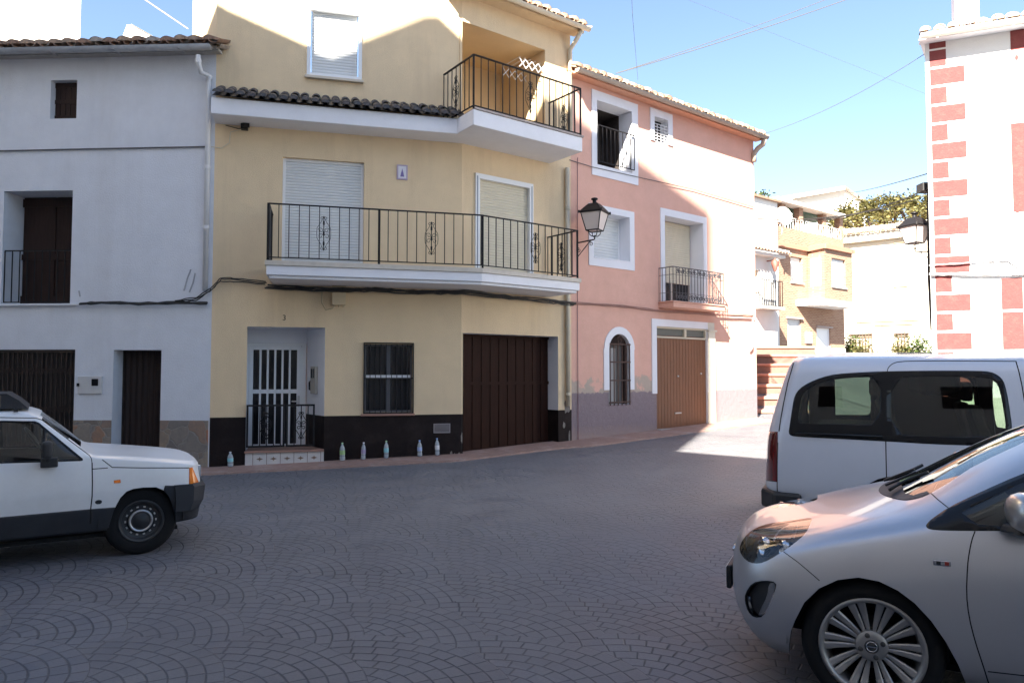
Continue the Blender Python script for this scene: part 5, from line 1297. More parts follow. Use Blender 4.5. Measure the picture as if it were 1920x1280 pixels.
def wheel(root, x, y, r, rr, wd, side, style, mats, name='wheel', steer=0, label=None):
    """side = +1 when the outer face points to +y"""
    Mr = ROOTM[root.name] @ Matrix.Translation((x, y, r)) @ Matrix.Rotation(R(steer), 4, 'Z') @ Matrix.Rotation(R(-90 * side), 4, 'X')
    # local z -> outward
    mb = MB(); h = wd / 2
    mb.lathe([(rr - .005, -h * .8), (rr + .01, -h), (r - .03, -h), (r - .008, -h * .78), (r, -h * .5), (r, h * .5), (r - .008, h * .78), (r - .03, h), (rr + .028, h * 1.0), (rr + .008, h * .93), (rr - .006, h * .86)], 56, Mr)
    o = mb.build(name, tyre, root); 
    if label: o['label'] = label
    mb = MB()
    mb.lathe([(rr - .004, -h * .8), (rr - .012, h * .2), (rr - .012, h * .75), (rr + .004, h * .9), (rr + .006, h * .97), (rr - .006, h * .99), (rr - .018, h * .9), (rr - .03, h * .3), (rr - .03, -h * .7)], 56, Mr)
    if style == 'alloy':
        n = 10
        for k in range(n):
            a = 2 * math.pi * k / n; Mk = Mr @ Matrix.Rotation(a, 4, 'Z')
            for sg in (-1, 1):
                # tapered blade from the hub to the rim
                r0, r1 = .058, rr - .012; w0, w1 = .0035, .0185; c0, c1 = .009 * sg, .0235 * sg
                z0, z1 = h * .62, h * .82
                prof = []
                for t in (0, .25, .6, 1):
                    rad = lerp(r0, r1, t); cc = lerp(c0, c1, t); ww = lerp(w0 + .003, w1, t ** .8) ; zz = lerp(z0, z1, t ** 1.5) - .006 * math.sin(math.pi * t)
                    prof.append((rad, cc, ww, zz))
                vs = []; fs = []
                for rad, cc, ww, zz in prof: vs += [(rad, cc - ww, zz - .004), (rad, cc - ww * .6, zz), (rad, cc + ww * .6, zz), (rad, cc + ww, zz - .004), (rad, cc + ww * .8, zz - .03), (rad, cc - ww * .8, zz - .03)]
                for i in range(3):
                    for q in range(6): fs.append((i * 6 + q, i * 6 + (q + 1) % 6, (i + 1) * 6 + (q + 1) % 6, (i + 1) * 6 + q))
                mb.add(vs, fs, Mk)
        mb.lathe([(.072, h * .45), (.072, h * .58), (.066, h * .66), (.045, h * .70), (0, h * .70)], 24, Mr)
    else:
        mb.lathe([(rr - .02, h * .5), (rr - .05, h * .28), (rr - .085, h * .35), (.10, h * .55), (.085, h * .62), (0, h * .5)], 40, Mr)
    rim = mb.build('rim', mats[0], o)
    mb = MB()
    if style == 'alloy':
        mb.lathe([(.031, h * .701), (.031, h * .73), (.026, h * .74), (0, h * .742)], 24, Mr); hub = mb.build('hub_cap', mats[1], o)
        mb = MB(); mb.lathe([(.024, h * .742), (.024, h * .77), (.020, h * .77), (.020, h * .742)], 24, Mr)
        mb.prism([(0, 0)], 0, 0) if False else mb.box(-.022, .022, -.0025, .0025, h * .742, h * .768, Mr); mb.build('emblem', chrome, o)
        for k in range(4):
            a = math.pi / 2 * k + .35; Mk = Mr @ Matrix.Translation((.050 * math.cos(a), .050 * math.sin(a), 0)); mb = MB(); mb.lathe([(.0115, h * .64), (.0115, h * .712), (0, h * .712)], 12, Mk); mb.build('wheel_bolt', mats[1], o)
        mb = MB(); mb.lathe([(0, -h * .2), (.12, -h * .2), (.125, -h * .1), (0, -h * .1)], 24, Mr); mb.build('brake_disc', pbr('brake disc iron', (.08, .08, .08), .4, metal=.7), o)
    else:
        mb.lathe([(.098, h * .56), (.095, h * .72), (.088, h * .78), (.078, h * .72), (.075, h * .55)], 32, Mr); mb.build('hub_ring', mats[1], o)
        mb = MB(); mb.lathe([(.074, h * .50), (.05, h * .72), (0, h * .76)], 20, Mr); mb.build('hub_cap', blackpl, o)
        mb = MB()
        for k in range(14):
            a = 2 * math.pi * k / 14; Mk = Mr @ Matrix.Rotation(a, 4, 'Z'); mb.box(.112, .124, -.009, .009, h * .44, h * .50, Mk)
        mb.build('rim_slots', mats[1], o)
    # dark drum behind so that one cannot look through
    mb = MB(); mb.lathe([(0, -h * .6), (rr - .015, -h * .6), (rr - .015, -h * .5), (0, -h * .5)], 24, Mr); mb.build('wheel_back', arch_in, o)
    return o
def well(root, x, r, y0, y1, z0=.26, n=20):
    """wheel-well liner"""
    mb = MB(); M = ROOTM[root.name]
    for sg in (-1, 1):
        vs = []
        for i in range(n + 1):
            a = math.pi * i / n; vs += [(x + r * math.cos(a), sg * y1, .30 + r * math.sin(a)), (x + r * math.cos(a), sg * y0, .30 + r * math.sin(a))]
        vs = [(x + r, sg * y1, z0), (x + r, sg * y0, z0)] + vs + [(x - r, sg * y1, z0), (x - r, sg * y0, z0)]
        mb.add(vs, [(2 * i, 2 * i + 1, 2 * i + 3, 2 * i + 2) for i in range(n + 2)], M)
        ring = [(x + r, sg * y0, z0)] + [(x + r * math.cos(math.pi * i / n), sg * y0, .30 + r * math.sin(math.pi * i / n)) for i in range(n + 1)] + [(x - r, sg * y0, z0)]
        mb.add(ring, [tuple(range(len(ring)))], M)
    return mb
def seats(root, items, mat=seatm):
    M = ROOTM[root.name]
    for (x, y, z, w_, fw) in items:   # fw = +1 facing +x
        mb = MB(); mb.box(x - .25, x + .25, y - w_ / 2, y + w_ / 2, z, z + .16, M)
        mb.add([(x - fw * .22 + dx, y + dy * w_ / 2 * k, zz) for (dx, zz, k) in ((-.06 * fw, z + .1, 1), (.07 * fw, z + .14, 1), (-.10 * fw, z + .66, .85), (-.20 * fw, z + .64, .85)) for dy in (-1, 1)],
               [(0, 1, 3, 2), (2, 3, 5, 4), (4, 5, 7, 6), (6, 7, 1, 0), (0, 2, 4, 6), (1, 7, 5, 3)], M)
        o = mb.build('seat', mat, root, bevel=.03)
        mb = MB(); mb.box(x - fw * .42 - .05, x - fw * .42 + .05, y - .13, y + .13, z + .69, z + .87, M); mb.build('headrest', mat, o, bevel=.03)

# ---------------------------------------------------------------- silver hatchback (near, right)
def corsa():
    th = 180 - 25; L_ = Vector((-math.sin(R(th)), math.cos(R(th)))); wx, wz = .4875 * 3.4, 3.4
    o = Vector((wx, wz)) - L_ * .80
    M = Matrix.Translation((o.x, o.y, .03)) @ Matrix.Rotation(R(th), 4, 'Z')
    root = thing('silver_hatchback', 'silver hatchback with alloy wheels parked nearest the viewer at the lower right', 'car', M)
    rows = [
     [(.56,0,.17),(.64,0,.22),(.70,0,.34),(.715,0,.48),(.70,0,.62),(.665,0,.69),(.60,0,.715),(.52,0,.728)],
     [(.55,.36,.17),(.62,.38,.22),(.68,.40,.34),(.69,.41,.48),(.675,.41,.62),(.645,.39,.69),(.585,.32,.715),(.50,0,.73)],
     [(.50,.58,.17),(.55,.64,.22),(.60,.67,.34),(.605,.68,.48),(.585,.67,.62),(.55,.62,.705),(.47,.42,.742),(.40,0,.752)],
     [(.38,.68,.18),(.40,.76,.23),(.42,.79,.36),(.42,.795,.52),(.40,.77,.66),(.36,.71,.745),(.30,.42,.78),(.26,0,.792)],
     [(.18,.72,.18),(.18,.80,.24),(.18,.835,.38),(.18,.835,.60),(.17,.80,.75),(.16,.725,.81),(.13,.42,.838),(.11,0,.85)],
     [(-.05,.73,.18),(-.05,.81,.24),(-.05,.845,.40),(-.05,.845,.66),(-.06,.805,.80),(-.07,.735,.87),(-.05,.43,.895),(-.03,0,.905)],
     [(-.26,.73,.18),(-.26,.81,.24),(-.26,.835,.40),(-.26,.840,.70),(-.27,.80,.85),(-.28,.73,.92),(-.20,.44,.94),(-.14,0,.95)],
     [(-.52,.73,.18),(-.52,.80,.24),(-.52,.825,.42),(-.52,.840,.74),(-.54,.80,.885),(-.56,.705,1.10),(-.50,.43,1.12),(-.44,0,1.13)],
     [(-.84,.73,.18),(-.84,.80,.24),(-.84,.825,.42),(-.84,.845,.76),(-.86,.80,.92),(-.92,.64,1.30),(-.88,.40,1.33),(-.84,0,1.34)],
     [(-1.3,.73,.18),(-1.3,.80,.24),(-1.3,.825,.42),(-1.3,.85,.78),(-1.3,.805,.94),(-1.3,.60,1.42),(-1.3,.36,1.455),(-1.3,0,1.46)],
     [(-2.1,.73,.18),(-2.1,.80,.24),(-2.1,.83,.42),(-2.1,.85,.80),(-2.1,.80,.98),(-2.1,.58,1.40),(-2.1,.34,1.455),(-2.1,0,1.465)],
     [(-2.8,.72,.20),(-2.8,.79,.28),(-2.8,.81,.45),(-2.8,.81,.80),(-2.8,.76,1.0),(-2.75,.55,1.34),(-2.7,.32,1.39),(-2.68,0,1.40)],
     [(-3.1,.60,.22),(-3.12,.66,.30),(-3.14,.68,.48),(-3.12,.67,.80),(-3.06,.62,1.0),(-2.92,.45,1.28),(-2.86,.28,1.33),(-2.84,0,1.34)],
     [(-3.16,0,.22),(-3.18,0,.30),(-3.2,0,.48),(-3.18,0,.80),(-3.12,0,1.0),(-3.0,0,1.24),(-2.92,0,1.31),(-2.88,0,1.34)]]
    bm = subsurf_cage(rows, cre_r={7: (5, .1)}, levels=3)
    B_ = Body(bm, M, False); K = 2.56; z5 = lambda p: Z(K, 1340, 780, p); z7 = lambda p: Z(1280 / 280, 1640, 780, p)
    NRM.clear()
    B_.cut('windscreen', [(1560, 880), (1644, 908)] + chaikin([(1644, 909), (1645, 917), (1652, 926), (1668, 932), (1690, 937), (1704, 937), (1727, 932), (1745, 924)], 1, False) + z7([(640, 565), (820, 445), (1000, 352), (1280, 222)]) + [(1990, 797), (2100, 752), (2100, 640), (1700, 640), (1560, 800)], cond=lambda c: c.x < .02 and c.z > .9 and c.x > -1.2)
    B_.cut('cowl_panel', [(1640, 905), (1645, 929), (1668, 937), (1690, 942), (1727, 937), (1747, 927), (1738, 921), (1712, 929), (1697, 925), (1690, 908), (1712, 892), (1690, 886)], cond=lambda c: c.x < .02, only=('windscreen',))
    B_.cut('window_trim', chaikin(z7([(440, 930), (470, 895), (500, 870), (630, 780), (900, 650), (1240, 500), (1500, 410), (1800, 330), (2600, 160), (2600, 1010), (1500, 985), (1100, 982), (700, 982), (520, 976), (460, 965), (442, 948)]), 1), cond=lambda c: c.y > .5 and c.z > .8)
    B_.cut('side_window', z7([(740, 822), (900, 745), (1240, 580), (1500, 480), (1800, 400), (2600, 240), (2600, 950), (1500, 950), (1100, 945), (880, 925)]), cond=lambda c: c.y > .5 and c.z > .8, only=('window_trim',))
    B_.cut('headlight', chaikin(z5([(118, 632), (132, 595), (160, 560), (200, 533), (260, 513), (350, 500), (440, 489), (466, 488), (466, 500), (440, 560), (380, 612), (300, 667), (235, 702), (190, 708), (150, 692), (125, 660)]), 1), cond=lambda c: c.x > .1)
    B_.cut('fog_recess', chaikin(z5([(145, 850), (180, 797), (240, 786), (298, 795), (290, 840), (272, 890), (235, 962), (190, 967), (158, 935), (145, 890)]), 1), cond=lambda c: c.x > .1)
    B_.cut('fog_blade', chaikin(z5([(262, 800), (292, 799), (288, 840), (245, 945), (210, 958), (222, 925), (255, 860)]), 1), cond=lambda c: c.x > .1, only=('fog_recess',))
    arch = z5([(350, 1400), (358, 1090), (366, 1030), (385, 980), (430, 893), (500, 826), (590, 785), (690, 773), (790, 792), (880, 836), (960, 896), (1040, 982), (1110, 1082), (1170, 1192), (1210, 1290), (1260, 1500)])
    B_.cut('arch_hole', arch, cond=lambda c: c.x > -.6 and c.y > .3)
    B_.line('shut_line', chaikin(z7([(860, 985), (832, 1060), (808, 1180), (796, 1280)]) + z5([(1208, 850), (1220, 960), (1250, 1080), (1290, 1200), (1318, 1290), (1350, 1400)]), 1, False), 2.6, cond=lambda c: c.y > .4)
    B_.line('shut_line', z5([(318, 640), (400, 700), (450, 742), (503, 788)]), 1.6, cond=lambda c: c.y > .3)
    B_.line('shut_line', z7([(478, 655), (540, 712), (632, 785)]), 2.0, cond=lambda c: c.y > .3)
    B_.line('shut_line', z5([(1312, 1224), (1480, 1243), (1700, 1262), (2100, 1290)]), 2.2, cond=lambda c: c.y > .4)
    def spx(pts, y=.80):
        out = []
        for x, z in pts:
            p = M @ Vector((x, y, z)); d = p - Vector((0, 0, CAMZ)); yy = d.y * CP + d.z * SP; zz = -d.y * SP + d.z * CP; out.append((960 + F * d.x / yy, 640 - F * zz / yy))
        return out
    rearc = lambda c: c.y > .3 and c.x < -1.1
    B_.cut('window_trim', spx(chaikin([(-1.42, .93), (-1.46, 1.36), (-2.2, 1.33), (-2.62, 1.16), (-2.72, 1.05), (-2.3, .98)], 1)), cond=rearc, only=('body', 'window_trim'))
    B_.cut('side_window', spx(chaikin([(-1.47, .96), (-1.50, 1.33), (-2.2, 1.30), (-2.56, 1.15), (-2.62, 1.07), (-2.3, 1.01)], 1)), cond=rearc, only=('window_trim',))
    B_.cut('arch_hole', spx([(-2.51 + .345 * math.cos(2 * math.pi * i / 26), .30 + .345 * math.sin(2 * math.pi * i / 26)) for i in range(26)], .82), cond=lambda c: c.y > .5 and c.x < -1.8)
    B_.line('shut_line', spx([(-1.40, 1.36), (-1.42, .95), (-1.44, .6), (-1.42, .27)]), 4, cond=lambda c: c.y > .4 and c.x < -1.1)
    silver = pbr('warm silver metallic paint', (.56, .56, .58), .36, metal=.8, coat=.5, noise=.03, nscale=300, bump=.02, bscale=900)
    vs, fs = B_.extract('body'); part('body', vs, fs, None, silver, root, both=True); vi, fi = B_.extract('body', .014); part('cabin_lining', vi, [list(reversed(f)) for f in fi], None, darkin, root, both=True)
    vs, fs = B_.extract('shut_line', .004); part('door_gaps', vs, fs, None, seam, root, both=True)
    cg = tinted('clear green car glass', (.62, .70, .66)); 
    vs, fs = B_.extract('windscreen'); part('windscreen', vs, fs, None, cg, root, both=True)
    pair('window_trim', B_, 'window_trim', trimblack, root, solid=.008); pair('side_window', B_, 'side_window', tinted('tinted side glass', (.40, .44, .43)), root)
    hl = pair('headlight', B_, 'headlight', tinted('clear lamp lens', (.93, .95, .97), .1), root)
    vs, fs = B_.extract('headlight', .10)
    lamp_in = pbr('headlight housing', (.06, .06, .065), .35, metal=.4)
    for h_, fl in zip(hl, (False, True)):
        v2 = flip(vs) if fl else vs; f2 = [list(reversed(f)) for f in fs] if fl else fs
        part('lamp_housing', v2, f2, None, lamp_in, h_)
        sg = -1 if fl else 1
        for (x, y, z, r_) in ((.475, .555, .67, .050), (.37, .655, .69, .042)):
            mb = MB(); Ml = M @ Matrix.Translation((x, y * sg, z)) @ Matrix.Rotation(R(90), 4, 'Y') @ Matrix.Rotation(R(-22 * sg), 4, 'X')
            mb.lathe([(r_ * .35, -.05), (r_ * .8, -.02), (r_, .03), (r_ * 1.05, .03), (r_ * 1.03, .0)], 24, Ml); mb.build('reflector', chrome, h_)
        mb = MB(); mb.box(.25, .28, min(sg * .68, sg * .70), max(sg * .68, sg * .70), .68, .72, M); mb.build('indicator_bulb', pbr('amber lens', (.7, .28, .03), .2), h_)
    fg = pair('fog_recess', B_, 'fog_recess', blackpl, root, push=.03); pair('fog_blade', B_, 'fog_blade', pbr('satin grey blade', (.30, .30, .31), .25, metal=.8), root, push=-.003)
    for sg in (1, -1):
        mb = MB(); Ml = M @ Matrix.Translation((.585, .60 * sg, .37)) @ Matrix.Rotation(R(90), 4, 'Y') @ Matrix.Rotation(R(-25 * sg), 4, 'X'); mb.lathe([(0, .0), (.04, .004), (.046, -.01), (.046, -.03)], 20, Ml); mb.build('fog_lamp', pbr('fog lens', (.35, .36, .38), .15, metal=.5), root)
    # lower grille + plate
    mb = MB(); mb.box(.55, .665, -.30, .30, .25, .33, M); mb.build('lower_grille', blackpl, root, bevel=.02)
    mb = MB(); mb.box(.729, .733, -.26, .26, .36, .47, M); pl = mb.build('number_plate', pbr('plate white', (.7, .7, .7), .4), root, bevel=.004)
    mb = MB(); mb.box(.700, .7285, -.275, .275, .35, .48, M); mb.build('plate_holder', blackpl, root, bevel=.01)
    mb = MB(); mb.box(.62, .672, -.30, .30, .575, .62, M); mb.build('upper_grille', blackpl, root, bevel=.01)
    mb = MB(); mb.tube([(.675, y, .59 + .02 * (1 - (y / .34) ** 2)) for y in (-.34, -.2, 0, .2, .34)], .009, 6, M); mb.build('grille_bar', chrome, root)
    # underside, wells, wheels
    mb = MB(); mb.slab([(M @ Vector(p)).to_2d().to_tuple() for p in ((.3, -.55, 0), (.3, .55, 0), (-3.0, .66, 0), (-3.0, -.66, 0))], .21, .24); mb.build('underbody', arch_in, root)
    mb = well(root, 0, .37, .52, .775); mb.build('wheel_well', arch_in, root)
    mb = well(root, -2.51, .345, .50, .80); mb.build('wheel_well', arch_in, root)
    for sg in (-1, 1):
        mb = MB(); mb.box(-3.06, -2.96, min(sg * .50, sg * .63), max(sg * .50, sg * .63), .80, 1.0, M); mb.build('tail_lamp', pbr('red lamp lens', (.3, .02, .02), .15), root, bevel=.03)
    # engine block-off and dashboard
    mb = MB(); mb.box(-.32, -.28, -.68, .68, .25, .80, M); mb.build('bulkhead', darkin, root)
    mb = MB(); mb.add([(-.26, -.60, .85), (-.26, .60, .85), (-.75, .66, .88), (-.75, -.66, .88), (-.2, -.66, .6), (-.2, .66, .6), (-.78, .70, .6), (-.78, -.70, .6)], [(0, 3, 2, 1), (3, 7, 6, 2), (0, 1, 5, 4)], M); mb.build('dashboard', darkin, root, bevel=.02)
    # cowl and wipers
    vs, fs = B_.extract('cowl_panel', -.003); part('cowl_panel', vs, fs, None, blackpl, root, both=True)
    for sg in (1, -1):
        W_ = [B_.surf(*p) for p in ((1672, 926), (1688, 916), (1712, 905), (1745, 893))]; W_ = [Vector((p.x + .01, sg * p.y, p.z + .022)) for p in W_ if p]
        V_ = [B_.surf(*p) for p in ((1664, 921), (1690, 905), (1722, 896))]; V_ = [Vector((p.x + .01, sg * p.y, p.z + .032)) for p in V_ if p]
        mb = MB(); 
        if len(W_) > 1: mb.tube(W_, .009, 6, M)
        if len(V_) > 1: mb.tube(V_, .007, 5, M)
        mb.build('wiper', blackpl, root)
    mats = (pbr('alloy wheel silver', (.38, .37, .36), .35, metal=.75), pbr('dark hub plastic', (.05, .05, .052), .35))
    wheel(root, 0, .70, .305, .222, .20, 1, 'alloy', mats, steer=0); 
    for x, y, sd in ((0, -.70, -1), (-2.51, .71, 1), (-2.51, -.71, -1)): wheel(root, x, y, .305, .222, .20, sd, 'alloy', mats)
    # mirrors
    for sg in (1, -1):
        cx, cz = -.60, .995
        mb = MB(); Mm = M @ Matrix.Translation((cx, sg * .945, cz)) @ Matrix.Rotation(R(8 * sg), 4, 'Z') @ Matrix.Diagonal((.085, .125, .082, 1))
        vs = []; fs = []; nu, nv = 20, 12
        for i in range(nv + 1):
            for j in range(nu):
                a = 2 * math.pi * j / nu; b = math.pi * i / nv; x = math.sin(b) * math.cos(a); y = math.sin(b) * math.sin(a); z = math.cos(b)
                f_ = (abs(x) ** 2.6 + abs(y) ** 2.6 + abs(z) ** 2.6) ** (-1 / 2.6); x, y, z = x * f_, y * f_, z * f_
                if x < -.25: x = -.25
                vs.append((x, y, z))
        for i in range(nv):
            for j in range(nu): fs.append((i * nu + j, i * nu + (j + 1) % nu, (i + 1) * nu + (j + 1) % nu, (i + 1) * nu + j))
        mb.add(vs, fs, Mm, 0, True); o = mb.build('wing_mirror', pbr('mirror cap silver', (.50, .48, .46), .3, metal=.8, coat=.5), root)
        mb = MB(); mb.add([(cx + .10, sg * .80, .885), (cx - .06, sg * .80, .885), (cx + .05, sg * .98, .905), (cx - .04, sg * .98, .905), (cx + .08, sg * .80, .925), (cx - .06, sg * .80, .925), (cx + .05, sg * .97, .93), (cx - .04, sg * .97, .93)], [(0, 1, 3, 2), (4, 6, 7, 5), (0, 2, 6, 4), (1, 5, 7, 3), (2, 3, 7, 6), (0, 4, 5, 1)], M)
        mb.build('mirror_foot', blackpl, o, bevel=.012)
        mb = MB(); mb.box(cx - .028, cx - .022, min(sg * .84, sg * 1.04), max(sg * .84, sg * 1.04), cz - .06, cz + .06, M); mb.build('mirror_glass', chrome, o)
    # side badge
    FCc = Frame(o_c.x, o_c.y, th, .03) if False else None
    bx, bz = -.285, .735
    mb = MB(); mb.box(bx - .034, bx + .034, .838, .848, bz - .012, bz + .012, M); o = mb.build('side_badge', chrome, root, bevel=.003)
    mb = MB(); mb.box(bx + .006, bx + .022, .8482, .850, bz - .007, bz + .008, M); mb.build('badge_mark', blackpl, o); mb = MB(); mb.box(bx - .026, bx - .010, .8482, .850, bz - .007, bz + .008, M); mb.build('badge_mark', pbr('red enamel', (.3, .03, .02), .3), o)
    seats(root, [(-1.0, .36, .42, .5, 1), (-1.0, -.36, .42, .5, 1), (-1.9, 0, .42, 1.2, 1)])
    mb = MB(); c = [(-.72 - .05 * math.sin(a), .36 + .18 * math.cos(a), .88 + .17 * math.sin(a)) for a in [i * math.pi / 10 for i in range(21)]]; mb.tube(c, .014, 6, M, cap=False); mb.tube([(-.72, .36, .88), (-.55, .36, .80)], .03, 6, M); mb.build('steering_wheel', blackpl, root)
    B_.bm.free(); return root
corsa()

# ---------------------------------------------------------------- white van
def van():
    th = -25; L_ = Vector((-math.sin(R(th)), math.cos(R(th)))); o = Vector((2.59, 7.2)) + L_ * .88
    M = Matrix.Translation((o.x, o.y, .05)) @ Matrix.Rotation(R(th), 4, 'Z')
    root = thing('white_van', 'white people carrier van with dark tinted windows parked behind the silver hatchback', 'van', M)
    def side(x, dz=0, t=0, wsc=1): return [(x, .80 * wsc, .27), (x, .865 * wsc, .36), (x, .89 * wsc, .55), (x, .89 * wsc, .88), (x + t * .35, .875 * wsc, 1.05), (x + t * .8, .80 * wsc, 1.50), (x + t * .95, .745 * wsc, 1.655), (x + t, .60 * wsc, 1.725), (x + t, 0, 1.755)]
    rows = [
     [(-.14,0,.27),(-.17,0,.36),(-.16,0,.55),(-.14,0,.88),(-.10,0,1.05),(.04,0,1.50),(.10,0,1.655),(.16,0,1.725),(.22,0,1.75)],
     [(-.11,.50,.27),(-.14,.54,.36),(-.13,.56,.55),(-.11,.56,.88),(-.07,.55,1.05),(.06,.50,1.50),(.12,.46,1.655),(.18,.36,1.72),(.22,0,1.752)],
     [(.0,.74,.27),(-.03,.80,.36),(-.03,.825,.55),(-.015,.825,.88),(.03,.81,1.05),(.145,.74,1.50),(.19,.68,1.645),(.24,.54,1.71),(.26,0,1.757)],
     [(.16,.80,.27),(.14,.855,.36),(.14,.88,.55),(.14,.88,.88),(.17,.865,1.05),(.26,.795,1.50),(.29,.74,1.65),(.32,.60,1.72),(.34,0,1.76)],
     side(.5, t=.05), side(1.0), side(1.7), side(2.3), side(2.75),
     [(3.1,.80,.27),(3.1,.865,.36),(3.1,.89,.55),(3.1,.89,.86),(3.1,.87,1.02),(3.0,.78,1.42),(2.98,.71,1.55),(2.95,.55,1.64),(2.9,0,1.68)],
     [(3.45,.80,.27),(3.45,.865,.36),(3.45,.88,.55),(3.45,.875,.82),(3.45,.83,1.0),(3.42,.76,1.12),(3.40,.66,1.18),(3.36,.5,1.24),(3.30,0,1.28)],
     [(3.85,.78,.27),(3.85,.85,.36),(3.85,.86,.55),(3.85,.84,.78),(3.82,.76,.90),(3.78,.64,.96),(3.75,.5,.99),(3.72,.3,1.01),(3.7,0,1.02)],
     [(4.12,.55,.27),(4.18,.60,.36),(4.2,.62,.55),(4.16,.62,.70),(4.10,.58,.80),(4.02,.5,.86),(3.98,.4,.88),(3.95,.2,.90),(3.93,0,.91)],
     [(4.2,0,.27),(4.28,0,.36),(4.3,0,.55),(4.26,0,.70),(4.2,0,.80),(4.1,0,.86),(4.05,0,.89),(4.0,0,.90),(3.96,0,.91)]]
    bm = subsurf_cage(rows, cre_j={}, levels=3)
    B_ = Body(bm, M, True); z4 = lambda p: Z(1920 / 520, 1400, 640, p)
    sidec = lambda c: c.y > .4; NRM.clear()
    B_.cut('window_trim', chaikin(z4([(290, 630), (296, 590), (318, 440), (332, 375), (362, 328), (425, 286), (520, 247), (620, 224), (780, 213), (975, 205), (1300, 201), (1600, 202), (1690, 208), (1745, 235), (1778, 270), (1795, 320), (1815, 420), (1840, 600), (1830, 645), (1800, 680), (1740, 705), (1600, 722), (1300, 712), (975, 692), (900, 688), (600, 672), (330, 658), (300, 648)]), 1), cond=sidec)
    B_.cut('rear_window', chaikin(z4([(352, 560), (372, 400), (400, 345), (470, 300), (560, 268), (700, 250), (925, 240), (925, 575), (700, 572), (400, 568)]), 1), cond=sidec, only=('window_trim',))
    B_.cut('door_window', chaikin(z4([(1000, 250), (1300, 240), (1640, 245), (1720, 270), (1755, 330), (1795, 560), (1790, 620), (1740, 650), (1600, 665), (1300, 660), (1000, 640)]), 1), cond=sidec, only=('window_trim',))
    B_.cut('tail_lamp', chaikin(z4([(60, 622), (150, 622), (216, 624), (216, 800), (214, 905), (210, 972), (100, 960), (60, 950)]), 0), cond=lambda c: c.x < .25 and c.y > .5)
    B_.line('door_gaps', z4([(325, 148), (285, 285), (255, 430), (235, 540), (224, 620)]), 2.2, cond=lambda c: c.x < .5)
    B_.line('door_gaps', z4([(215, 700), (211, 850), (211, 1000), (214, 1080), (240, 1110)]), 2.0, cond=lambda c: c.x < .5, only=('body', 'tail_lamp'))
    B_.line('door_gaps', z4([(963, 690), (965, 800), (968, 940), (968, 1200)]), 2.2, cond=sidec)
    B_.line('door_gaps', chaikin(z4([(974, 205), (980, 180), (1010, 152), (1060, 138), (1200, 134), (1864, 137)]), 1, False), 1.6, cond=sidec)
    B_.line('door_gaps', z4([(1864, 137), (1885, 210), (1905, 300), (1925, 420), (1960, 640), (1975, 800), (1975, 1300)]), 2.4, cond=sidec)
    B_.cut('front_window', chaikin(z4([(1925, 240), (2100, 235), (2500, 300), (2900, 640), (2900, 720), (2500, 730), (2000, 700), (1970, 640), (1930, 400)]), 1), cond=sidec)
    # wheel arches by circle, in side view
    def circ_px(xc, zc, r, y=-.885, n=28):
        out = []
        for i in range(n):
            a = 2 * math.pi * i / n; p = M @ Vector((xc + r * math.cos(a), y, zc + r * math.sin(a))); d = p - Vector((0, 0, CAMZ)); yy = d.y * CP + d.z * SP; zz = -d.y * SP + d.z * CP; out.append((960 + F * d.x / yy, 640 - F * zz / yy))
        return out
    B_.cut('arch_hole', circ_px(1.05, .27, .33), cond=lambda c: c.y > .6); B_.cut('arch_hole', circ_px(3.39, .30, .37), cond=lambda c: c.y > .6)
    vp = pbr('white van paint', (.66, .68, .74), .32, coat=.5, noise=.03, nscale=3)
    vs, fs = B_.extract('body'); part('body', vs, fs, None, vp, root, both=True); vi, fi = B_.extract('body', .02); part('cabin_lining', vi, [list(reversed(f)) for f in fi], None, darkin, root, both=True)
    pair('door_gaps', B_, 'door_gaps', seam, root, push=.004)
    pair('window_trim', B_, 'window_trim', trimblack, root, solid=.015)
    pg_ = tinted('privacy glass', (.34, .42, .36)); pair('rear_window', B_, 'rear_window', pg_, root); pair('door_window', B_, 'door_window', pg_, root); pair('front_window', B_, 'front_window', tinted('tinted side glass van', (.40, .44, .43)), root)
    pair('tail_lamp', B_, 'tail_lamp', pbr('dark red lamp lens', (.14, .012, .012), .12, coat=.6), root, solid=.02)
    FVv = Frame(o.x, o.y, th, .05)
    for a_px, b_px, z0_, z1_ in ((1480, 1500, .9, 1.6), (1517, 1566, .9, 1.6), (1632, 1768, .9, 1.6), (1768, 1800, .9, 1.30)):
        sa, sb_ = FVv.hit(a_px, 740, .74)[0], FVv.hit(b_px, 740, .74)[0]; mb = MB(); mb.box(sa, sb_, .68, .72, z0_, z1_, M); mb.build('window_blocker', darkin, root)  # dark panels added inside to block light through the far windows
    # sliding rail under the rear window
    mb = MB(); FVv = Frame(o.x, o.y, th, .05); a = FVv.hit(1484, 812, -.89); b = FVv.hit(1655, 820, -.89)
    for sg in (-1, 1): mb.tube([(a[0] + .03, sg * .885, a[1]), (a[0] + .1, sg * .893, a[1] + .0), (b[0], sg * .893, b[1] + .01)], .014, 6, M)
    mb.build('door_rail', trimblack, root)
    # windscreen (set in the sloping front), simple dark panel following the body
    mb = MB(); mb.add([(3.02, -.66, 1.50), (3.02, .66, 1.50), (3.33, .70, 1.20), (3.33, -.70, 1.20)], [(0, 3, 2, 1)], M @ Matrix.Translation((.06, 0, .08))); mb.build('windscreen', glassdark, root)
    mb = MB(); mb.slab([(M @ Vector(p)).to_2d().to_tuple() for p in ((-.16, -.60, 0), (-.02, -.86, 0), (.24, -.895, 0), (.24, .895, 0), (-.02, .86, 0), (-.16, .60, 0))], .24, .43); mb.build('rear_bumper', blackpl, root, bevel=.03)
    mb = MB(); mb.box(4.05, 4.31, -.7, .7, .25, .5, M); mb.build('front_bumper', blackpl, root, bevel=.05)
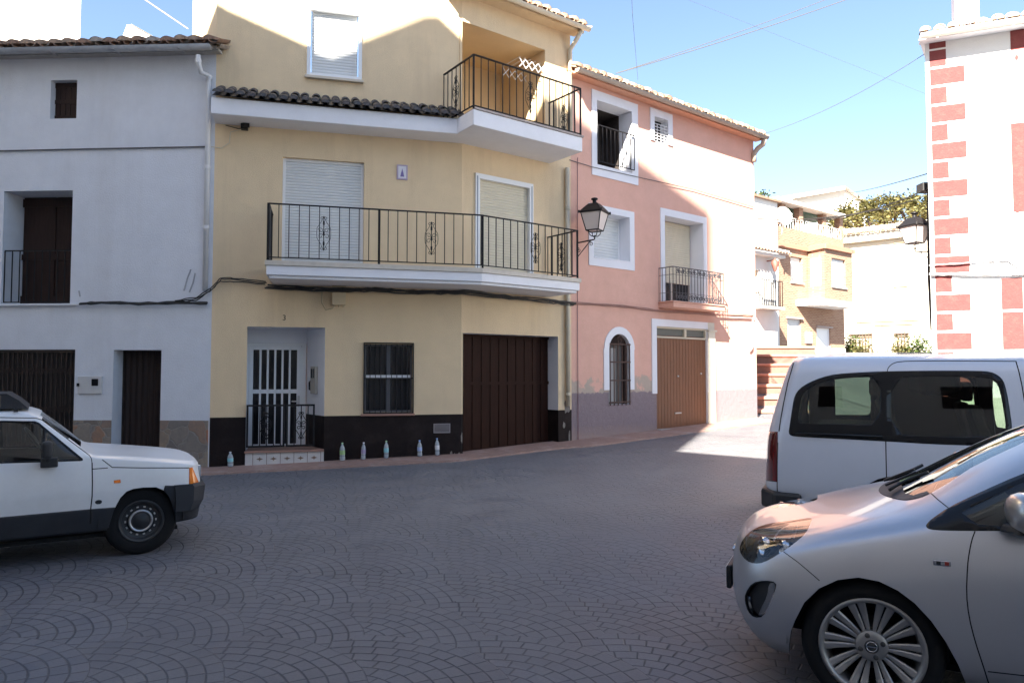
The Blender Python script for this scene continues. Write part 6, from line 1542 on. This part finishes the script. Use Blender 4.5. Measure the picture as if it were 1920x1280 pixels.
    for sg in (-1, 1):
        mb = MB(); mb.box(3.90, 4.12, min(sg * .55, sg * .76), max(sg * .55, sg * .76), .66, .82, M); mb.build('headlight', chrome, root, bevel=.04)
    mb = MB(); mb.slab([(M @ Vector(p)).to_2d().to_tuple() for p in ((0, -.70, 0), (4.0, -.7, 0), (4.0, .70, 0), (0, .70, 0))], .28, .31); mb.build('underbody', arch_in, root)
    mb = well(root, 1.05, .33, .56, .87); mb.build('wheel_well', arch_in, root); mb = well(root, 3.39, .37, .56, .87); mb.build('wheel_well', arch_in, root)
    mats = (pbr('grey steel wheel', (.25, .25, .26), .5, metal=.5), pbr('grey wheel trim', (.35, .35, .36), .4, metal=.5))
    for x, y, sd in ((1.05, -.77, -1), (1.05, .77, 1), (3.39, -.77, -1), (3.39, .77, 1)): wheel(root, x, y, .29, .20, .19, sd, 'steel', mats)
    for sg in (-1, 1):
        mb = MB(); mb.box(2.86, 3.0, min(sg * .90, sg * 1.08), max(sg * .90, sg * 1.08), .98, 1.16, M); mb.build('wing_mirror', blackpl, root, bevel=.03)
    seats(root, [(1.35, -.5, .62, .45, 1), (1.35, 0, .62, .45, 1), (1.35, .5, .62, .45, 1), (2.1, .42, .60, .5, 1), (2.1, -.42, .60, .5, 1)], pbr('grey beige seat cloth', (.05, .05, .045), .9, noise=.2, nscale=30))
    mb = MB(); mb.box(.35, .95, -.78, .78, .4, 1.02, M); mb.build('load_cover_blocker', darkin, root, bevel=.03)  # load cover added to darken the see-through rear windows
    mb = MB(); mb.box(1.28, 1.62, -.66, .66, 1.34, 1.60, M); mb.build('roof_blocker', darkin, root, bevel=.05)  # dark bulk added to block the bright view through the door window
    for sg in (-1, 1):
        mb = MB(); mb.box(.93, 1.06, min(sg * .66, sg * .74), max(sg * .66, sg * .74), .9, 1.55, M); mb.build('inner_pillar', darkin, root, bevel=.02)
    B_.bm.free(); return root
van()

# ---------------------------------------------------------------- old white hatchback (left)
def panda():
    th = 33; L_ = Vector((-math.sin(R(th)), math.cos(R(th)))); o = Vector((-3.19, 6.3)) + L_ * .68
    gz = ground(o.x, o.y); M = Matrix.Translation((o.x, o.y, gz)) @ Matrix.Rotation(R(th), 4, 'Z')
    root = thing('old_white_hatchback', 'boxy old white hatchback with black bumper and orange indicator, cut by the left edge', 'car', M)
    rows = [
     [(.50,0,.26),(.53,0,.42),(.53,0,.54),(.515,0,.64),(.505,0,.735),(.48,0,.765),(.47,0,.782)],
     [(.49,.50,.26),(.52,.52,.42),(.52,.53,.54),(.50,.53,.64),(.49,.53,.735),(.47,.48,.768),(.46,0,.785)],
     [(.43,.655,.26),(.45,.70,.42),(.45,.715,.54),(.43,.715,.64),(.42,.705,.735),(.41,.64,.770),(.42,0,.792)],
     [(.30,.69,.25),(.30,.735,.42),(.30,.745,.55),(.30,.745,.66),(.30,.728,.757),(.30,.66,.788),(.32,0,.808)],
     [(.0,.69,.24),(.0,.735,.42),(.0,.75,.56),(.0,.745,.69),(.0,.725,.805),(.0,.67,.828),(.0,0,.85)],
     [(-.34,.69,.235),(-.34,.735,.42),(-.34,.75,.57),(-.34,.745,.74),(-.34,.725,.845),(-.35,.675,.868),(-.33,0,.885)],
     [(-.40,.69,.235),(-.40,.735,.42),(-.40,.75,.57),(-.40,.745,.75),(-.41,.725,.862),(-.42,.67,.895),(-.38,0,.915)],
     [(-.76,.69,.235),(-.76,.735,.42),(-.76,.75,.56),(-.76,.745,.74),(-.77,.72,.868),(-.765,.615,1.205),(-.73,0,1.235)],
     [(-.82,.69,.235),(-.82,.735,.42),(-.82,.75,.56),(-.82,.745,.74),(-.84,.72,.868),(-.84,.605,1.235),(-.82,0,1.268)],
     [(-1.5,.69,.235),(-1.5,.735,.42),(-1.5,.75,.55),(-1.5,.745,.74),(-1.5,.72,.87),(-1.5,.60,1.245),(-1.5,0,1.285)],
     [(-2.3,.69,.235),(-2.3,.735,.42),(-2.3,.75,.55),(-2.3,.745,.74),(-2.3,.72,.87),(-2.3,.60,1.235),(-2.3,0,1.27)],
     [(-2.62,.67,.25),(-2.63,.71,.42),(-2.63,.72,.55),(-2.61,.71,.74),(-2.58,.69,.88),(-2.46,.58,1.215),(-2.45,0,1.25)],
     [(-2.66,0,.25),(-2.68,0,.42),(-2.68,0,.55),(-2.66,0,.74),(-2.62,0,.89),(-2.50,0,1.21),(-2.46,0,1.25)]]
    bm = subsurf_cage(rows, cre_j={4: (0, 6, .75), 5: .7, 2: .5, 1: .2}, cre_r={2: (4, .7), 5: (4, .5), 6: (4, .85), 7: (5, .6), 8: (5, .6), 11: .6}, levels=3)
    B_ = Body(bm, M, True); z6 = lambda p: Z(3.764, 0, 720, p); z8 = lambda p: Z(6.4, 0, 730, p)
    sidec = lambda c: c.y > .45; NRM.clear()
    B_.cut('skirt', z6([(-1500, 1075), (-700, 1000), (0, 938), (640, 880), (830, 866), (830, 1300), (-1500, 1400)]), cond=sidec)
    B_.cut('bumper', z6([(1165, 714), (1300, 716), (1440, 722), (1600, 722), (1600, 1100), (1236, 1000), (1200, 860), (1150, 760)]), cond=lambda c: c.x > .15)
    B_.cut('window_trim', z8([(-1200, 350), (0, 372), (420, 378), (470, 398), (994, 828), (996, 850), (960, 858), (0, 888), (-1200, 930)]), cond=lambda c: sidec(c) and c.z > .8)
    B_.cut('side_window', z8([(-60, 396), (400, 400), (450, 418), (515, 470), (515, 850), (0, 866), (-60, 868)]), cond=sidec, only=('window_trim',))
    B_.cut('quarter_window', z8([(557, 505), (620, 555), (960, 836), (900, 838), (557, 848)]), cond=sidec, only=('window_trim',))
    B_.cut('rear_window', z8([(-1150, 392), (-140, 396), (-140, 870), (-1150, 905)]), cond=sidec, only=('window_trim',))
    B_.cut('indicator', z6([(1335, 590), (1356, 585), (1378, 640), (1402, 696), (1400, 706), (1334, 706)]), cond=lambda c: c.x > .2 and c.y > .52)
    arch = z6([(745, 1300), (770, 1000), (800, 900), (822, 850), (850, 800), (892, 757), (940, 738), (1010, 728), (1100, 726), (1150, 745), (1190, 790), (1215, 850), (1238, 940), (1240, 1300)])
    B_.cut('arch_hole', arch, cond=lambda c: c.y > .45 and c.z < .66)
    B_.cut('side_repeater', z6([(803, 678), (850, 672), (852, 695), (805, 698)]), cond=sidec)
    B_.cut('fuel_vent', chaikin(z6([(668, 832), (680, 818), (710, 815), (722, 826), (712, 843), (680, 846)]), 1), cond=sidec)
    B_.line('door_gaps', z6([(650, 555), (652, 700), (650, 790), (640, 880), (636, 985)]), 2.4, cond=sidec, only=('body', 'skirt'))
    B_.line('door_gaps', z8([(0, 335), (430, 342), (500, 362), (1075, 790), (1098, 830), (1104, 880)]), 1.6, cond=lambda c: sidec(c) and c.z > .8)
    B_.line('door_gaps', z6([(722, 532), (792, 586), (1000, 590), (1335, 590)]), 1.8, cond=lambda c: c.y > .5)
    B_.line('crease_shade', z6([(655, 598), (760, 590)]), 1.6, cond=sidec)
    wp = pbr('aged white car paint', (.79, .79, .79), .35, coat=.3, noise=.05, nscale=3, stain=(.5, .48, .44), sscale=2.5, samt=.2)
    # windscreen in front view: bounded by the cage rows
    lay = B_.lay; B_.names.append('windscreen'); kW = len(B_.names) - 1
    for f in B_.bm.faces:
        c = f.calc_center_median()
        if -.735 < c.x < -.44 and c.y < .60 and f.normal.x > .3 and f[lay] == 0: f[lay] = kW
    vs, fs = B_.extract('body'); part('body', vs, fs, None, wp, root, both=True); vi, fi = B_.extract('body', .016); part('cabin_lining', vi, [list(reversed(f)) for f in fi], None, darkin, root, both=True)
    vs, fs = B_.extract('windscreen'); part('windscreen', vs, fs, None, tinted('old clear glass', (.80, .84, .80)), root, both=True)
    pair('door_gaps', B_, ['door_gaps', 'crease_shade'], seam, root, push=.003)  # shut lines, plus the crease shade painted as a dark line
    skm = pbr('charcoal sill paint', (.034, .036, .042), .6, spec=.3, noise=.2, nscale=6); pair('side_skirt', B_, 'skirt', skm, root, solid=.012)
    pair('bumper_corner', B_, 'bumper', skm, root, push=-.01, solid=.02)
    pair('window_trim', B_, 'window_trim', trimblack, root, solid=.012); g_ = MATS['old clear glass']
    for n_ in ('side_window', 'quarter_window', 'rear_window'): pair(n_, B_, n_, g_, root)
    amber = pbr('amber lens plastic', (.80, .20, .015), .2, coat=.5); pair('indicator', B_, 'indicator', amber, root, push=-.004, solid=.02); pair('side_repeater', B_, 'side_repeater', amber, root, push=-.006)
    pair('fuel_vent', B_, 'fuel_vent', blackpl, root, push=-.004)
    # grille and headlights on the front
    for sg in (1, -1):
        mb = MB(); mb.box(.43, .492, min(sg * .36, sg * .58), max(sg * .36, sg * .58), .61, .72, M); mb.build('headlight', pbr('headlight glass', (.5, .52, .54), .1, metal=.5), root, bevel=.01)
    mb = MB(); mb.box(.46, .515, -.34, .34, .62, .71, M); mb.build('grille', blackpl, root, bevel=.006)
    # bumper proper: projecting plastic beam with tapered end
    mb = MB(); prof = [(.60, .30), (.64, .40), (.64, .56), (.60, .60)]
    vs = []
    for (dx, y) in ((-.27, -.752), (-.12, -.748), (-.02, -.66), (0, -.45), (0, .45), (-.02, .66), (-.12, .748), (-.27, .752)):
        for px_, pz in ((.46 + dx * .75, .35), (.505 + dx * .9, .43), (.522 + dx, .55), (.50 + dx * .95, .578)): vs.append((px_, y, pz))
    fs = []
    for i in range(7):
        for k in range(3): fs.append((i * 4 + k, (i + 1) * 4 + k, (i + 1) * 4 + k + 1, i * 4 + k + 1))
    mb.add(vs, fs, M, 0, False); ob = mb.build('bumper_beam', skm, root); md = ob.modifiers.new('s', 'SOLIDIFY'); md.thickness = .03; md.offset = 0
    mb = MB(); mb.slab([(M @ Vector(p)).to_2d().to_tuple() for p in ((.30, -.60, 0), (-2.5, -.62, 0), (-2.5, .62, 0), (.30, .60, 0))], .22, .25); mb.build('underbody', arch_in, root)
    mb = well(root, .0, .325, .48, .72); mb.build('wheel_well', arch_in, root)
    mats = (pbr('black steel wheel', (.03, .03, .032), .5), pbr('polished steel ring', (.58, .58, .58), .3, metal=.9))
    for x, y, sd in ((0, -.62, -1), (0, .62, 1), (-2.16, -.62, -1), (-2.16, .62, 1)): wheel(root, x, y, .285, .175, .15, sd, 'steel', mats)
    # black folding roof, raised front
    def rp(x, y, z): return (x, y, z)
    mb = MB(); pr = [(-.83, 1.262), (-.90, 1.33), (-.98, 1.385), (-2.1, 1.40), (-2.3, 1.28)]
    vs = []
    for y in (-.50, .50):
        vs += [(x, y, z) for x, z in pr] + [(x, y, 1.262) for x, z in pr]
    n = len(pr); fs = []
    for i in range(n - 1): fs += [(i, i + 1, 2 * n + i + 1, 2 * n + i), (i, n + i, n + i + 1, i + 1), (2 * n + i, 2 * n + i + 1, 3 * n + i + 1, 3 * n + i)]
    mb.add(vs, fs, M); canv = pbr('black roof canvas', (.03, .03, .034), .85, noise=.2, nscale=12, bump=.3, bscale=60); ob = mb.build('folding_roof', canv, root, bevel=.01)
    mb = MB(); mb.box(-2.0, -1.02, -.506, -.501, 1.275, 1.375, M); mb.build('roof_window', pbr('brown smoked panel', (.10, .075, .06), .3), ob)
    for yy in (-.54,):
        mb = MB(); mb.box(-.93, -.90, -.60, -.57, 1.24, 1.265, M); mb.build('roof_clip', blackpl, root)
    # mirrors
    for sg in (-1, 1):
        mb = MB(); yy = sg * .86; mb.box(-.735, -.66, min(yy, yy + sg * .12), max(yy, yy + sg * .12), .885, 1.02, M); o2 = mb.build('wing_mirror', blackpl, root, bevel=.025)
        mb = MB(); mb.box(-.74, -.62, min(sg * .735, sg * .80), max(sg * .735, sg * .80), .80, .875, M); mb.tube([(-.69, sg * .78, .86), (-.69, sg * .90, .90)], .018, 6, M); mb.build('mirror_foot', blackpl, o2, bevel=.01)
    # cabin
    mb = MB(); mb.box(-.66, -.42, -.64, .64, .70, .86, M); mb.build('dashboard', darkin, root, bevel=.03)
    mb = MB(); mb.box(-.40, -.37, -.66, .66, .25, .84, M); mb.build('bulkhead', darkin, root)
    mb = MB(); c = [(-.76 - .10 * math.sin(a), .33 + .18 * math.cos(a), .90 + .15 * math.sin(a)) for a in [i * math.pi / 10 for i in range(21)]]; mb.tube(c, .013, 6, M, cap=False); mb.tube([(-.76, .33, .90), (-.6, .33, .82)], .02, 6, M); mb.build('steering_wheel', blackpl, root)
    seats(root, [(-1.25, -.33, .34, .46, 1), (-1.25, .33, .34, .46, 1), (-2.0, 0, .36, 1.1, 1)], pbr('grey brown seat cloth', (.12, .105, .09), .9, noise=.25, nscale=25))
    B_.bm.free(); return root
panda()
# ================================================================ FOLIAGE
def leaf_mat(name, c1, c2):
    m, t, N, L, P = nt(name); g = G(N, L); tc = N.new('ShaderNodeTexCoord'); n = g.noise(tc.outputs['Object'], 2.2, 5, .7); oi = N.new('ShaderNodeNewGeometry')
    c = g.mix(g.rng(g.m('ADD', g.m('MULTIPLY', n, .7), g.m('MULTIPLY', oi.outputs['Random Per Island'], .5)), .3, .85, 0, 1), c1, c2); L.new(c, P.inputs['Base Color']); P.inputs['Roughness'].default_value = .6
    P.inputs['Subsurface Weight'].default_value = 0; return m
leafy = leaf_mat('yellow green hedge leaves', (.06, .065, .02), (.18, .155, .045)); leafg = leaf_mat('dark green leaves', (.035, .06, .02), (.09, .13, .03))
def leaves(mb, n, fn, size, rnd):
    for _ in range(n):
        p = fn(); d = Vector((rnd.gauss(0, 1), rnd.gauss(0, 1), rnd.gauss(0, 1))).normalized(); a = d.cross(Vector((.3, .5, .8))).normalized(); s = size * rnd.uniform(.6, 1.3)
        mb.add([p - a * s, p + d * s * .45, p + a * s, p - d * s * .45], [(0, 1, 2, 3)])
rnd = random.Random(11)
# hedge plants on the roof terrace: separate shrubs
M = FC.M; n_sh = 9
sL, sR = FC.hit(1556, 400, 1.2)[0], FC.hit(1760, 400, 1.2)[0]
for k in range(n_sh):
    s = lerp(sL, sR, (k + .5) / n_sh); wd_ = (sR - sL) / n_sh * .75
    zt_ = FC.hit(1556 + (k + .5) * 204 / n_sh, lerp(398, 362, min(1, .25 + k / n_sh)), 1.2)[1] + rnd.uniform(-.15, .15); zb_ = zcT + .2
    c0 = M @ Vector((s, 1.2, zb_)); mbx = MB(); hh = (zt_ - zb_)
    cl = [(rnd.uniform(-wd_, wd_), rnd.uniform(-.5, .5), rnd.uniform(.25, 1.0)) for _ in range(11)]
    def fn():
        q = rnd.choice(cl); return M @ Vector((s + q[0] * .8 + rnd.gauss(0, .17), 1.2 + q[1] + rnd.gauss(0, .2), zb_ + hh * q[2] + rnd.gauss(-.1, .2)))
    leaves(mbx, 700, fn, .10, rnd)
    pos = ['at the left end', 'second from the left', 'third from the left', 'fourth from the left', 'in the middle', 'fourth from the right', 'third from the right', 'second from the right', 'at the right end'][k]
    t = thing('hedge_shrub', f'yellow green shrub {pos} of the roof terrace hedge', 'shrub', Matrix.Translation(c0), 'shrubs of the roof terrace hedge')
    mbx.build('crown', leafy, t)
    mbt = MB()
    for q in cl[:5]: mbt.tube([c0, M @ Vector((s + q[0] * .5, 1.2 + q[1] * .5, zb_ + hh * q[2] * .5)), M @ Vector((s + q[0] * .8, 1.2 + q[1], zb_ + hh * q[2]))], .03, 5, rs=[.05, .03, .015])
    mbt.build('stem', woodbrown, t)
mb = MB(); mb.box(sL - .3, sR, 1.6, 1.75, zc_, zcT + .5, M); mb.build('terrace_parapet', lit_white, H8)
# small plants at the foot of the cream house
for px, py, sz, mt, lab in ((1613, 660, 1.0, leafy, 'low light green plants under the left barred window of the cream house'), (1690, 660, .9, leafy, 'low light green plants under the right barred window of the cream house'), (1722, 650, 1.0, leafg, 'dark green bush at the right end of the cream house wall'), (1594, 655, .5, leafg, 'small dark bush beside the brick house corner')):
    s = FC.hit(px, py, -.8)[0]; c0 = FC.M @ Vector((s, -.8, GZ)); mbx = MB(); wq = sz * .9
    def fn(): return c0 + Vector((rnd.gauss(0, .4) * wq, rnd.gauss(0, .25), abs(rnd.gauss(.35, .3)) * (1.4 if mt is leafg else 1.1)))
    leaves(mbx, 800, fn, .08, rnd); t = thing('bush', lab, 'bush', Matrix.Translation(c0)); mbx.build('foliage', mt, t)
    mbt = MB()
    for q in range(4): mbt.tube([c0, c0 + Vector((rnd.uniform(-.3, .3), 0, .5))], .015, 4)
    mbt.build('stem', woodbrown, t)
# dark tree tip beyond the pink house
c0 = at_depth(1404, 392, 60); mbx = MB()
base = Vector((c0.x, c0.y, 2.3)); hh = c0.z + .8 - 2.3
cl = [(rnd.gauss(0, .9), rnd.gauss(0, .9), rnd.uniform(-3.5, 0)) for _ in range(26)]
def fn():
    q = rnd.choice(cl); return base + Vector((q[0] * (1 + -q[2] * .25) + rnd.gauss(0, .3), q[1] + rnd.gauss(0, .3), hh + q[2] + rnd.gauss(0, .3)))
leaves(mbx, 3500, fn, .16, rnd); t = thing('tree', 'dark green treetop just showing beyond the right end of the pink roof', 'tree', Matrix.Translation(base)); mbx.build('crown', leafg, t)
mbt = MB(); mbt.tube([base, base + Vector((.1, 0, hh * .5)), base + Vector((0, 0, hh))], .2, 8, rs=[.28, .18, .05]); mbt.build('trunk', woodbrown, t)

# ================================================================ CABLES
def cable(name, label, pts, r, mat, sag=0, n=14, strands=1, spread=.02, cat='cable'):
    mb = MB(); rnd = random.Random(len(pts) + int(r * 1e5))
    P_ = [Vector(p) for p in pts]
    for k in range(strands):
        off = Vector((rnd.uniform(-1, 1), rnd.uniform(-1, 0), rnd.uniform(-1, 1))) * spread * (k > 0)
        out = []
        for a, b in zip(P_, P_[1:]):
            for i in range(n + (b is P_[-1])):
                t = i / n; p = a.lerp(b, t); p.z -= 4 * sag * t * (1 - t); out.append(p + off + (Vector((0, 0, rnd.uniform(-.01, .01))) if spread and strands > 1 else Vector()))
        mb.tube(out, r, 5)
    o = mb.build(name, mat, at=P_[0]); return tag(o, label, cat)
def fpts(F_, lst, off): return [F_.M @ Vector((F_.hit(x, y, off)[0], off, F_.hit(x, y, off)[1])) for x, y in lst]
cable('wall_cable', 'thick black cable bundle running along the white house above its doors', fpts(FW, [(150, 570), (190, 568), (260, 570), (330, 568), (388, 569)], -.05), .017, cableblack, n=4, strands=4, spread=.022)
cable('wall_conduit', 'thin white conduit below the french door of the white house', fpts(FW, [(-60, 573), (60, 571.5), (150, 571)], -.045), .018, pvc, n=4)
cable('wall_cable', 'straight thin dark cable across the upper white house wall', fpts(FW, [(-60, 284), (0, 283), (180, 279), (392, 275)], -.02), .013, cablegrey, n=3)
cable('wall_cable', 'cable loops crossing from the white house corner to the yellow house', fpts(FW, [(330, 566), (370, 560), (393, 545)], -.07) + fpts(FA, [(402, 538), (415, 524), (440, 524), (500, 530)], -.05), .010, cableblack, n=4, strands=3, spread=.03)
cable('wall_cable', 'heavy black cable bundle hanging under the long balcony of the yellow house', [FA.M @ Vector((s, y, z)) for s, y, z in [(FA.hit(500, 528)[0], -.10, 3.04), (1.8, -.14, 3.01), (2.6, -.14, 3.03), (3.4, -.14, 3.01), (LA, -.12, 3.04)]] + [FB.M @ Vector((1.0, -.12, 3.01)), FB.M @ Vector((2.0, -.1, 3.0)), FB.M @ Vector((LB, -.08, 2.98))], .014, cableblack, n=6, strands=5, spread=.045)
cable('wall_cable', 'pair of faded cables along the pink house under its small balcony', fpts(FP, [(1072, 568), (1150, 572), (1240, 583), (1345, 590), (1412, 592)], -.05), .011, pbr('pinkish painted cable', (.33, .19, .16), .7), n=6, strands=3, spread=.025)
cable('wall_cable', 'thin cable sagging across the upper pink house wall', fpts(FP, [(1068, 300), (1110, 313), (1200, 333), (1300, 355), (1412, 388)], -.03), .008, cablegrey, n=4)
cable('wall_cable', 'thin loop of cable on the upper yellow house wall', fpts(FA, [(396, 275), (415, 278), (430, 268), (432, 248), (455, 242)], -.02), .007, pvcbeige, n=4)
cable('wall_cable', 'vertical purple red wire beside the pink house downpipe', fpts(FP, [(1083, 296), (1083, 450), (1083, 570), (1084, 800), (1084, 838)], -.02), .007, pbr('purple wire', (.20, .09, .12), .6), n=3)
cable('overhead_cable', 'thick overhead cable rising from the pink roof to the upper right', [at_depth(1155, 138, 15.6), at_depth(1600, -5, 17.5)], .010, cablegrey, sag=.05)
cable('overhead_cable', 'thinner overhead cable running just above the thick one from the pink roof', [at_depth(1157, 137, 15.7), at_depth(1560, -5, 17.5)], .008, cablegrey, sag=.05)
cable('overhead_cable', 'thin overhead wire dropping from the sky to the pink roof', [at_depth(1184, -20, 11), at_depth(1186, 30, 12.5), at_depth(1196, 150, 16)], .0035, cablegrey)
cable('overhead_cable', 'thin overhead wire between the pink roof corner and the quoined house', [at_depth(1436, 250, 18.3), at_depth(1733, 102, 14.1)], .006, cablegrey, sag=.15)
cable('overhead_cable', 'very thin wire crossing the sky to the quoined house', [at_depth(1240, -20, 12), at_depth(1735, 176, 14.1)], .002, cablegrey)
cable('overhead_cable', 'white wire crossing the sky above the white house eave', [at_depth(250, -15, 13), at_depth(352, 54, 15)], .012, pvc)
cable('overhead_cable', 'dark cable sagging above the far hedge to the quoined house', [at_depth(1592, 362, 36), at_depth(1738, 326, 14.2)], .012, cableblack, sag=.05)
jb = at_depth(1727, 352, 14.6); jp = FR.M @ Vector((-.02, .3, 0))
cable('overhead_cable', 'upper dark cable from the pink house corner past the brick house to the cable clamp', [at_depth(1420, 410, 18.6), at_depth(1590, 403, 16.5), at_depth(1726, 360, 14.6)], .014, cableblack, sag=.06)
cable('overhead_cable', 'lower dark cable from the pink house corner past the brick house to the cable clamp', [at_depth(1420, 417, 18.6), at_depth(1520, 413, 17.4), at_depth(1620, 398, 16), at_depth(1728, 370, 14.6)], .011, cableblack, sag=.03)
mb = MB(); mb.box(jb.x - .02, jb.x + .22, jb.y - .1, jb.y + .15, jb.z - .09, jb.z + .09); mb.tube([jb + Vector((.15, 0, -.05)), jb + Vector((.16, .05, -.6)), jb + Vector((.17, .1, -1.8)), jb + Vector((.2, .1, -2.9))], .03, 6)
tag(mb.build('cable_clamp', cableblack, at=jb, bevel=.02), 'dark cable clamp and drop at the upper left corner of the quoined house', 'cable clamp')
cable('wall_cable', 'grey twisted cable along the quoined house above the van', [FR.M @ Vector((FR.hit(x, y, -.05)[0], -.05, FR.hit(x, y, -.05)[1])) for x, y in ((1742, 515), (1790, 514), (1850, 515), (1960, 513))], .017, pbr('silver grey conduit', (.42, .41, .40), .6), n=6, strands=3, spread=.02)
cable('wall_cable', 'thin pale cable looping on the quoined house wall', [FR.M @ Vector((FR.hit(x, y, -.04)[0], -.04, FR.hit(x, y, -.04)[1])) for x, y in ((1742, 498), (1800, 494), (1850, 488), (1890, 487), (1906, 495), (1912, 508), (1940, 512))], .010, pbr('silver grey conduit', (.42, .41, .40), .6), n=6, strands=2, spread=.015)
cable('wall_conduit', 'dangling tube end on the sunlit end of the pink house', fpts(FP, [(1411, 592), (1412, 640), (1411, 652), (1406, 657)], -.05), .018, pbr('silver grey conduit', (.42, .41, .40), .6), n=4)

# ================================================================ CLOTHES AIRER on the loggia wall
M = FB.M; s0_ = FB.hit(985, 160, .05)[0]; mb = MB()
airer_at = FB.M @ Vector((s0_, .3, 0))
zt_ = FB.hit(1000, 135, .4)[1]
base_s = FB.hit(1022, 130, .05)[0] - .02; L_ = base_s - FB.hit(974, 124, .05)[0]; zt_ = FB.hit(1000, 126, .05)[1]
for yy in (.05, .6):
    n = 4
    for i in range(n):
        xa = base_s - L_ * i / n; xb = base_s - L_ * (i + 1) / n
        mb.tube([(xa, yy, zt_ - .08), (xb, yy, zt_ + .10)], .009, 5, M); mb.tube([(xa, yy, zt_ + .10), (xb, yy, zt_ - .08)], .009, 5, M)
for i in range(6):
    x = base_s - L_ * i / 5; mb.tube([(x, .03, zt_ + .11), (x, .62, zt_ + .11)], .006, 4, M)
tag(mb.build('clothes_airer', alu_white, at=airer_at), 'white folding clothes airer stretched from the loggia wall above the top balcony', 'clothes airer')

# ================================================================ BOTTLES
def bottle(name, px, py, cap, liquid, label, hgt=.27, F_=FA):
    # base point on the pavement next to the wall
    s, z = F_.hit(px, py, -.10); P_ = F_.M @ Vector((s, -.10, 0)); P_.z = ground(P_.x, P_.y) + .045
    T = Matrix.Translation(P_) @ Matrix.Rotation(R((px * 7) % 5 - 2.5), 4, 'X') @ Matrix.Rotation(R((px * 3) % 5 - 2), 4, 'Y') @ Matrix.Diagonal((.9 + (px % 7) * .035,) * 2 + (1, 1)); t = thing(name, label, 'bottle', T, 'water bottles standing along the dark dado')
    mb = MB(); h = hgt; mb.lathe([(0, .002), (.035, .0), (.041, .012), (.041, h * .22), (.037, h * .25), (.041, h * .28), (.041, h * .62), (.036, h * .72), (.018, h * .86), (.0135, h * .88), (.0135, h * .95)], 14, T)
    mb.build('bottle_body', petmat, t)
    mb = MB(); mb.lathe([(.0, .006), (.038, .006), (.039, .02), (.039, h * .60), (.033, h * .70), (0, h * .70)], 12, T); mb.build('water', watermat, t)
    mb = MB(); mb.lathe([(.0415, h * .34), (.0422, h * .36), (.0422, h * .56), (.0415, h * .58)], 14, T); mb.build('label', liquid, t)
    mb = MB(); mb.lathe([(.016, h * .92), (.0165, h * .99), (.012, h), (0, h)], 12, T); mb.build('cap', cap, t); return t
def glassy(name, col, a, rough=.1):
    m, t, N, L, P = nt(name); P.inputs['Base Color'].default_value = (*col, 1); P.inputs['Roughness'].default_value = rough
    tr = N.new('ShaderNodeBsdfTransparent'); tr.inputs[0].default_value = (*[min(1, c * .5 + .45) for c in col], 1); mx = N.new('ShaderNodeMixShader'); mx.inputs[0].default_value = a
    L.new(tr.outputs[0], mx.inputs[1]); L.new(P.outputs[0], mx.inputs[2]); L.new(mx.outputs[0], N['Material Output'].inputs[0]); return m
petmat = glassy('clear plastic bottle', (.75, .82, .88), .45); watermat = glassy('still water', (.45, .52, .58), .4, .05)
cw = pbr('white cap', (.7, .7, .72), .4); cg = pbr('pale green cap', (.35, .55, .3), .4); cb = pbr('blue cap', (.25, .40, .7), .4)
lg = pbr('green paper label', (.30, .48, .20), .5); lp = pbr('purple paper label', (.30, .25, .40), .5); lc = pbr('cyan paper label', (.25, .55, .60), .5); lb = pbr('pale blue paper label', (.35, .45, .68), .5)
for px, py, c_, l_, lab, hh in ((432, 881, cw, lc, 'clear water bottle with a white cap left of the porch step', .24), (642, 869, cg, lg, 'clear water bottle with a green label, first one right of the porch', .30), (681, 868, cw, lp, 'clear water bottle with a purple label between the green and cyan labelled ones', .29), (724, 867, cg, lc, 'clear water bottle with a cyan label under the barred window', .30), (787, 865, cb, lb, 'clear water bottle with a pale blue label left of the last bottle', .28), (820, 864, cb, cw, 'clear water bottle with a white label, nearest the garage', .30)):
    bottle('water_bottle', px, py, c_, l_, lab, hh)
# ---------------------------------------------------------------- every separate piece a part of its own
def split_pieces(names):
    for o in list(bpy.data.objects):
        if o.type != 'MESH' or o.name.split('.')[0] not in names or o.parent is None: continue
        me = o.data; n = len(me.vertices); par = list(range(n))
        def find(a):
            while par[a] != a: par[a] = par[par[a]]; a = par[a]
            return a
        for e in me.edges:
            a, b = find(e.vertices[0]), find(e.vertices[1])
            if a != b: par[a] = b
        groups = {}
        for p in me.polygons: groups.setdefault(find(p.vertices[0]), []).append(p)
        if len(groups) < 2 or len(groups) > 60: continue
        bases = []
        for g in groups.values():
            ids = {}; vs = []; fs = []; mi = []; sm = []
            for p in g:
                row = []
                for v in p.vertices:
                    if v not in ids: ids[v] = len(vs); vs.append(me.vertices[v].co.copy())
                    row.append(ids[v])
                fs.append(row); mi.append(p.material_index); sm.append(p.use_smooth)
            m2 = bpy.data.meshes.new(me.name); m2.from_pydata(vs, [], fs)
            for m in me.materials: m2.materials.append(m)
            for p, a, b in zip(m2.polygons, mi, sm): p.material_index = a; p.use_smooth = b
            bases.append(m2)
        for k, m2 in enumerate(bases):
            if k == 0: o.data = m2
            else:
                c = o.copy(); c.data = m2; COL.objects.link(c); c.parent = o.parent
split_pieces({'red_bands', 'stone_dado', 'plinth', 'plaster_crack', 'frame_groove', 'terrace_post', 'wheel_well', 'door_rail', 'peeled_paint', 'band_boss', 'dial_window', 'quoins', 'tile_motif', 'garage_pilaster', 'window_shutter', 'door_gaps'})
